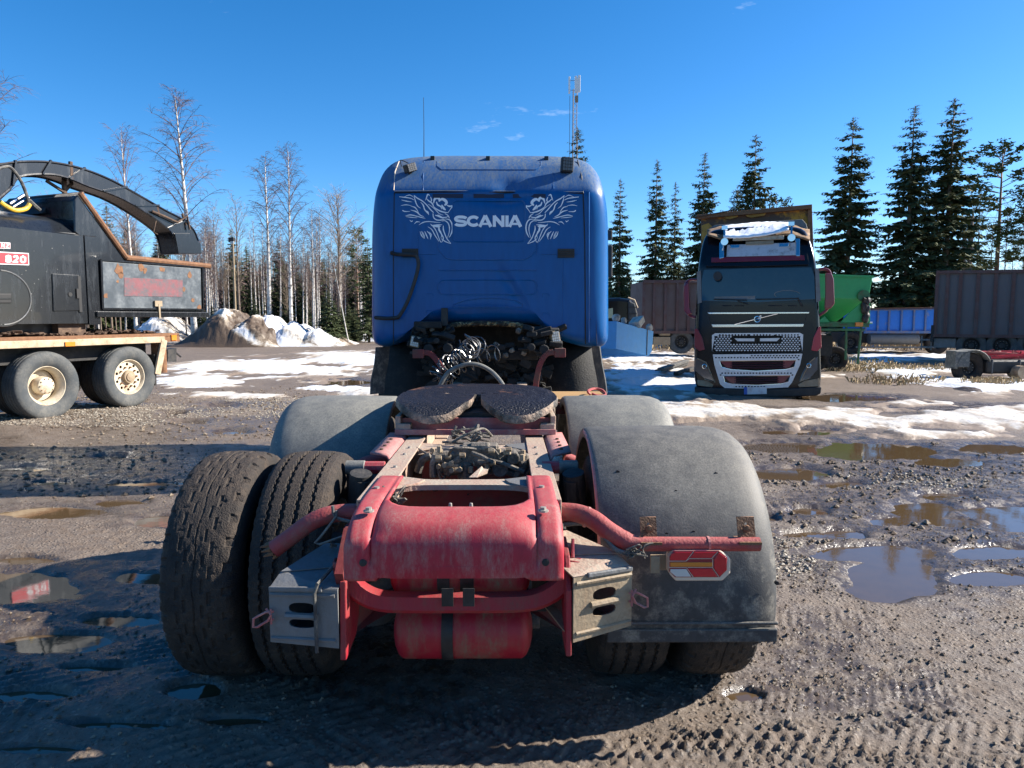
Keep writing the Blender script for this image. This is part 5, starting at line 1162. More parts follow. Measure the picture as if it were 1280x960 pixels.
heapmesh('roof_debris', [(884,294),(900,299),(950,297),(990,294),(1012,301),(886,288),(900,284),(930,284),(985,280),(1008,288)], .16, 1.0, .04, mat('brown_debris', (.16,.095,.05), .95, dirt=(.3,.2,.12), dscale=6, bump=1, bscale=30), VT, 1)
snr = heapmesh('roof_snow', [(904,297),(925,298),(960,294),(985,288),(904,283),(930,280),(960,278),(986,279)], .06, 1.1, .17, mat('roof_snow_white', (.82,.84,.88), .6, bump=.6, bscale=12), VT, 2); tag(snr, None)
vplate('air_deflector', [(886,286),(894,281),(940,278),(1003,274),(1008,280),(1010,288),(940,284),(892,289)], m_fend2, cabV, -.6, .3, .01)
# tipper body behind
tb = MB(); d0 = 2.6; d1 = 9.0
fr = [(875,340),(873,279),(1014,257),(1016,259),(1016,340)]
MB().prism([V2(u, v, d0) for u, v in [(876,345),(876,272),(1012,260.5),(1014,345)]], d0, d1).build('tipper_body', mat('brown_body', (.085,.052,.035), .7, dirt=(.48,.25,.03), dscale=.9, dlo=.47, dhi=.52, damt=.9), VT, bevel=.02)
MB().bar(V(871,271.5,d0-.1), V(1015,258.5,d0-.1), .14, .10).bar(V(1012,258.5,d0-.05), V(1015,340,d0-.05), .10, .10).build('body_rim', m_rust, VT, bevel=.01)
MB().tube([V(868,271.5,d0-.2), V(918,262.5,d0-.2)], .015, 6).build('tarp_rod', m_rustdk, VT)
for k, (u0, u1) in enumerate(((905,923),(932,957))):
    MB().prism([V2(u, v, d0) for u, v in [(u0,271.5-k*2),(u0+4,268-k*2),(u1-3,267-k*2),(u1,269-k*2),(u1-2,272-k*2),(u0+8,274.5-k*2),(u0+2,273.5-k*2)]], d0-.10, d0-.02).build('paint_patch', mat('ochre_paint', (.42,.22,.03), .6, dirt=(.2,.1,.03), dscale=6), VT)
MB().prism([V2(u, v, d0) for u, v in [(877,282),(886,279),(890,283),(890,305),(877,306)]], d0-.03, d0).build('paint_patch', MATS['ochre_paint'], VT)
for s_ in (V2(885,480)[0], V2(1008,480)[0]):
    wheel(VT, s_, 1.35, ME_lo, 1 if s_ > 0 else -1, z=.50)
# ------------------------------------------------------------ wood chipper and its trailer (left)
ang = math.atan2(.93, .36); CP_ = Pl(-7.36, 11.2, ang)      # local +X runs away along the side, +Y is left (outwards from us)
def C(u, v, d=0.): return CP_.at(u, v, d)
def C2(u, v, d=0.): return CP_.p2(u, v, d)
m_cblk = mat('black_machine_paint', (.007,.008,.010), .25, coat=.2, dirt=(.10,.12,.14), dscale=3.2, dlo=.52, dhi=.95, damt=.4, bump=.1, bscale=30, stretch=(1.6,1,.35), top=.12)
m_cream = mat('cream_paint', (.46,.36,.24), .65, dirt=(.20,.11,.065), dscale=5, dlo=.42, dhi=.66, damt=.75)
m_sred = mat('sign_red', (.58,.015,.03), .5); m_swhite = mat('sign_white', (.8,.8,.8), .5)
TRL = CP_.root('flatbed_trailer', 'cream edged flatbed trailer on grey tyres carrying the black chipper', 'trailer')
CHP = CP_.root('wood_chipper', 'big black wood chipper with long curved discharge spout, left edge', 'wood chipper')
W_ = 2.45
x0 = C(-60, 420).x; xe = C(224, 420).x; zt = 1.385
MB().bb(x0, xe, 0, W_, zt-.06, zt).build('deck', m_rust, TRL, bevel=.01)
MB().bb(x0, xe-.35, -.02, .02, zt-.17, zt-.055).bar((xe-.37,-.005,zt-.12), C(196,468)+Vector((0,-.005,0)), .05, .13).build('deck_edge', m_cream, TRL, bevel=.008)
MB().bb(xe-.36, xe, -.01, .03, zt-.16, zt-.06).bb(xe-.06, xe, 0, W_, zt-.16, zt-.03).build('deck_end', m_rust, TRL)
a = C(218, 422); MB().bb(a.x-.09, a.x+.03, -.03, .0, a.z-.05, a.z+.05).build('side_marker', m_lensor, TRL); a = C(87,430); MB().bb(a.x-.10, a.x+.07, -.04, -.02, a.z-.035, a.z+.035).build('side_marker', m_lensor, TRL)
MB().bb(x0, xe-.2, .65, .85, .80, zt-.07).bb(x0, xe-.2, 1.6, 1.8, .80, zt-.07).bb(x0, C(196,440).x, .3, .34, .95, zt-.1).bb(x0, C(190,440).x, .9, 1.5, .5, 1.0).build('chassis_frame', m_soot, TRL)
a = C(198,482); MB().bb(a.x-.02, a.x+.01, .05, .6, a.z, 1.0).build('mud_flap', m_black, TRL)
a = C(202,436,.12); MB().lathe([(a.z-.45,.08),(zt-.1,.08)], (a.x,.12,0), 'z', 16).bb(a.x-.17,a.x-.12,.05,.2,a.z-.25,zt-.1).build('support_leg', m_rust, TRL)
MB().prism([C2(u, v, 1.0) for u, v in ((205,437),(216,435),(216,452),(205,452))], .9, 1.1).tube([C(214,437,1.), C(220,441,1.), C(226,446,1.)], .02, 6).build('coupling', m_black, TRL)
m_wr = mat('cream_wheel', (.55,.48,.36), .6, dirt=(.25,.13,.06), dscale=5, dlo=.45, dhi=.7, damt=.8); m_wr.name = 'cream_wheel'
def trailer_wheel(u, v, dish, nm='wheel'):
    q = C(u, v, .12)
    w_ = bpy.data.objects.new('wheel', None); COL.objects.link(w_); w_.parent = TRL; w_.location = (q.x, .165, q.z); w_.rotation_euler = (0,0,math.pi/2); w_.scale = (1.1,1.06,1.06)
    t_ = bpy.data.objects.new('tyre', ME_lo); COL.objects.link(t_); t_.parent = w_; t_.material_slots[0].link = 'OBJECT'; t_.material_slots[0].material = m_tyregrey
    # local +x of wheel = machine +y (inwards); outer side is -x
    rimm = rim_mb(.52, .285, -1, dish, 44)
    if dish < .1:
        rimm = MB(); r = .291; hw = .117
        rimm.lathe([(-hw, r+.012),(-hw, r-.006),(-hw+.035, r-.03),(hw, r-.04),(hw, r+.01)], (0,0,0), 'x', 44, cap=False)
        holes = [oval(.215*math.cos(R(36*k+18)), .215*math.sin(R(36*k+18)), .026, .026, 8) for k in range(10)]
        pl = holed_plate('wheel_disc', oval(0,0,.262,.262,44), holes, .014, m_wr, w_, map3=lambda c: Vector((-hw+.055+c.y*.0+c.y, c.x, c.z)))
        MB().lathe([(-hw+.06,.115),(-hw+.005,.11),(-hw-.005,.10),(-hw-.005,.085)],(0,0,0),'x',24).lathe([(-hw+.03,.08),(-hw-.02,.07),(-hw-.03,.001)],(0,0,0),'x',20).build('hub', m_galv, w_, smooth=True)
        nb = MB()
        for k in range(10): nb.lathe([(-hw+.05,.018),(-hw+.015,.014)], (0, .165*math.cos(R(36*k)), .165*math.sin(R(36*k))), 'x', 6)
        nb.build('wheel_nut', m_rust, w_)
    else:
        MB().lathe([(.02,.14),(-.06,.135),(-.10,.125),(-.115,.10),(-.118,.001)],(0,0,0),'x',28).build('hub', m_wr, w_, smooth=True)
        hb = MB()
        for k in range(10): hb.lathe([(-.10,.012),(-.125,.010)], (0, .105*math.cos(R(36*k)), .105*math.sin(R(36*k))), 'x', 6)
        hb.build('wheel_nut', m_galv, w_)
    rimm.build('rim', m_wr, w_, smooth=True); return w_
trailer_wheel(54.5, 482, .17); trailer_wheel(158, 471, .05); trailer_wheel(-70, 494, .17)
for q in (C(54.5,482,.12), C(158,471,.12)):
    for yy in (.52, 1.93, 2.28): wheel(TRL, q.x, yy, ME_lo, 1, z=q.z, name='wheel', hub=False).rotation_euler = (0,0,math.pi/2)
MB().tube([C(54,482,.3)+Vector((0,0,0)), C(54,482,.3)+Vector((0,1.9,0))], .07, 10).tube([C(158,471,.3), C(158,471,.3)+Vector((0,1.9,0))], .07, 10).build('axle', m_soot, TRL)
# second wheel guard hint
# litter of chips on the deck
lt = MB(); rs_ = random.Random(21)
for k in range(800):
    u_ = rs_.uniform(0,205); xx_ = C(u_,412).x; c = Vector((xx_, rs_.uniform(.05,1.2), zt+abs(rs_.gauss(0,.022))+.01+.03*max(0,math.sin(u_*.05)))); s_ = rs_.uniform(.015,.06)
    lt.box(c, (s_*2.2, s_, .015), Matrix.Rotation(rs_.uniform(0,3), 3, 'Z') @ Matrix.Rotation(rs_.uniform(-.5,.5), 3, 'X'))
o = lt.build('wood_chips', m_rustdk); o.location = (CP_.ox, CP_.oy, 0); o.rotation_euler = (0,0,ang); tag(o, 'dark bark and chips littering the trailer deck', None, kind='stuff')
# --- machine body: side panel curved over at the top
zb = C(20,405).z
def band(name, pts, m_, par, y0=0., y1=W_, bevel=.02): return MB().prism([C2(u, v) for u, v in pts], y0, y1).build(name, m_, par, bevel=bevel)
xa = C(-60,400).x; xb = C(104,300).x
prof = [(0.,zb),(0.,C(0,285).z+.02),(.03,C(0,281).z),(.09,C(0,276).z),(.20,C(0,270).z+.03),(.40,C(0,262).z+.04),(1.3,C(0,258).z+.06),(2.05,C(0,264).z),(2.45,2.9),(2.45,zb)]
body = MB().prism(prof, xa, xb, 'x').build('body_shell', m_cblk, CHP, smooth=True, ang=25)
# deflecting end slope: cover panel meets the rear hopper
xc_ = C(122,300).x
prof2 = [(-.012,zb-.02)]+[(y-.012, z+.004) for y, z in prof[1:-1]]+[(2.46,zb-.02)]
MB().prism(prof2, xb+.02, xc_-.03, 'x').build('body_band', m_cblk, CHP, smooth=True, ang=25)
MB().prism([(y+.012 if i == 0 else y+.008, z) for i, (y, z) in enumerate(prof)], xb, xb+.02, 'x').build('panel_gap', m_seam, CHP)
rear = [(112,399),(112,301),(96,262),(98,243),(108,246),(160,323),(262,332),(262,334),(257,392),(118,393)]
rear = [(108,402),(118,402),(118,392),(256,393),(257,334),(158,325),(98,243),(94,250),(94,290),(108,303)]
band('hopper_side', rear, m_cblk, CHP, .01, .06)
band('hopper_back', [(94,250),(100,243),(104,300),(100,330)], m_cblk, CHP, .06, 2.4)
band('hopper_floor', [(118,392),(256,393),(256,388),(118,386)], m_cblk, CHP, .06, 2.4)
band('hopper_far_side', [(118,392),(256,393),(257,334),(158,325),(98,243),(94,290)], m_cblk, CHP, 2.38, 2.44)
MB().tube([C(100,241), C(158,322)], .045, 8).tube([C(157,322), C(262,332.5)], .05, 8).build('hopper_rail', m_rust, CHP, smooth=True)
MB().tube([C(100,241,2.4), C(158,322,2.4)], .045, 8).tube([C(157,322,2.4), C(262,332.5,2.4)], .05, 8).build('hopper_rail', m_rust, CHP, smooth=True)
MB().bb(C(119,392).x, C(259,392).x, -.05, .01, C(160,393).z-.05, C(160,388).z-.02).build('hopper_beam', m_cblk, CHP, bevel=.01)
m_worn = mat('worn_grey_panel', (.075,.088,.10), .3, metal=.2, dirt=(.20,.22,.23), dscale=3, dlo=.4, dhi=.8, damt=.7, bump=.15, bscale=20)
dp = band('hopper_door', [(127,327),(250,336),(251,386),(129,385)], m_worn, CHP, -.02, .01, .006)
fr_ = MB()
for a_, b_ in (((125,325),(252,334)),((252,334),(253,387)),((253,387),(127,386)),((127,386),(125,325))): fr_.bar(C(*a_)+Vector((0,-.02,0)), C(*b_)+Vector((0,-.02,0)), .03, .028)
fr_.build('door_frame', m_cblk, dp)
rsn = MB(); rs_ = random.Random(3)
for (u_, v_, s_) in ((148,337,.1),(150,343,.06),(175,333,.07),(180,338,.05),(202,337,.07),(236,344,.06),(240,375,.05),(131,370,.05),(248,384,.06),(146,352,.03),(229,362,.04)):
    c = C(u_, v_); pts = [(c.x+s_*(.6+.5*rs_.random())*math.cos(R(a)), c.z+s_*(.5+.9*rs_.random())*math.sin(R(a))) for a in range(0, 360, 40)]; rsn.prism(pts, -.024, -.018)
rsn.build('rust_patch', m_rust, dp)
# faded sign (blurred beyond reading in the photograph)
band('faded_sign', [(154,347),(227,350),(227,371),(154,370)], mat('faded_sign', (.17,.05,.06), .6, dirt=(.085,.09,.10), dscale=7, dlo=.42, dhi=.58, damt=.9, var=.3), CHP, -.026, -.021, 0)
# latch, service door, round cover, badges
MB().bar(C(196,380)+Vector((0,-.05,0)), C(197,398)+Vector((0,-.05,0)), .03, .035).bb(C(191,380).x, C(200,380).x, -.06, -.01, C(195,383).z, C(195,376).z).build('hopper_latch', m_galv, CHP)
sd_ = band('service_door', [(64.5,342),(98,344),(100,388),(66,389)], m_cblk, CHP, -.018, .002, .006)
MB().prism([C2(u, v) for u, v in ((96,345),(99.5,345),(102,390),(98.5,390))], -.022, -.016).lathe([(-.03,.035),(-.018,.035)], C(86.5,368)+Vector((0,0,0)), 'y', 14).bb(C(94,368).x, C(98,368).x, -.04, -.015, C(96,373).z, C(96,361).z).build('door_lock', m_seam, sd_)
MB().lathe([(-.012,.43),(.0,.44)], C(2,372)+Vector((0,0,0)), 'y', 48).build('round_cover', m_cblk, CHP, smooth=True)
MB().tube([C(2,372)+Vector((.43*math.cos(R(a)), -.016, .40*math.sin(R(a)))) for a in range(-90, 91, 10)], .010, 5).build('cover_edge', m_galvdk, CHP)
MB().prism([C2(u, v) for u, v in ((-12,367),(13,367),(13,379),(-12,379))], -.03, -.01).build('cover_handle', m_seam, CHP, bevel=.01)
MB().bar(C(-10,373)+Vector((0,-.035,0)), C(13,373)+Vector((0,-.035,0)), .01, .02).build('handle_bar', m_cblk, CHP)
MB().tube([C(-20,284.5)+Vector((0,.03,0)), C(70,290)+Vector((0,.03,0)), C(97,292)+Vector((0,.03,0))], .006, 4).build('scuffed_edge', m_galvdk, CHP)
bd = MB().prism([C2(u, v) for u, v in ((-14,314),(35,316.5),(35.5,331.5),(-14,330))], -.016, -.002).build('model_badge', m_swhite, CHP)
MB().prism([C2(u, v) for u, v in ((-14,315),(34,317.5),(34.5,330.5),(-14,329))], -.019, -.015).build('badge_field', m_sred, bd)
def seg_digits(txt, u0, v0, w_, h_, gap, par, m_, slope=.05, th=.30, dy=-.022):
    D = {'8': [[(.5,.5),(.14,.62),(.14,.88),(.5,1),(.86,.88),(.86,.62),(.5,.5),(.1,.36),(.1,.12),(.5,0),(.9,.12),(.9,.36),(.5,.5)]], '2': [[(.08,.78),(.3,.98),(.7,.98),(.9,.75),(.8,.55),(.1,.04),(.95,.04)]], '0': [[(.5,0),(.1,.2),(.1,.8),(.5,1),(.9,.8),(.9,.2),(.5,0)]],
         'N': [[(.1,0),(.1,1)],[(.1,1),(.9,0)],[(.9,0),(.9,1)]], 'Z': [[(.08,.96),(.92,.96),(.08,.04),(.92,.04)]]}
    mb = MB(); x = u0; i_ = 0
    for ch in txt:
        for ln in D[ch]:
            i_ += 1; pts = [(x+p[0]*w_, v0+slope*(x-u0+p[0]*w_)-p[1]*h_) for p in ln]
            mb.merge(strokes([(pts, th*h_)], 0, lambda p: C(p[0], p[1])+Vector((0, dy-.0003*i_, 0))))
        x += w_+gap
    return mb.build('badge_text', m_, par, fix=False)
seg_digits('820', 6, 327.2, 6.6, 7.6, 2.5, bd, m_swhite, .045, .30)
b2_ = MB().prism([C2(u, v) for u, v in ((-14,302),(12,303.5),(12,311),(-14,310))], -.016, -.002).build('maker_badge', m_swhite, CHP)
MB().prism([C2(u, v) for u, v in ((-14,302.6),(11.4,304.1),(11.4,310.4),(-14,309.4))], -.018, -.015).build('badge_field', m_sred, b2_)
seg_digits('NZ', 0.5, 309, 4.2, 4.6, 1.4, b2_, m_swhite, .05, .26)
for (u_, v_) in ((46,350),(70,342),(26,336),(30,300),(92,298),(50,356),(14,365),(96,398),(12,396)):
    pass
sc = MB(); rs_ = random.Random(31)
for k in range(30):
    c = C(rs_.uniform(0,100), rs_.uniform(300,398)); s_ = rs_.uniform(.004,.010); sc.prism([(c.x+s_*math.cos(R(a))*rs_.uniform(.6,1.5), c.z+s_*math.sin(R(a))*rs_.uniform(.6,1.4)) for a in range(0,360,60)], -.004, .001)
sc.build('paint_chip', m_fend2, CHP)['kind'] = 'stuff'
# underframe between body and deck
MB().bb(xa, C(112,400).x, .25, 2.2, zt+.03, zb+.02).build('under_frame', m_black, CHP)
MB().bb(C(78,404).x, C(112,404).x, .1, .3, zt, zb-.0).build('foot_block', m_rustdk, CHP); 
# spout: curved box section boom
D_ = 1.25
top = [(-30,212),(0,205),(30,203),(60,205),(95,213),(130,227),(165,246),(195,263),(218,275),(232,288),(238,302)]
bot = [(-30,262),(0,238),(14,222),(50,219),(75,224),(100,234),(135,246),(165,262),(195,283),(206,295),(211,316)]
tp = smooth_path([CP_.at(u, v, D_) for u, v in top], 4); bt = smooth_path([CP_.at(u, v, D_) for u, v in bot], 4)
wdh = .22; vs = []; fs = []
for a_, b_ in zip(tp, bt):
    for (p, s_) in ((a_,-1),(a_,1),(b_,1),(b_,-1)): vs.append(p+Vector((0, s_*wdh, 0)))
for i in range(len(tp)-1):
    for k in range(4): fs.append((4*i+k, 4*i+(k+1) % 4, 4*i+4+(k+1) % 4, 4*i+4+k))
fs += [(0,1,2,3)]; n_ = len(tp)-1
sp_ = MB().add(vs, fs).build('discharge_spout', m_cblk, CHP, smooth=True, ang=30)
e = MB()
for s_ in (-1, 1): e.tube([p+Vector((0, s_*wdh, 0)) for p in tp], .022, 5).tube([p+Vector((0, s_*wdh, 0)) for p in bt], .022, 5)
e.build('spout_flange', m_cblk, sp_)
e = MB()
for k in (5, 11, 16, 22, 27, 33): a_, b_ = tp[k], bt[k]; e.bar(a_+Vector((0,-wdh-.01,.03)), b_+Vector((0,-wdh-.01,-.0)), .05, .03)
e.build('spout_rib', m_cblk, sp_)
# spout mouth flap
mth = MB().prism([CP_.p2(u, v, D_) for u, v in ((207,292),(226,292),(240,305),(241,318),(212,318))], D_-.25, D_+.25).build('spout_flap', m_cblk, CHP, bevel=.01)
MB().tube([C(190,264,D_-.26), C(205,270,D_-.28), C(222,278,D_-.28), C(234,270,D_-.28), C(237,287,D_-.28)], .022, 6).tube([C(196,258,D_-.2), C(199,270,D_-.2)], .03, 6).tube([C(228,267,D_-.2), C(232,282,D_-.2)], .03, 6).tube([C(195,276,D_-.28),C(192,290,D_-.28),C(197,293,D_-.28)], .012, 6).build('flap_linkage', m_rustdk, CHP)
bk = MB().bar(C(82,262,D_), C(80,226,D_), .06, .06).bar(C(58,226,D_), C(80,240,D_), .05, .04).bar(C(93,226,D_), C(80,240,D_), .05, .04).bar(C(88,202,D_-.2), C(89,224,D_-.2), .05, .05)
bk.build('spout_bracket', m_rustdk, CHP)
MB().prism([CP_.p2(u, v, .9) for u, v in ((40,268),(60,244),(96,240),(97,270))], .7, 1.9).build('spout_base', m_black, CHP, bevel=.02)
MB().prism([CP_.p2(u, v, .3) for u, v in ((0,240),(8,236),(20,232),(58,246),(45,262),(0,258))], 1.9, 2.2).build('red_guard', m_sred, CHP)
MB().tube(smooth_path([C(u, v, .35) for u, v in ((-4,212),(8,208),(16,212),(26,226),(33,243),(36,255))], 5), .025, 8).tube([C(36,250,.35), C(50,263,.35)], .03, 6).build('hydraulic_hose', m_fend, CHP, smooth=True)
MB().tube(smooth_path([C(u, v, .25) for u, v in ((0,252),(8,258),(20,263),(32,261),(37,255))], 5), .035, 8).build('yellow_hose', mat('yellow_hose', (.65,.40,.02), .5, dirt=(.3,.2,.05), dscale=9), CHP, smooth=True)
MB().tube([C(12,255,.5), C(30,244,.5)], .03, 8).tube([C(16,259,.4), C(36,247,.4)], .022, 8).build('hydraulic_ram', m_chrome, CHP)
# ------------------------------------------------------------ green spreader
GP_ = Pl(P(1060,430,20.5).x, 20.5, -R(6))
def Q(u, v, d=0.): return GP_.at(u, v, d)
def Q2(u, v, d=0.): return GP_.p2(u, v, d)
m_green = mat('green_paint', (.025,.30,.10), .45, dirt=(.13,.16,.06), dscale=3, dlo=.55, dhi=.8, damt=.6)
m_greendk = mat('dull_green', (.03,.15,.06), .6, dirt=(.08,.07,.04), dscale=5)
GS = GP_.root('hopper_spreader', 'bright green hopper spreader on thin legs beside the black truck', 'spreader')
def gpoly(pts, d0, d1, name, m_, bevel=.01): return MB().prism([Q2(u, v) for u, v in pts], d0, d1).build(name, m_, GS, bevel=bevel)
# tapering hopper
tr = [Q(1010,343), Q(1091,346), Q(1091,346)+Vector((0,2.2,0)), Q(1010,343)+Vector((0,2.2,0))]
md = [Q(1010,372), Q(1086,374), Q(1086,374)+Vector((0,2.2,0)), Q(1010,372)+Vector((0,2.2,0))]
lo_ = [Q(1028,402)+Vector((0,.8,0)), Q(1058,402)+Vector((0,.8,0)), Q(1058,402)+Vector((0,1.3,0)), Q(1028,402)+Vector((0,1.3,0))]
MB().add(tr+md+lo_, [(i, (i+1) % 4, 4+(i+1) % 4, 4+i) for i in range(4)]+[(4+i, 4+(i+1) % 4, 8+(i+1) % 4, 8+i) for i in range(4)]+[(8,9,10,11),(0,3,2,1)]).build('hopper', m_green, GS, bevel=.02)
gpoly([(1048,405),(1062,390),(1076,378),(1087,372),(1087,404)], -.05, .0, 'hopper_gusset', m_green); gpoly([(1018,405),(1030,395),(1036,402),(1036,405)], -.05, .0, 'hopper_gusset', m_green)
MB().bar(Q(1010,343)+Vector((0,-.02,0)), Q(1092,346)+Vector((0,-.02,0)), .05, .06).build('hopper_rim', m_green, GS)
MB().bar(Q(1008,405), Q(1086,406), .1, .14).bar(Q(1008,412), Q(1080,412), .1, .07).bb(Q(1010,405).x, Q(1086,405).x, 0, 2.0, Q(1040,408).z, Q(1040,405).z).build('frame', m_greendk, GS, bevel=.01)
MB().lathe([(-.06,.17),(-.02,.17)], Q(1079,370), 'y', 20).build('drive_cover', m_greendk, GS, smooth=True)
blk = MB(); rs_ = random.Random(9)
for k in range(14): blob(blk, Q(rs_.uniform(1079,1086), rs_.uniform(373,402), -.1), (.07,.07,.10), k)
blk.build('motor_cluster', m_black, GS, smooth=True)
MB().bb(Q(1068,405).x, Q(1077,405).x, -.12, -.05, Q(0+1070,408).z, Q(1070,403).z).build('amber_marker', m_lensor, GS)
for pl in (((1058,408),(1057,450)),((1077,404),(1072,455))): 
    a, b = Q(*pl[0]), Q(*pl[1]); b.z = max(b.z, -.02); MB().bar(a, b, .055, .055).build('leg', m_greendk, GS, bevel=.01)
MB().bar(Q(1082,404), Q(1090,404), .06, .05).build('hitch_pin', m_green, GS); MB().bb(Q(1086,403).x, Q(1090,403).x, -.05, .05, Q(1088,404).z, Q(1088,402).z).build('white_cap', m_swhite, GS)
MB().bb(Q(1010,418).x, Q(1050,418).x, .6, 1.6, .55, 1.15).build('undercarriage', m_soot, GS)
for (u_, y_) in ((1044,1.8),(1020,1.8)):
    w_ = wheel(GS, Q(u_,432,y_).x, y_, ME_lo, -1, z=.40); w_.rotation_euler = (0,0,math.pi/2); w_.scale = (.75,.75,.75)
# ------------------------------------------------------------ trailers at the back
m_tdark = mat('grey_panel', (.085,.085,.095), .55, dirt=(.12,.085,.07), dscale=1.5, dlo=.45, dhi=.75, damt=.6)
m_tbrown = mat('brown_rib', (.085,.038,.033), .65, dirt=(.1,.08,.08), dscale=4)
def bulk(P_, u0, u1, vt0, vt1, vb, name, label, ribs, rib_w, panel, ribm, depth=2.4, parts=True):
    rt = P_.root(name, label, 'trailer')
    A = lambda u, v, d=0.: P_.at(u, v, d)
    a = A(u0, vb); b = A(u1, vb); zt0 = A(u0, vt0).z; zt1 = A(u1, vt1).z
    MB().prism([(a.x, a.z), (b.x, b.z if False else a.z), (b.x, zt1), (a.x, zt0)], .04, depth).build('panel_wall', panel, rt)
    for u in ribs:
        q = A(u, vb); z1 = zt0+(zt1-zt0)*(q.x-a.x)/(b.x-a.x); MB().bb(q.x-rib_w/2, q.x+rib_w/2, -.04, .04, a.z, z1).build('rib', ribm, rt)
    MB().bar((a.x,-.02,zt0), (b.x,-.02,zt1), .14, .12).bb(a.x, b.x, -.05, .05, a.z-.10, a.z+.02).build('side_rail', ribm, rt)
    return rt, a, b
RP = Pl(P(1165,430,28).x, 28, -R(31))
bt_, a, b = bulk(RP, 1166, 1500, 340.5, 336, 418, 'bulk_trailer', 'dark grey bulk trailer with brown ribs at the right edge', [1168,1181,1197,1219,1241,1263,1286,1310,1340], .12, m_tdark, m_tbrown)
MB().bb(a.x, b.x, .4, 2.0, a.z-.45, a.z-.1).build('chassis', m_soot, bt_)
MB().bb(RP.at(1167,430).x, RP.at(1195,430).x, .1, .6, RP.at(1180,435).z, RP.at(1180,423).z).build('tool_box', m_galvdk, bt_, bevel=.02)
MB().bb(RP.at(1163,424).x, RP.at(1167,424).x, -.05, .1, RP.at(1165,424).z-.1, zt).build('corner_post', m_soot, bt_)
stp = MB()
for v_ in (424.5, 433.5): stp.bb(RP.at(1150,v_).x, RP.at(1166,v_).x, 0, .3, RP.at(1160,v_).z-.04, RP.at(1160,v_).z+.02)
for u_ in (1151, 1163): stp.bb(RP.at(u_,430).x, RP.at(u_,430).x+.05, .1, .15, .4, RP.at(u_,420).z)
stp.build('step', m_galvdk, bt_)
for u_ in (1214, 1252, 1290, 1330): 
    q = RP.at(u_, 432, .2); wheel(bt_, q.x, .2, ME_lo, -1, z=q.z, mt=m_tyregrey).rotation_euler = (0,0,math.pi/2)
    MB().tube([(q.x+.62*math.cos(R(t)), .15, q.z+.60*math.sin(R(t))) for t in range(20, 161, 14)], .03, 6).build('mudguard', m_soot, bt_)
LP_ = Pl(P(835,430,30).x, 30, R(3))
b2t, a, b = bulk(LP_, 803, 905, 352, 352, 414, 'bulk_trailer', 'brown ribbed bulk trailer between the blue cab and the black truck', [804,817,831,846,860,880,900], .12, mat('brownish_panel', (.10,.072,.068), .6, dirt=(.10,.06,.05), dscale=1.2), m_tbrown)
MB().bb(a.x, b.x, .4, 2.0, a.z-.4, a.z-.1).build('chassis', m_soot, b2t)
MB().bb(LP_.at(817,430).x, LP_.at(838,430).x, 0, .5, LP_.at(825,431).z, LP_.at(825,421).z).bb(LP_.at(825,418).x, LP_.at(838,418).x, 0, .3, LP_.at(825,419.5).z, LP_.at(825,415.5).z).build('tool_box', m_galv, b2t, bevel=.02)
for u_ in (851, 880): q = LP_.at(u_, 427, .2); wheel(b2t, q.x, .2, ME_lo, -1, z=q.z, mt=m_tyregrey).rotation_euler = (0,0,math.pi/2)
BP = Pl(P(1120,420,33).x, 33, -R(3))
m_cblue = mat('container_blue', (.01,.16,.60), .45, dirt=(.28,.26,.25), dscale=3, dlo=.60, dhi=.66, damt=.8)
b3t, a, b = bulk(BP, 1080, 1175, 387, 385.5, 414, 'container_trailer', 'low bright blue panelled container trailer behind the green spreader', [1082,1096.5,1110.5,1126,1141.5,1156,1170], .07, m_cblue, mat('scuffed_blue', (.06,.14,.32), .7, dirt=(.25,.18,.15), dscale=6), 2.4)
MB().bar(BP.at(1078,386.5,-.04), BP.at(1176,385,-.04), .1, .1).build('top_rail', m_rust, b3t)
MB().bb(BP.at(1060,420).x, BP.at(1190,420).x, .3, 2., BP.at(1100,429).z, BP.at(1100,416).z).build('chassis', m_soot, b3t)
MB().lathe([(BP.at(1087,424).x,.25),(BP.at(1148,424).x,.25)], (0,.1,BP.at(1100,424).z), 'x', 16).build('fuel_tank', m_galvdk, b3t, smooth=True)
MB().bb(BP.at(1070,434).x, BP.at(1170,434).x, 0, .05, BP.at(1100,435).z, BP.at(1100,433).z).build('side_guard', m_galvdk, b3t)
for u_ in (1062, 1170): q = BP.at(u_, 430, .2); wheel(b3t, q.x, .2, ME_lo, -1, z=.5).rotation_euler = (0,0,math.pi/2)
# ------------------------------------------------------------ bare red chassis at the right edge
KP = Pl(P(1200,460,19.5).x, 19.5, R(5))
KC = KP.root('truck_chassis', 'bare red truck chassis with grey fender and black tank, right edge', 'truck chassis')
k_ = lambda u, v, d=0.: KP.at(u, v, d)
MB().bb(k_(1183,450).x, k_(1201,450).x, -.35, .05, k_(1190,458).z, k_(1190,438).z).build('fender_end', m_fend2, KC, bevel=.02)
vs = []; fs = []; c = k_(1206, 458)
for i in range(13):
    a_ = R(185-i*14); 
    for y_ in (-.35, .12): vs.append((c.x+.49*math.cos(a_), y_, c.z+.46*math.sin(a_)))
for i in range(12): fs.append((2*i, 2*i+1, 2*i+3, 2*i+2))
MB().add(vs, fs).build('fender', m_fend2, KC, smooth=True, solid=.03)
MB().add([k_(1199,440,-.3), k_(1224,440,-.3), k_(1239,447,-.3), k_(1239,447,.4), k_(1224,438,.4), k_(1199,438,.4)], [(0,1,4,5),(1,2,3,4)]).build('fender_top', m_fend2, KC, solid=.03)
w_ = wheel(KC, c.x, -.1, ME_lo, -1, z=c.z-.02); w_.rotation_euler = (0,0,math.pi/2); w_.scale = (.8,.8,.8)
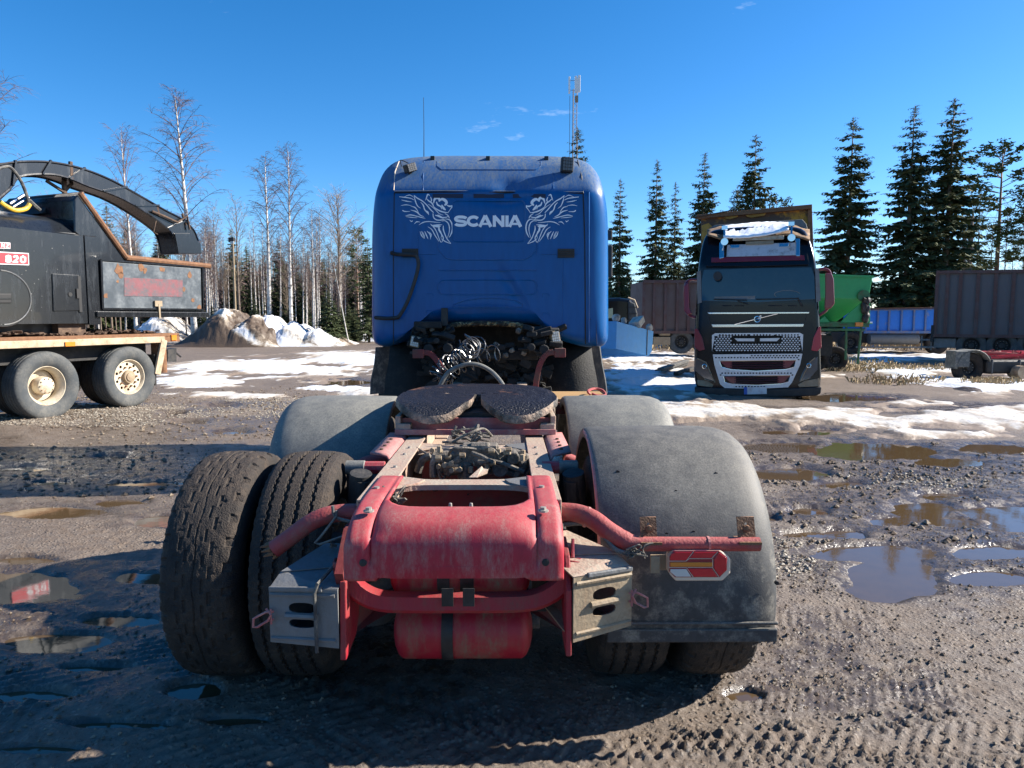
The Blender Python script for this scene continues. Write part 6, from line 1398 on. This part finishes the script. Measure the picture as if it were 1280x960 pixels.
q = k_(1255, 456, -.2); MB().bb(k_(1222,455).x, k_(1300,455).x, -.35, .3, k_(1240,466).z, k_(1240,449).z).build('fuel_tank', m_black, KC, bevel=.08, seg=4)
MB().bb(k_(1228,455).x, k_(1229.5,455).x, -.36, .31, k_(1240,466.4).z, k_(1240,448.6).z).bb(k_(1262,455).x, k_(1263.5,455).x, -.36, .31, k_(1240,466.4).z, k_(1240,448.6).z).build('tank_strap', m_galvdk, KC, bevel=.08, seg=4)
MB().lathe([(-.1,.17),(.3,.17)], k_(1276,465,-.5), 'y', 20).build('air_tank', m_cream, KC, smooth=True)
MB().bb(k_(1225,447).x, k_(1400,447).x, .1, .25, k_(1240,450).z, k_(1240,441).z).bar(k_(1238,447,-.2), k_(1300,441,-.2), .05, .07).bar(k_(1236,443,.6), k_(1320,440,.6), .05, .1).bb(k_(1225,447).x, k_(1400,447).x, .9, 1.05, k_(1240,450).z, k_(1240,441).z).build('frame_rail', m_sred, KC)
rw = MB(); rs_ = random.Random(14)
for k in range(26): a = k_(rs_.uniform(1232,1280), rs_.uniform(439,447), rs_.uniform(-.3,.6)); rw.tube(smooth_path([a, a+Vector((rs_.uniform(-.4,.4), rs_.uniform(-.2,.2), rs_.uniform(-.02,.12))), a+Vector((rs_.uniform(-.8,.8), 0, rs_.uniform(-.1,.1)))], 4), .014, 4)
rw.build('hose_bundle', m_redtube, KC)['kind'] = 'stuff'
# ------------------------------------------------------------ pale blue skip with rubble, planks, black truck cab behind
XP = Pl(P(771,430,18.5).x, 18.5, R(38))
SK = XP.root('blue_skip', 'pale blue steel skip with sloping top beside the blue cab', 'skip')
m_pale = mat('pale_blue_paint', (.12,.40,.74), .5, dirt=(.34,.50,.62), dscale=3, dlo=.5, dhi=.85, damt=.5)
x_ = lambda u, v, d=0.: XP.at(u, v, d)
f_ = [x_(771,401.5), x_(817,414), x_(815,439), x_(811,445), x_(770,436)]
MB().add(f_+[p+Vector((-1.2,1.3,0)) for p in f_], [(0,1,2,3,4),(9,8,7,6,5)]+[(i, i+5, (i+1) % 5+5, (i+1) % 5) for i in range(5)]).build('skip_body', m_pale, SK, bevel=.01)
MB().bar(x_(809,412)+Vector((0,-.01,0)), x_(808,444)+Vector((0,-.01,0)), .02, .02).build('weld_seam', m_galvdk, SK)
rbm = mat('pale_rubble', (.50,.48,.42), .8, dirt=(.2,.17,.14), dscale=5)
for i_, (u_, v_, s_, lb_) in enumerate(((796,403,.30,'largest white concrete block tilted on the skip rim'),(770,398,.20,'pale rubble lump next to the blue cab on the skip'),(780,401,.15,'small white rubble lump in the middle of the skip rim'),(811,410,.18,'rough white rubble lump at the low corner of the skip'))):
    mb = MB(); q = x_(u_, v_, .15)
    if i_ == 0: mb.box(q, (s_*1.5, s_, s_*.6), Matrix.Rotation(-.4, 3, 'Y') @ Matrix.Rotation(.4, 3, 'Z'))
    else: blob(mb, q, (s_*.6, s_*.5, s_*.6), i_+3)
    o = mb.build('rubble_block', rbm, None, bevel=.01); o.location = (XP.ox, XP.oy, 0); o.rotation_euler = (0,0,XP.a); tag(o, lb_, 'rubble', 'rubble lying in the blue skip')
for i_, (a_, b_, w__) in enumerate((((823,464),(856,455),.22),((826,462),(858,451),.2),((845,467),(866,460),.15))):
    A_ = G(*a_, .06+.10*(i_ == 1)); B_ = G(*b_, .06+.10*(i_ == 1)); o = MB().bar((0,0,0), B_-A_, w__, .09).build('timber_beam', m_soot if i_ != 1 else m_fend, None, bevel=.008); o.location = A_
    tag(o, ['longest dark timber lying in snow left of the black truck','dark timber lying on top of the others by the black truck','shortest dark timber nearest the black truck wheel'][i_], 'timber', 'dark timbers in the snow')
MP = Pl(P(775,400,26).x, 26, R(5)); BK = MP.root('black_truck', 'dark truck cab half hidden behind the blue cab and skip', 'truck')
n2 = lambda u, v: MP.p2(u, v)
MB().prism([n2(u, v) for u, v in ((740,405),(740,376),(748,373),(775,372),(788,374),(794,380),(797,392),(797,430),(740,430))], 0, 2.3).build('cab', m_vblk, BK, bevel=.12, seg=4)
MB().prism([n2(u, v) for u, v in ((760,386),(766,385),(766,397),(760,398))], -.02, .02).build('side_window', mat('bright_glass', (.35,.40,.28), .2), BK)
MB().prism([n2(u, v) for u, v in ((785,376),(793,379),(796,392),(796,414),(785,414))], -.12, 0).build('air_deflector', m_tyregrey, BK, bevel=.05)
for v_ in (384, 392, 400): MB().bar(MP.at(785,v_,-.13), MP.at(796,v_,-.13), .02, .03).build('deflector_rib', m_black, BK)
MB().tube([MP.at(785,372,-.05), MP.at(793,375,-.05), MP.at(797,385,-.05)], .03, 6).build('edge_trim', m_cream, BK)
# ============================================================ TREES
def birch_mesh(H, seed, dens=1.0, spread=.20, droop=.5, start=.28, multi=1):
    rs = random.Random(seed); tr = MB(); cr_ = MB(); twc = MB()
    n = 9; lean = (rs.uniform(-.03,.03), rs.uniform(-.03,.03)); tp_ = []
    for i in range(n+1):
        t = i/n; tp_.append(Vector((lean[0]*H*t+.08*math.sin(t*5+seed)*t, lean[1]*H*t+.08*math.cos(t*4+seed)*t, H*t)))
    rad = [.011*H*(1-t/n*1.0)**.85*(1.25 if t == 0 else 1)+.008 for t in range(n+1)]
    tr.tube(tp_, rad, 8)
    def tpos(t): k = min(int(t*n), n-1); return tp_[k].lerp(tp_[k+1], t*n-k)
    nb = int(46*dens)
    for b in range(nb):
        t = start+(1-start)*(b/nb)**.9*.98; p = tpos(t); az = b*2.4+rs.uniform(-.5,.5)
        shape = math.sin(math.pi*min(1, (t-start)/(1-start)*.85+.12))**.7
        Ln = H*spread*shape*rs.uniform(.6,1.15)+.25; el = R(rs.uniform(28,58)+18*t)
        d = Vector((math.cos(az)*math.cos(el), math.sin(az)*math.cos(el), math.sin(el))); pts = [p]; dd = d.copy()
        for k in range(5): dd = (dd+Vector((rs.uniform(-.12,.12), rs.uniform(-.12,.12), -droop*.16*k*(1-.4*t)))).normalized(); pts.append(pts[-1]+dd*Ln/5)
        r0 = .0032*Ln*3+.006; cr_.tube(pts, [r0*(1-k/6) for k in range(6)], 4, False)
        for s in range(int(8*dens+Ln*1.5)):
            q = rs.uniform(.15, 1)*5; k = min(int(q), 4); sp0 = pts[k].lerp(pts[k+1], q-k); a2 = rs.uniform(0,6.28)
            d2 = (dd*.5+Vector((math.cos(a2)*.8, math.sin(a2)*.8, rs.uniform(-.1,.5)))).normalized(); L2 = Ln*rs.uniform(.18,.42)*(1.2-q/8)+.15; pp = [sp0]
            for j in range(3): d2 = (d2+Vector((rs.uniform(-.15,.15), rs.uniform(-.15,.15), -droop*.3*j))).normalized(); pp.append(pp[-1]+d2*L2/3)
            twc.tube(pp, [.008,.007,.006,.004], 3, False)
            for z in range(4):
                q2 = rs.uniform(.2,1)*3; j = min(int(q2), 2); o_ = pp[j].lerp(pp[j+1], q2-j); d3 = (d2+Vector((rs.uniform(-.8,.8), rs.uniform(-.8,.8), rs.uniform(-.6,.3)))).normalized(); l3 = L2*rs.uniform(.3,.7)
                e1 = o_+d3*l3*.5; e2 = e1+(d3+Vector((0,0,-droop*.6))).normalized()*l3*.5; w3 = .006; sd3 = d3.orthogonal().normalized()*w3
                b0 = len(twc.v); twc.v += [tuple(o_-sd3), tuple(o_+sd3), tuple(e1+sd3*.8), tuple(e1-sd3*.8), tuple(e2)]; twc.f += [(b0,b0+1,b0+2,b0+3),(b0+3,b0+2,b0+4)]
    cr_.merge(twc); return tr, cr_
def mesh_of(mb, name, m, smooth=False):
    me = bpy.data.meshes.new(name); me.from_pydata(mb.v, [], mb.f); me.materials.append(m)
    if smooth: me.polygons.foreach_set('use_smooth', [True]*len(me.polygons))
    return me
def barkmat(name, a, b, sc=1.):
    m = mat(name, a, .8, dirt=b, dscale=2.2*sc, dlo=.52, dhi=.60, damt=.9, stretch=(1,1,2.2), bump=.3, bscale=12); return m
m_birch = barkmat('birch_bark', (.62,.58,.53), (.05,.045,.04)); m_brown = barkmat('brown_bark', (.16,.12,.09), (.08,.06,.05)); m_pine = barkmat('pine_bark', (.22,.12,.07), (.08,.055,.045))
m_twig = mat('birch_twigs', (.13,.085,.080), .85, var=.3); m_twig2 = mat('brown_twigs', (.24,.185,.135), .85, var=.3)
m_need = mat('spruce_needles', (.060,.088,.040), .7, dirt=(.14,.145,.065), dscale=1.4, dlo=.42, dhi=.62, damt=.8, var=.45, spec=.25); m_need2 = mat('pine_needles', (.05,.085,.030), .7, dirt=(.10,.12,.045), dscale=1.6, dlo=.42, dhi=.62, damt=.8, var=.4, spec=.25)
def spruce_mesh(H, seed, wid=.15, gap=.0, start=.08, clump=1.0, dn_=1.0):
    rs = random.Random(seed); tr = MB(); nd = MB(); tr.tube([(0,0,0),(.02*H*rs.uniform(-.3,.3),0,H*.5),(0,0,H)], [.012*H+.02,.008*H+.01,.01], 8)
    z = start*H
    while z < H*.985:
        t = z/H; nb = 6 if t < .8 else 5; L0 = H*wid*min(1, (1-t)**.80*1.12+.02)*(1 if t > .2 else .75+.25*t/.2); a0 = rs.random()*6.28
        for b in range(nb):
            if rs.random() < gap: continue
            az = a0+b*6.283/nb+rs.uniform(-.35,.35); Ln = L0*rs.choice((.55,.8,.95,1.0,1.2))*rs.uniform(.85,1.1)+.12; dz0 = .30*(t-.35)-.10; zz = z+rs.uniform(-.2,.2)
            ca, sa = math.cos(az), math.sin(az); k = max(3, int(Ln/.22)); pts = []
            for i in range(k+1):
                s = i/k; pts.append(Vector((ca*Ln*s, sa*Ln*s, zz+Ln*(dz0*s-.45*s*s*(1-.5*t)+.30*s**3)+rs.uniform(-.02,.02))))
            tr.tube([pts[0], pts[k//2], pts[-1]], [.022,.014,.006], 3, False)
            for i in range(1, k+1):
                p = pts[i]; s = i/k; w_ = (.16+.24*math.sin(math.pi*min(1, s*.9+.12)))*min(1, Ln/1.2)*clump
                for q in range(int(10*dn_)):
                    sg = rs.choice((-1, 1)); ln = w_*rs.uniform(.6,1.5); off = Vector((rs.uniform(-.14,.14), rs.uniform(-.14,.14), rs.uniform(-.04,.06)))
                    d = Vector((-sa*sg*.8+ca*rs.uniform(.1,.8), ca*sg*.8+sa*rs.uniform(.1,.8), rs.uniform(-.75,.12))).normalized()
                    sd = d.cross(Vector((rs.uniform(-.5,.5), rs.uniform(-.5,.5), 1))).normalized()*ln*rs.uniform(.14,.26); c = p+off
                    b0 = len(nd.v); nd.v += [tuple(c-sd*.5), tuple(c+sd*.7), tuple(c+d*ln*.6+sd), tuple(c+d*ln), tuple(c+d*ln*.55-sd)]; nd.f += [(b0,b0+1,b0+2,b0+3,b0+4)]
        z += rs.uniform(.18,.36)*(H/15)**.5
    for k in range(22):
        a = rs.random()*6.28; zz = H-rs.random()*.9; l = .08+.16*(H-zz); d = Vector((math.cos(a), math.sin(a), .6))
        b0 = len(nd.v); c = Vector((0,0,zz)); nd.v += [tuple(c), tuple(c+d*l+Vector((0,0,.05))), tuple(c+d*l*.6-Vector((0,0,.05)))]; nd.f += [(b0,b0+1,b0+2)]
    return tr, nd
def pine_mesh(H, seed, start=.45):
    rs = random.Random(seed); tr = MB(); nd = MB(); tr.tube([(0,0,0),(.15,.1,H*.5),(.1,0,H*.97)], [.011*H+.02,.008*H,.02], 8)
    z = start*H
    while z < H*.97:
        t = (z/H-start)/(1-start); L0 = H*.13*(.35+1.0*math.sin(math.pi*min(1, t*.75+.15)))
        for b in range(3):
            az = rs.random()*6.28; Ln = L0*rs.uniform(.5,1.1); d = Vector((math.cos(az), math.sin(az), rs.uniform(.0,.5)*(.5+t))); p0 = Vector((.1,0,z)); p1 = p0+d*Ln
            tr.tube([p0, p0.lerp(p1,.6)+Vector((0,0,.1)), p1], [.03,.02,.01], 4, False)
            for k in range(int(14*Ln)+6):
                c = p0.lerp(p1, rs.uniform(.4,1.05))+Vector((rs.gauss(0,.17), rs.gauss(0,.17), rs.gauss(.05,.10)))
                for q in range(4):
                    dd = Vector((rs.uniform(-1,1), rs.uniform(-1,1), rs.uniform(-.2,1))).normalized(); ln = rs.uniform(.10,.22); sd = dd.orthogonal().normalized()*ln*.28
                    b0 = len(nd.v); nd.v += [tuple(c-sd), tuple(c+sd), tuple(c+dd*ln+sd*.4), tuple(c+dd*ln-sd*.4)]; nd.f += [(b0,b0+1,b0+2,b0+3)]
        z += rs.uniform(.25,.5)
    return tr, nd
def protos(fn, specs, tm, cm):
    out = []
    for sp_ in specs:
        t, c = fn(*sp_[0], **sp_[1]); out.append((mesh_of(t, 'trunk', tm, True), mesh_of(c, 'crown', cm), sp_[0][0]))
    return out
PB = protos(birch_mesh, [((14,1),{}),((14,2),dict(dens=1.1,spread=.17)),((14,3),dict(dens=.9,spread=.14,start=.4)),((12,4),dict(dens=.6,spread=.13,start=.45))], m_birch, m_twig)
PA = protos(birch_mesh, [((11,11),dict(droop=.05,spread=.26,start=.3)),((11,12),dict(dens=.7,droop=.1,spread=.18,start=.35))], m_brown, m_twig2)
PS = protos(spruce_mesh, [((15,21),dict(wid=.165)),((15,22),dict(wid=.145,gap=.22)),((15,23),dict(wid=.185,gap=.05)),((8,24),dict(wid=.21,start=.03)),((15,25),dict(wid=.20,gap=.30,clump=1.05,dn_=1.1)),((15,26),dict(wid=.15,gap=.3,dn_=.9)),((15,27),dict(wid=.18,gap=.16,start=.12))], m_brown, m_need)
PP = protos(pine_mesh, [((14,31),{}),((14,32),dict(start=.3))], m_pine, m_need2)
def tree(u, vtop, Y, pr, name, label, group=None, cat=None, rz=None, wx=1.0, lean=0, vbase=None, x=None):
    top = P(u, vtop, Y); zb_ = 0.0; sc = (top.z-zb_)/pr[2]
    r_ = bpy.data.objects.new(name, None); COL.objects.link(r_); r_.location = (P(u, 400, Y).x if x is None else x, Y, zb_-.05); r_.scale = (sc*wx, sc*wx, sc); r_.rotation_euler = (0, lean, random.uniform(0,6.28) if rz is None else rz)
    tag(r_, label, cat or 'tree', group)
    for me in pr[:2]:
        o = bpy.data.objects.new(me.name.split('.')[0], me); COL.objects.link(o); o.parent = r_
    return r_
random.seed(77)
# the named birches
tree(-8,72,34,PB[0],'birch_tree','bare birch cut off by the left edge above the chipper hose',None,rz=.4,wx=1.25)
tree(243,117,46,PB[1],'birch_tree','tallest bare birch, white trunk, rising behind the spout of the chipper',wx=1.15,rz=2.)
tree(170,163,50,PB[0],'birch_tree','second bare birch from the left, seen over the discharge spout',wx=.8,rz=1.)
tree(336,196,47,PB[2],'birch_tree','left one of the two tall close birches right of the lamp post',wx=1.1,rz=3.)
tree(364,188,46,PB[1],'birch_tree','right one of the two tall close birches right of the lamp post',wx=.9,rz=4.4)
tree(425,244,47,PA[0],'bare_tree','brown bare tree with wide forked crown near the blue cab',wx=1.1,rz=.5)
tree(436,316,44,PB[3],'birch_tree','short slanting birch at the right end of the birch row',lean=-.16,wx=.6,rz=0)
tree(392,262,50,PB[2],'birch_tree','slender birch halfway between the two tall birches and the forked tree',wx=.8)
tree(300,250,52,PA[1],'bare_tree','thin bare tree standing just right of the lamp post',wx=.9)
tree(448,284,52,PP[0],'pine_tree','slim green pine at the left side of the blue cab',wx=.8); tree(461,296,48,PS[1],'spruce_tree','dark spruce half hidden by the left side of the blue cab',wx=1.0)
tree(411,362,44,PS[3],'spruce_tree','small dark young spruce under the forked bare tree',wx=1.25)
tree(318,372,46,PS[3],'spruce_tree','small young spruce left of the two tall birches',wx=1.0); tree(376,345,52,PS[3],'spruce_tree','mid sized dark spruce between birch trunks right of the tallest pair',wx=1.1)
gB = 'birches in the row behind the heaps'
for i in range(34): tree(random.uniform(255,460), random.uniform(270,335), random.uniform(48,58), PB[3] if i % 3 else PB[2], 'birch_tree', 'slim pale birch stem in the row right of the lamp post', 'pale birch stems right of the lamp post', wx=random.uniform(.5,.8), lean=random.uniform(-.03,.03))
for i in range(16): tree(random.uniform(250,455), random.uniform(372,400), random.uniform(44,52), PS[3], 'young_spruce', 'knee high to man high young spruce at the foot of the birches', 'young spruces at the foot of the birches', wx=random.uniform(1.,1.4))
for i in range(80):
    u = random.uniform(90, 462); Y = random.uniform(50, 68); vt = random.gauss(300, 24)+(18 if 290 < u < 330 else 0)+(12 if u > 400 else 0)+(20 if u > 440 else 0); vt = max(258, min(345, vt))
    k = random.random(); pr = PB[2] if k < .25 else PB[3] if k < .5 else PA[1] if k < .8 else PA[0]
    tree(u, vt, Y, pr, 'bare_tree', 'thin leafless tree in the dense row behind the snow and soil heaps', gB, wx=random.uniform(.55,.95), lean=random.uniform(-.03,.03))
for i in range(26):
    u = random.uniform(100, 455); Y = random.uniform(58, 74); vt = random.gauss(322, 18); vt = max(285, min(360, vt))
    if 120 < u < 220: vt -= 45*random.random()
    tree(u, vt, Y, PS[random.choice((0,1,2))], 'spruce_tree', 'dark spruce among the bare trees behind the snow and soil heaps', 'spruces among the bare trees', wx=random.uniform(.8,1.1))
for i, (u, vt) in enumerate(((20,300),(60,290),(98,285),(128,262),(140,255),(205,285))):
    tree(u, vt, 56+i, PS[i % 3], 'spruce_tree', ['dark spruce at the left picture edge, seen above the chipper hoses','second dark spruce from the left edge, behind the chipper roof','third dark spruce, over the start of the chipper hopper rail','tallest dark spruce under the arch of the discharge spout','dark spruce right beside the tallest one under the spout','dark spruce directly behind the hanging mouth of the spout'][i], 'spruces behind the chipper')
for i in range(16): tree(random.uniform(-60,125), random.gauss(275,25), random.uniform(48,60), random.choice((PB[2],PA[1],PB[3])), 'bare_tree', 'leafless tree behind the black chipper at left', 'bare trees behind the chipper', wx=.8)
# the spruces on the right
R_ = [(720,158,60,1,1.05,'spruce whose top shows above the right corner of the blue cab'),(773,222,46,5,.85,'narrow spruce directly right of the blue cab'),(818,198,48,1,.8,'slim tall spruce, second to the right of the blue cab'),(841,226,50,5,.75,'shorter spruce between two taller ones left of the black truck'),(876,190,47,6,.85,'dark spruce behind the left mirror of the black truck'),
      (938,167,46,4,.85,'tall spruce centred above the roof of the black truck'),(917,232,52,3,.9,'short brownish spruce left of the one above the black truck roof'),(1056,145,44,4,1.0,'tall airy spruce above the green spreader'),(1130,131,43,6,1.0,'left one of the two tallest dark spruces'),(1178,121,43,4,1.0,'tallest dark spruce, right one of the close pair')]
for (u, vt, Y, k, wx, lb) in R_: tree(u, vt, Y, PS[k], 'spruce_tree', lb, wx=wx)
tree(1242,178,50,PP[1],'pine_tree','loose light green pine at the far right above the grey trailer',wx=1.15); tree(967,244,56,PP[0],'pine_tree','small pale pine behind the tipper body, right of its spruce',wx=.8)
tree(1278,250,48,PP[1],'pine_tree','pine cut off by the right edge of the picture',wx=.9)
for u, vt in ((1215,270),(1206,290)):
    q = P(u, vt, 47); o = MB().tube([(0,0,0),(.05,0,q.z*.5),(0,0,q.z)], [.2,.16,.12], 8).build('tree_trunk', m_brown); o.location = (q.x,47,0); tag(o, 'broken branchless trunk, %s of two, left of the far right pine' % ('taller' if vt == 270 else 'shorter'), 'tree trunk')
for i in range(14):
    u = random.choice((random.uniform(765,880), random.uniform(1120,1280), random.uniform(1090,1200))); tree(u, random.uniform(318,360), random.uniform(52,62), PS[random.choice((1,3,0))], 'spruce_tree', 'low dark spruce behind the trailers on the right', 'low spruces behind the trailers', wx=1.0)
for i in range(10): tree(random.uniform(1190,1290), random.uniform(235,320), random.uniform(58,75), PA[1] if i % 2 else PB[2], 'bare_tree', 'thin bare tree far behind the grey trailer at right', 'bare trees behind the grey trailer', wx=.7)
# distant forest band
rs_ = np.random.RandomState(6)
def band_forest(x0, x1, Y, hgt, n, name, m1, seed, tw=7):
    rs = random.Random(seed); mb = MB()
    for k in range(n):
        x = rs.uniform(x0, x1); y = Y+rs.uniform(-9, 9); h = hgt*rs.uniform(.55,1.05); w_ = rs.uniform(.05,.12)
        mb.add([(x-w_,y,-.5),(x+w_,y,-.5),(x+rs.uniform(-.3,.3),y,h)], [(0,1,2)])
        for j in range(tw):
            z = h*rs.uniform(.25,1.0); a = rs.uniform(-1.2,1.2); s = rs.uniform(.4,1.6)*(1.2-z/h)*(7/tw)**.4; dx = math.sin(a)*s; 
            mb.add([(x,y,z),(x+dx,y+rs.uniform(-.4,.4),z+s*.5),(x+dx*.6,y,z+s*(.5-.5*(7/tw)*.7))], [(0,1,2)])
    o = mb.build(name, m1, fix=False); o['kind'] = 'stuff'; return o
def band_conifer(x0, x1, Y, hgt, n, name, m1, seed):
    rs = random.Random(seed); mb = MB()
    for k in range(n):
        x = rs.uniform(x0, x1); y = Y+rs.uniform(-8, 8); h = hgt*rs.uniform(.5,1.05); w_ = h*.16
        for j in range(46):
            t = rs.random()**1.2; a = rs.uniform(0,6.28); r = w_*(1-t)*rs.uniform(.3,1.1); c = Vector((x+math.cos(a)*r*.5, y+math.sin(a)*r*.5, h*t)); e = Vector((x+math.cos(a)*r*1.2, y+math.sin(a)*r*1.2, h*t-.35)); s = Vector((-math.sin(a), math.cos(a), 0))*rs.uniform(.15,.4)
            mb.add([c-s*.4+Vector((0,0,.3)), c+s*.4+Vector((0,0,.3)), e+s, e-s], [(0,1,2,3)])
    o = mb.build(name, m1, fix=False); o['kind'] = 'stuff'; return o
band_forest(-72, -13.5, 72, 8.2, 1500, 'undergrowth_thicket', m_twig, 12, 22)
band_forest(-95, 0, 88, 10.5, 2600, 'distant_woodland', m_twig2, 1); band_conifer(-98, 2, 96, 9.0, 420, 'distant_conifers', m_need, 2)
band_conifer(4, 120, 80, 5.6, 330, 'distant_conifers', m_need, 3); band_forest(-14, 110, 100, 5.0, 1200, 'distant_woodland', m_twig2, 4)
grass('forest_floor_brush', [(300,424,180,3),(420,420,50,3),(1000,436,280,4)], 4200, 9, .2, .9)
# ------------------------------------------------------------ street lamp and mast
q = P(291, 301, 44); SL = empty('street_lamp', (q.x, 44, 0), 0, 'thin grey street lamp post in front of the birch row', 'street lamp')
MB().tube([(-.12*0+.0,0,0),(0,0,q.z)], [.085,.05], 10).build('post', m_galv, SL, smooth=True); MB().box((-.06,0,q.z+.05), (.34,.28,.30)).build('lamp_head', m_black, SL, bevel=.04); MB().box((.02,-.16,q.z-.12), (.22,.1,.14)).build('lamp_glass', m_glasslamp, SL)
Ym = 120; zt_ = P(718,96,Ym).z; xm = P(718,130,Ym).x; MA = empty('radio_mast', (xm, Ym, 0), 0, 'tall lattice radio mast with white panel antennas beyond the trees', 'mast')
mb = MB(); r_ = .42; n = 46
for k in range(3):
    a = k*2.094; mb.tube([(r_*math.cos(a), r_*math.sin(a), 0), (r_*math.cos(a), r_*math.sin(a), zt_-2)], .06, 5)
for i in range(n):
    z0 = (zt_-3)*i/n; z1 = (zt_-3)*(i+1)/n
    for k in range(3):
        a = k*2.094; b = (k+1)*2.094
        if i % 2: a, b = b, a
        mb.tube([(r_*math.cos(a), r_*math.sin(a), z0), (r_*math.cos(b), r_*math.sin(b), z1)], .03, 3, False)
mb.build('lattice', m_galv, MA); MB().tube([(-.75,0,zt_*.4),(-.75,0,zt_-3)], .05, 4).build('cable_ladder', m_galvdk, MA)
for (x, w_, dz) in ((-.85,.28,0),(.2,.35,.1),(.75,.40,.2),(.45,.2,-.2)):
    MB().bb(x-w_/2, x+w_/2, -.2, .2, zt_-2.6+dz, zt_+dz).build('panel_antenna', m_swhite, MA, bevel=.04)
MB().bar((-.9,0,zt_-.6), (.8,0,zt_-.6), .06, .06).bar((-.9,0,zt_-2.1), (.8,0,zt_-2.1), .06, .06).build('antenna_arm', m_galvdk, MA)
MB().bb(.1,.6,-.2,.2,zt_-4.0,zt_-3.0).build('radio_unit', m_galv, MA)
# ------------------------------------------------------------ tidy: small joined details that cannot be picked apart singly
for o in list(bpy.data.objects):
    n0 = o.name.split('.')[0]
    if n0 in ('pipe_fitting','frayed_cable','loose_wires','web_hole','fender_bolt','rail_bolt','angle_bolt','wheel_nut','sooty_fitting','rust_patch','gearbox','lens_ridge','roof_clip','body_crease','charred_foam','motor_cluster','broken_end','panel_bead','recessed_pressing','roof_seam','suspension','valve_block','air_hose','coiled_hose','cab_suspension_beam','engine_bulkhead','griffin_decal'): o['kind'] = 'stuff'
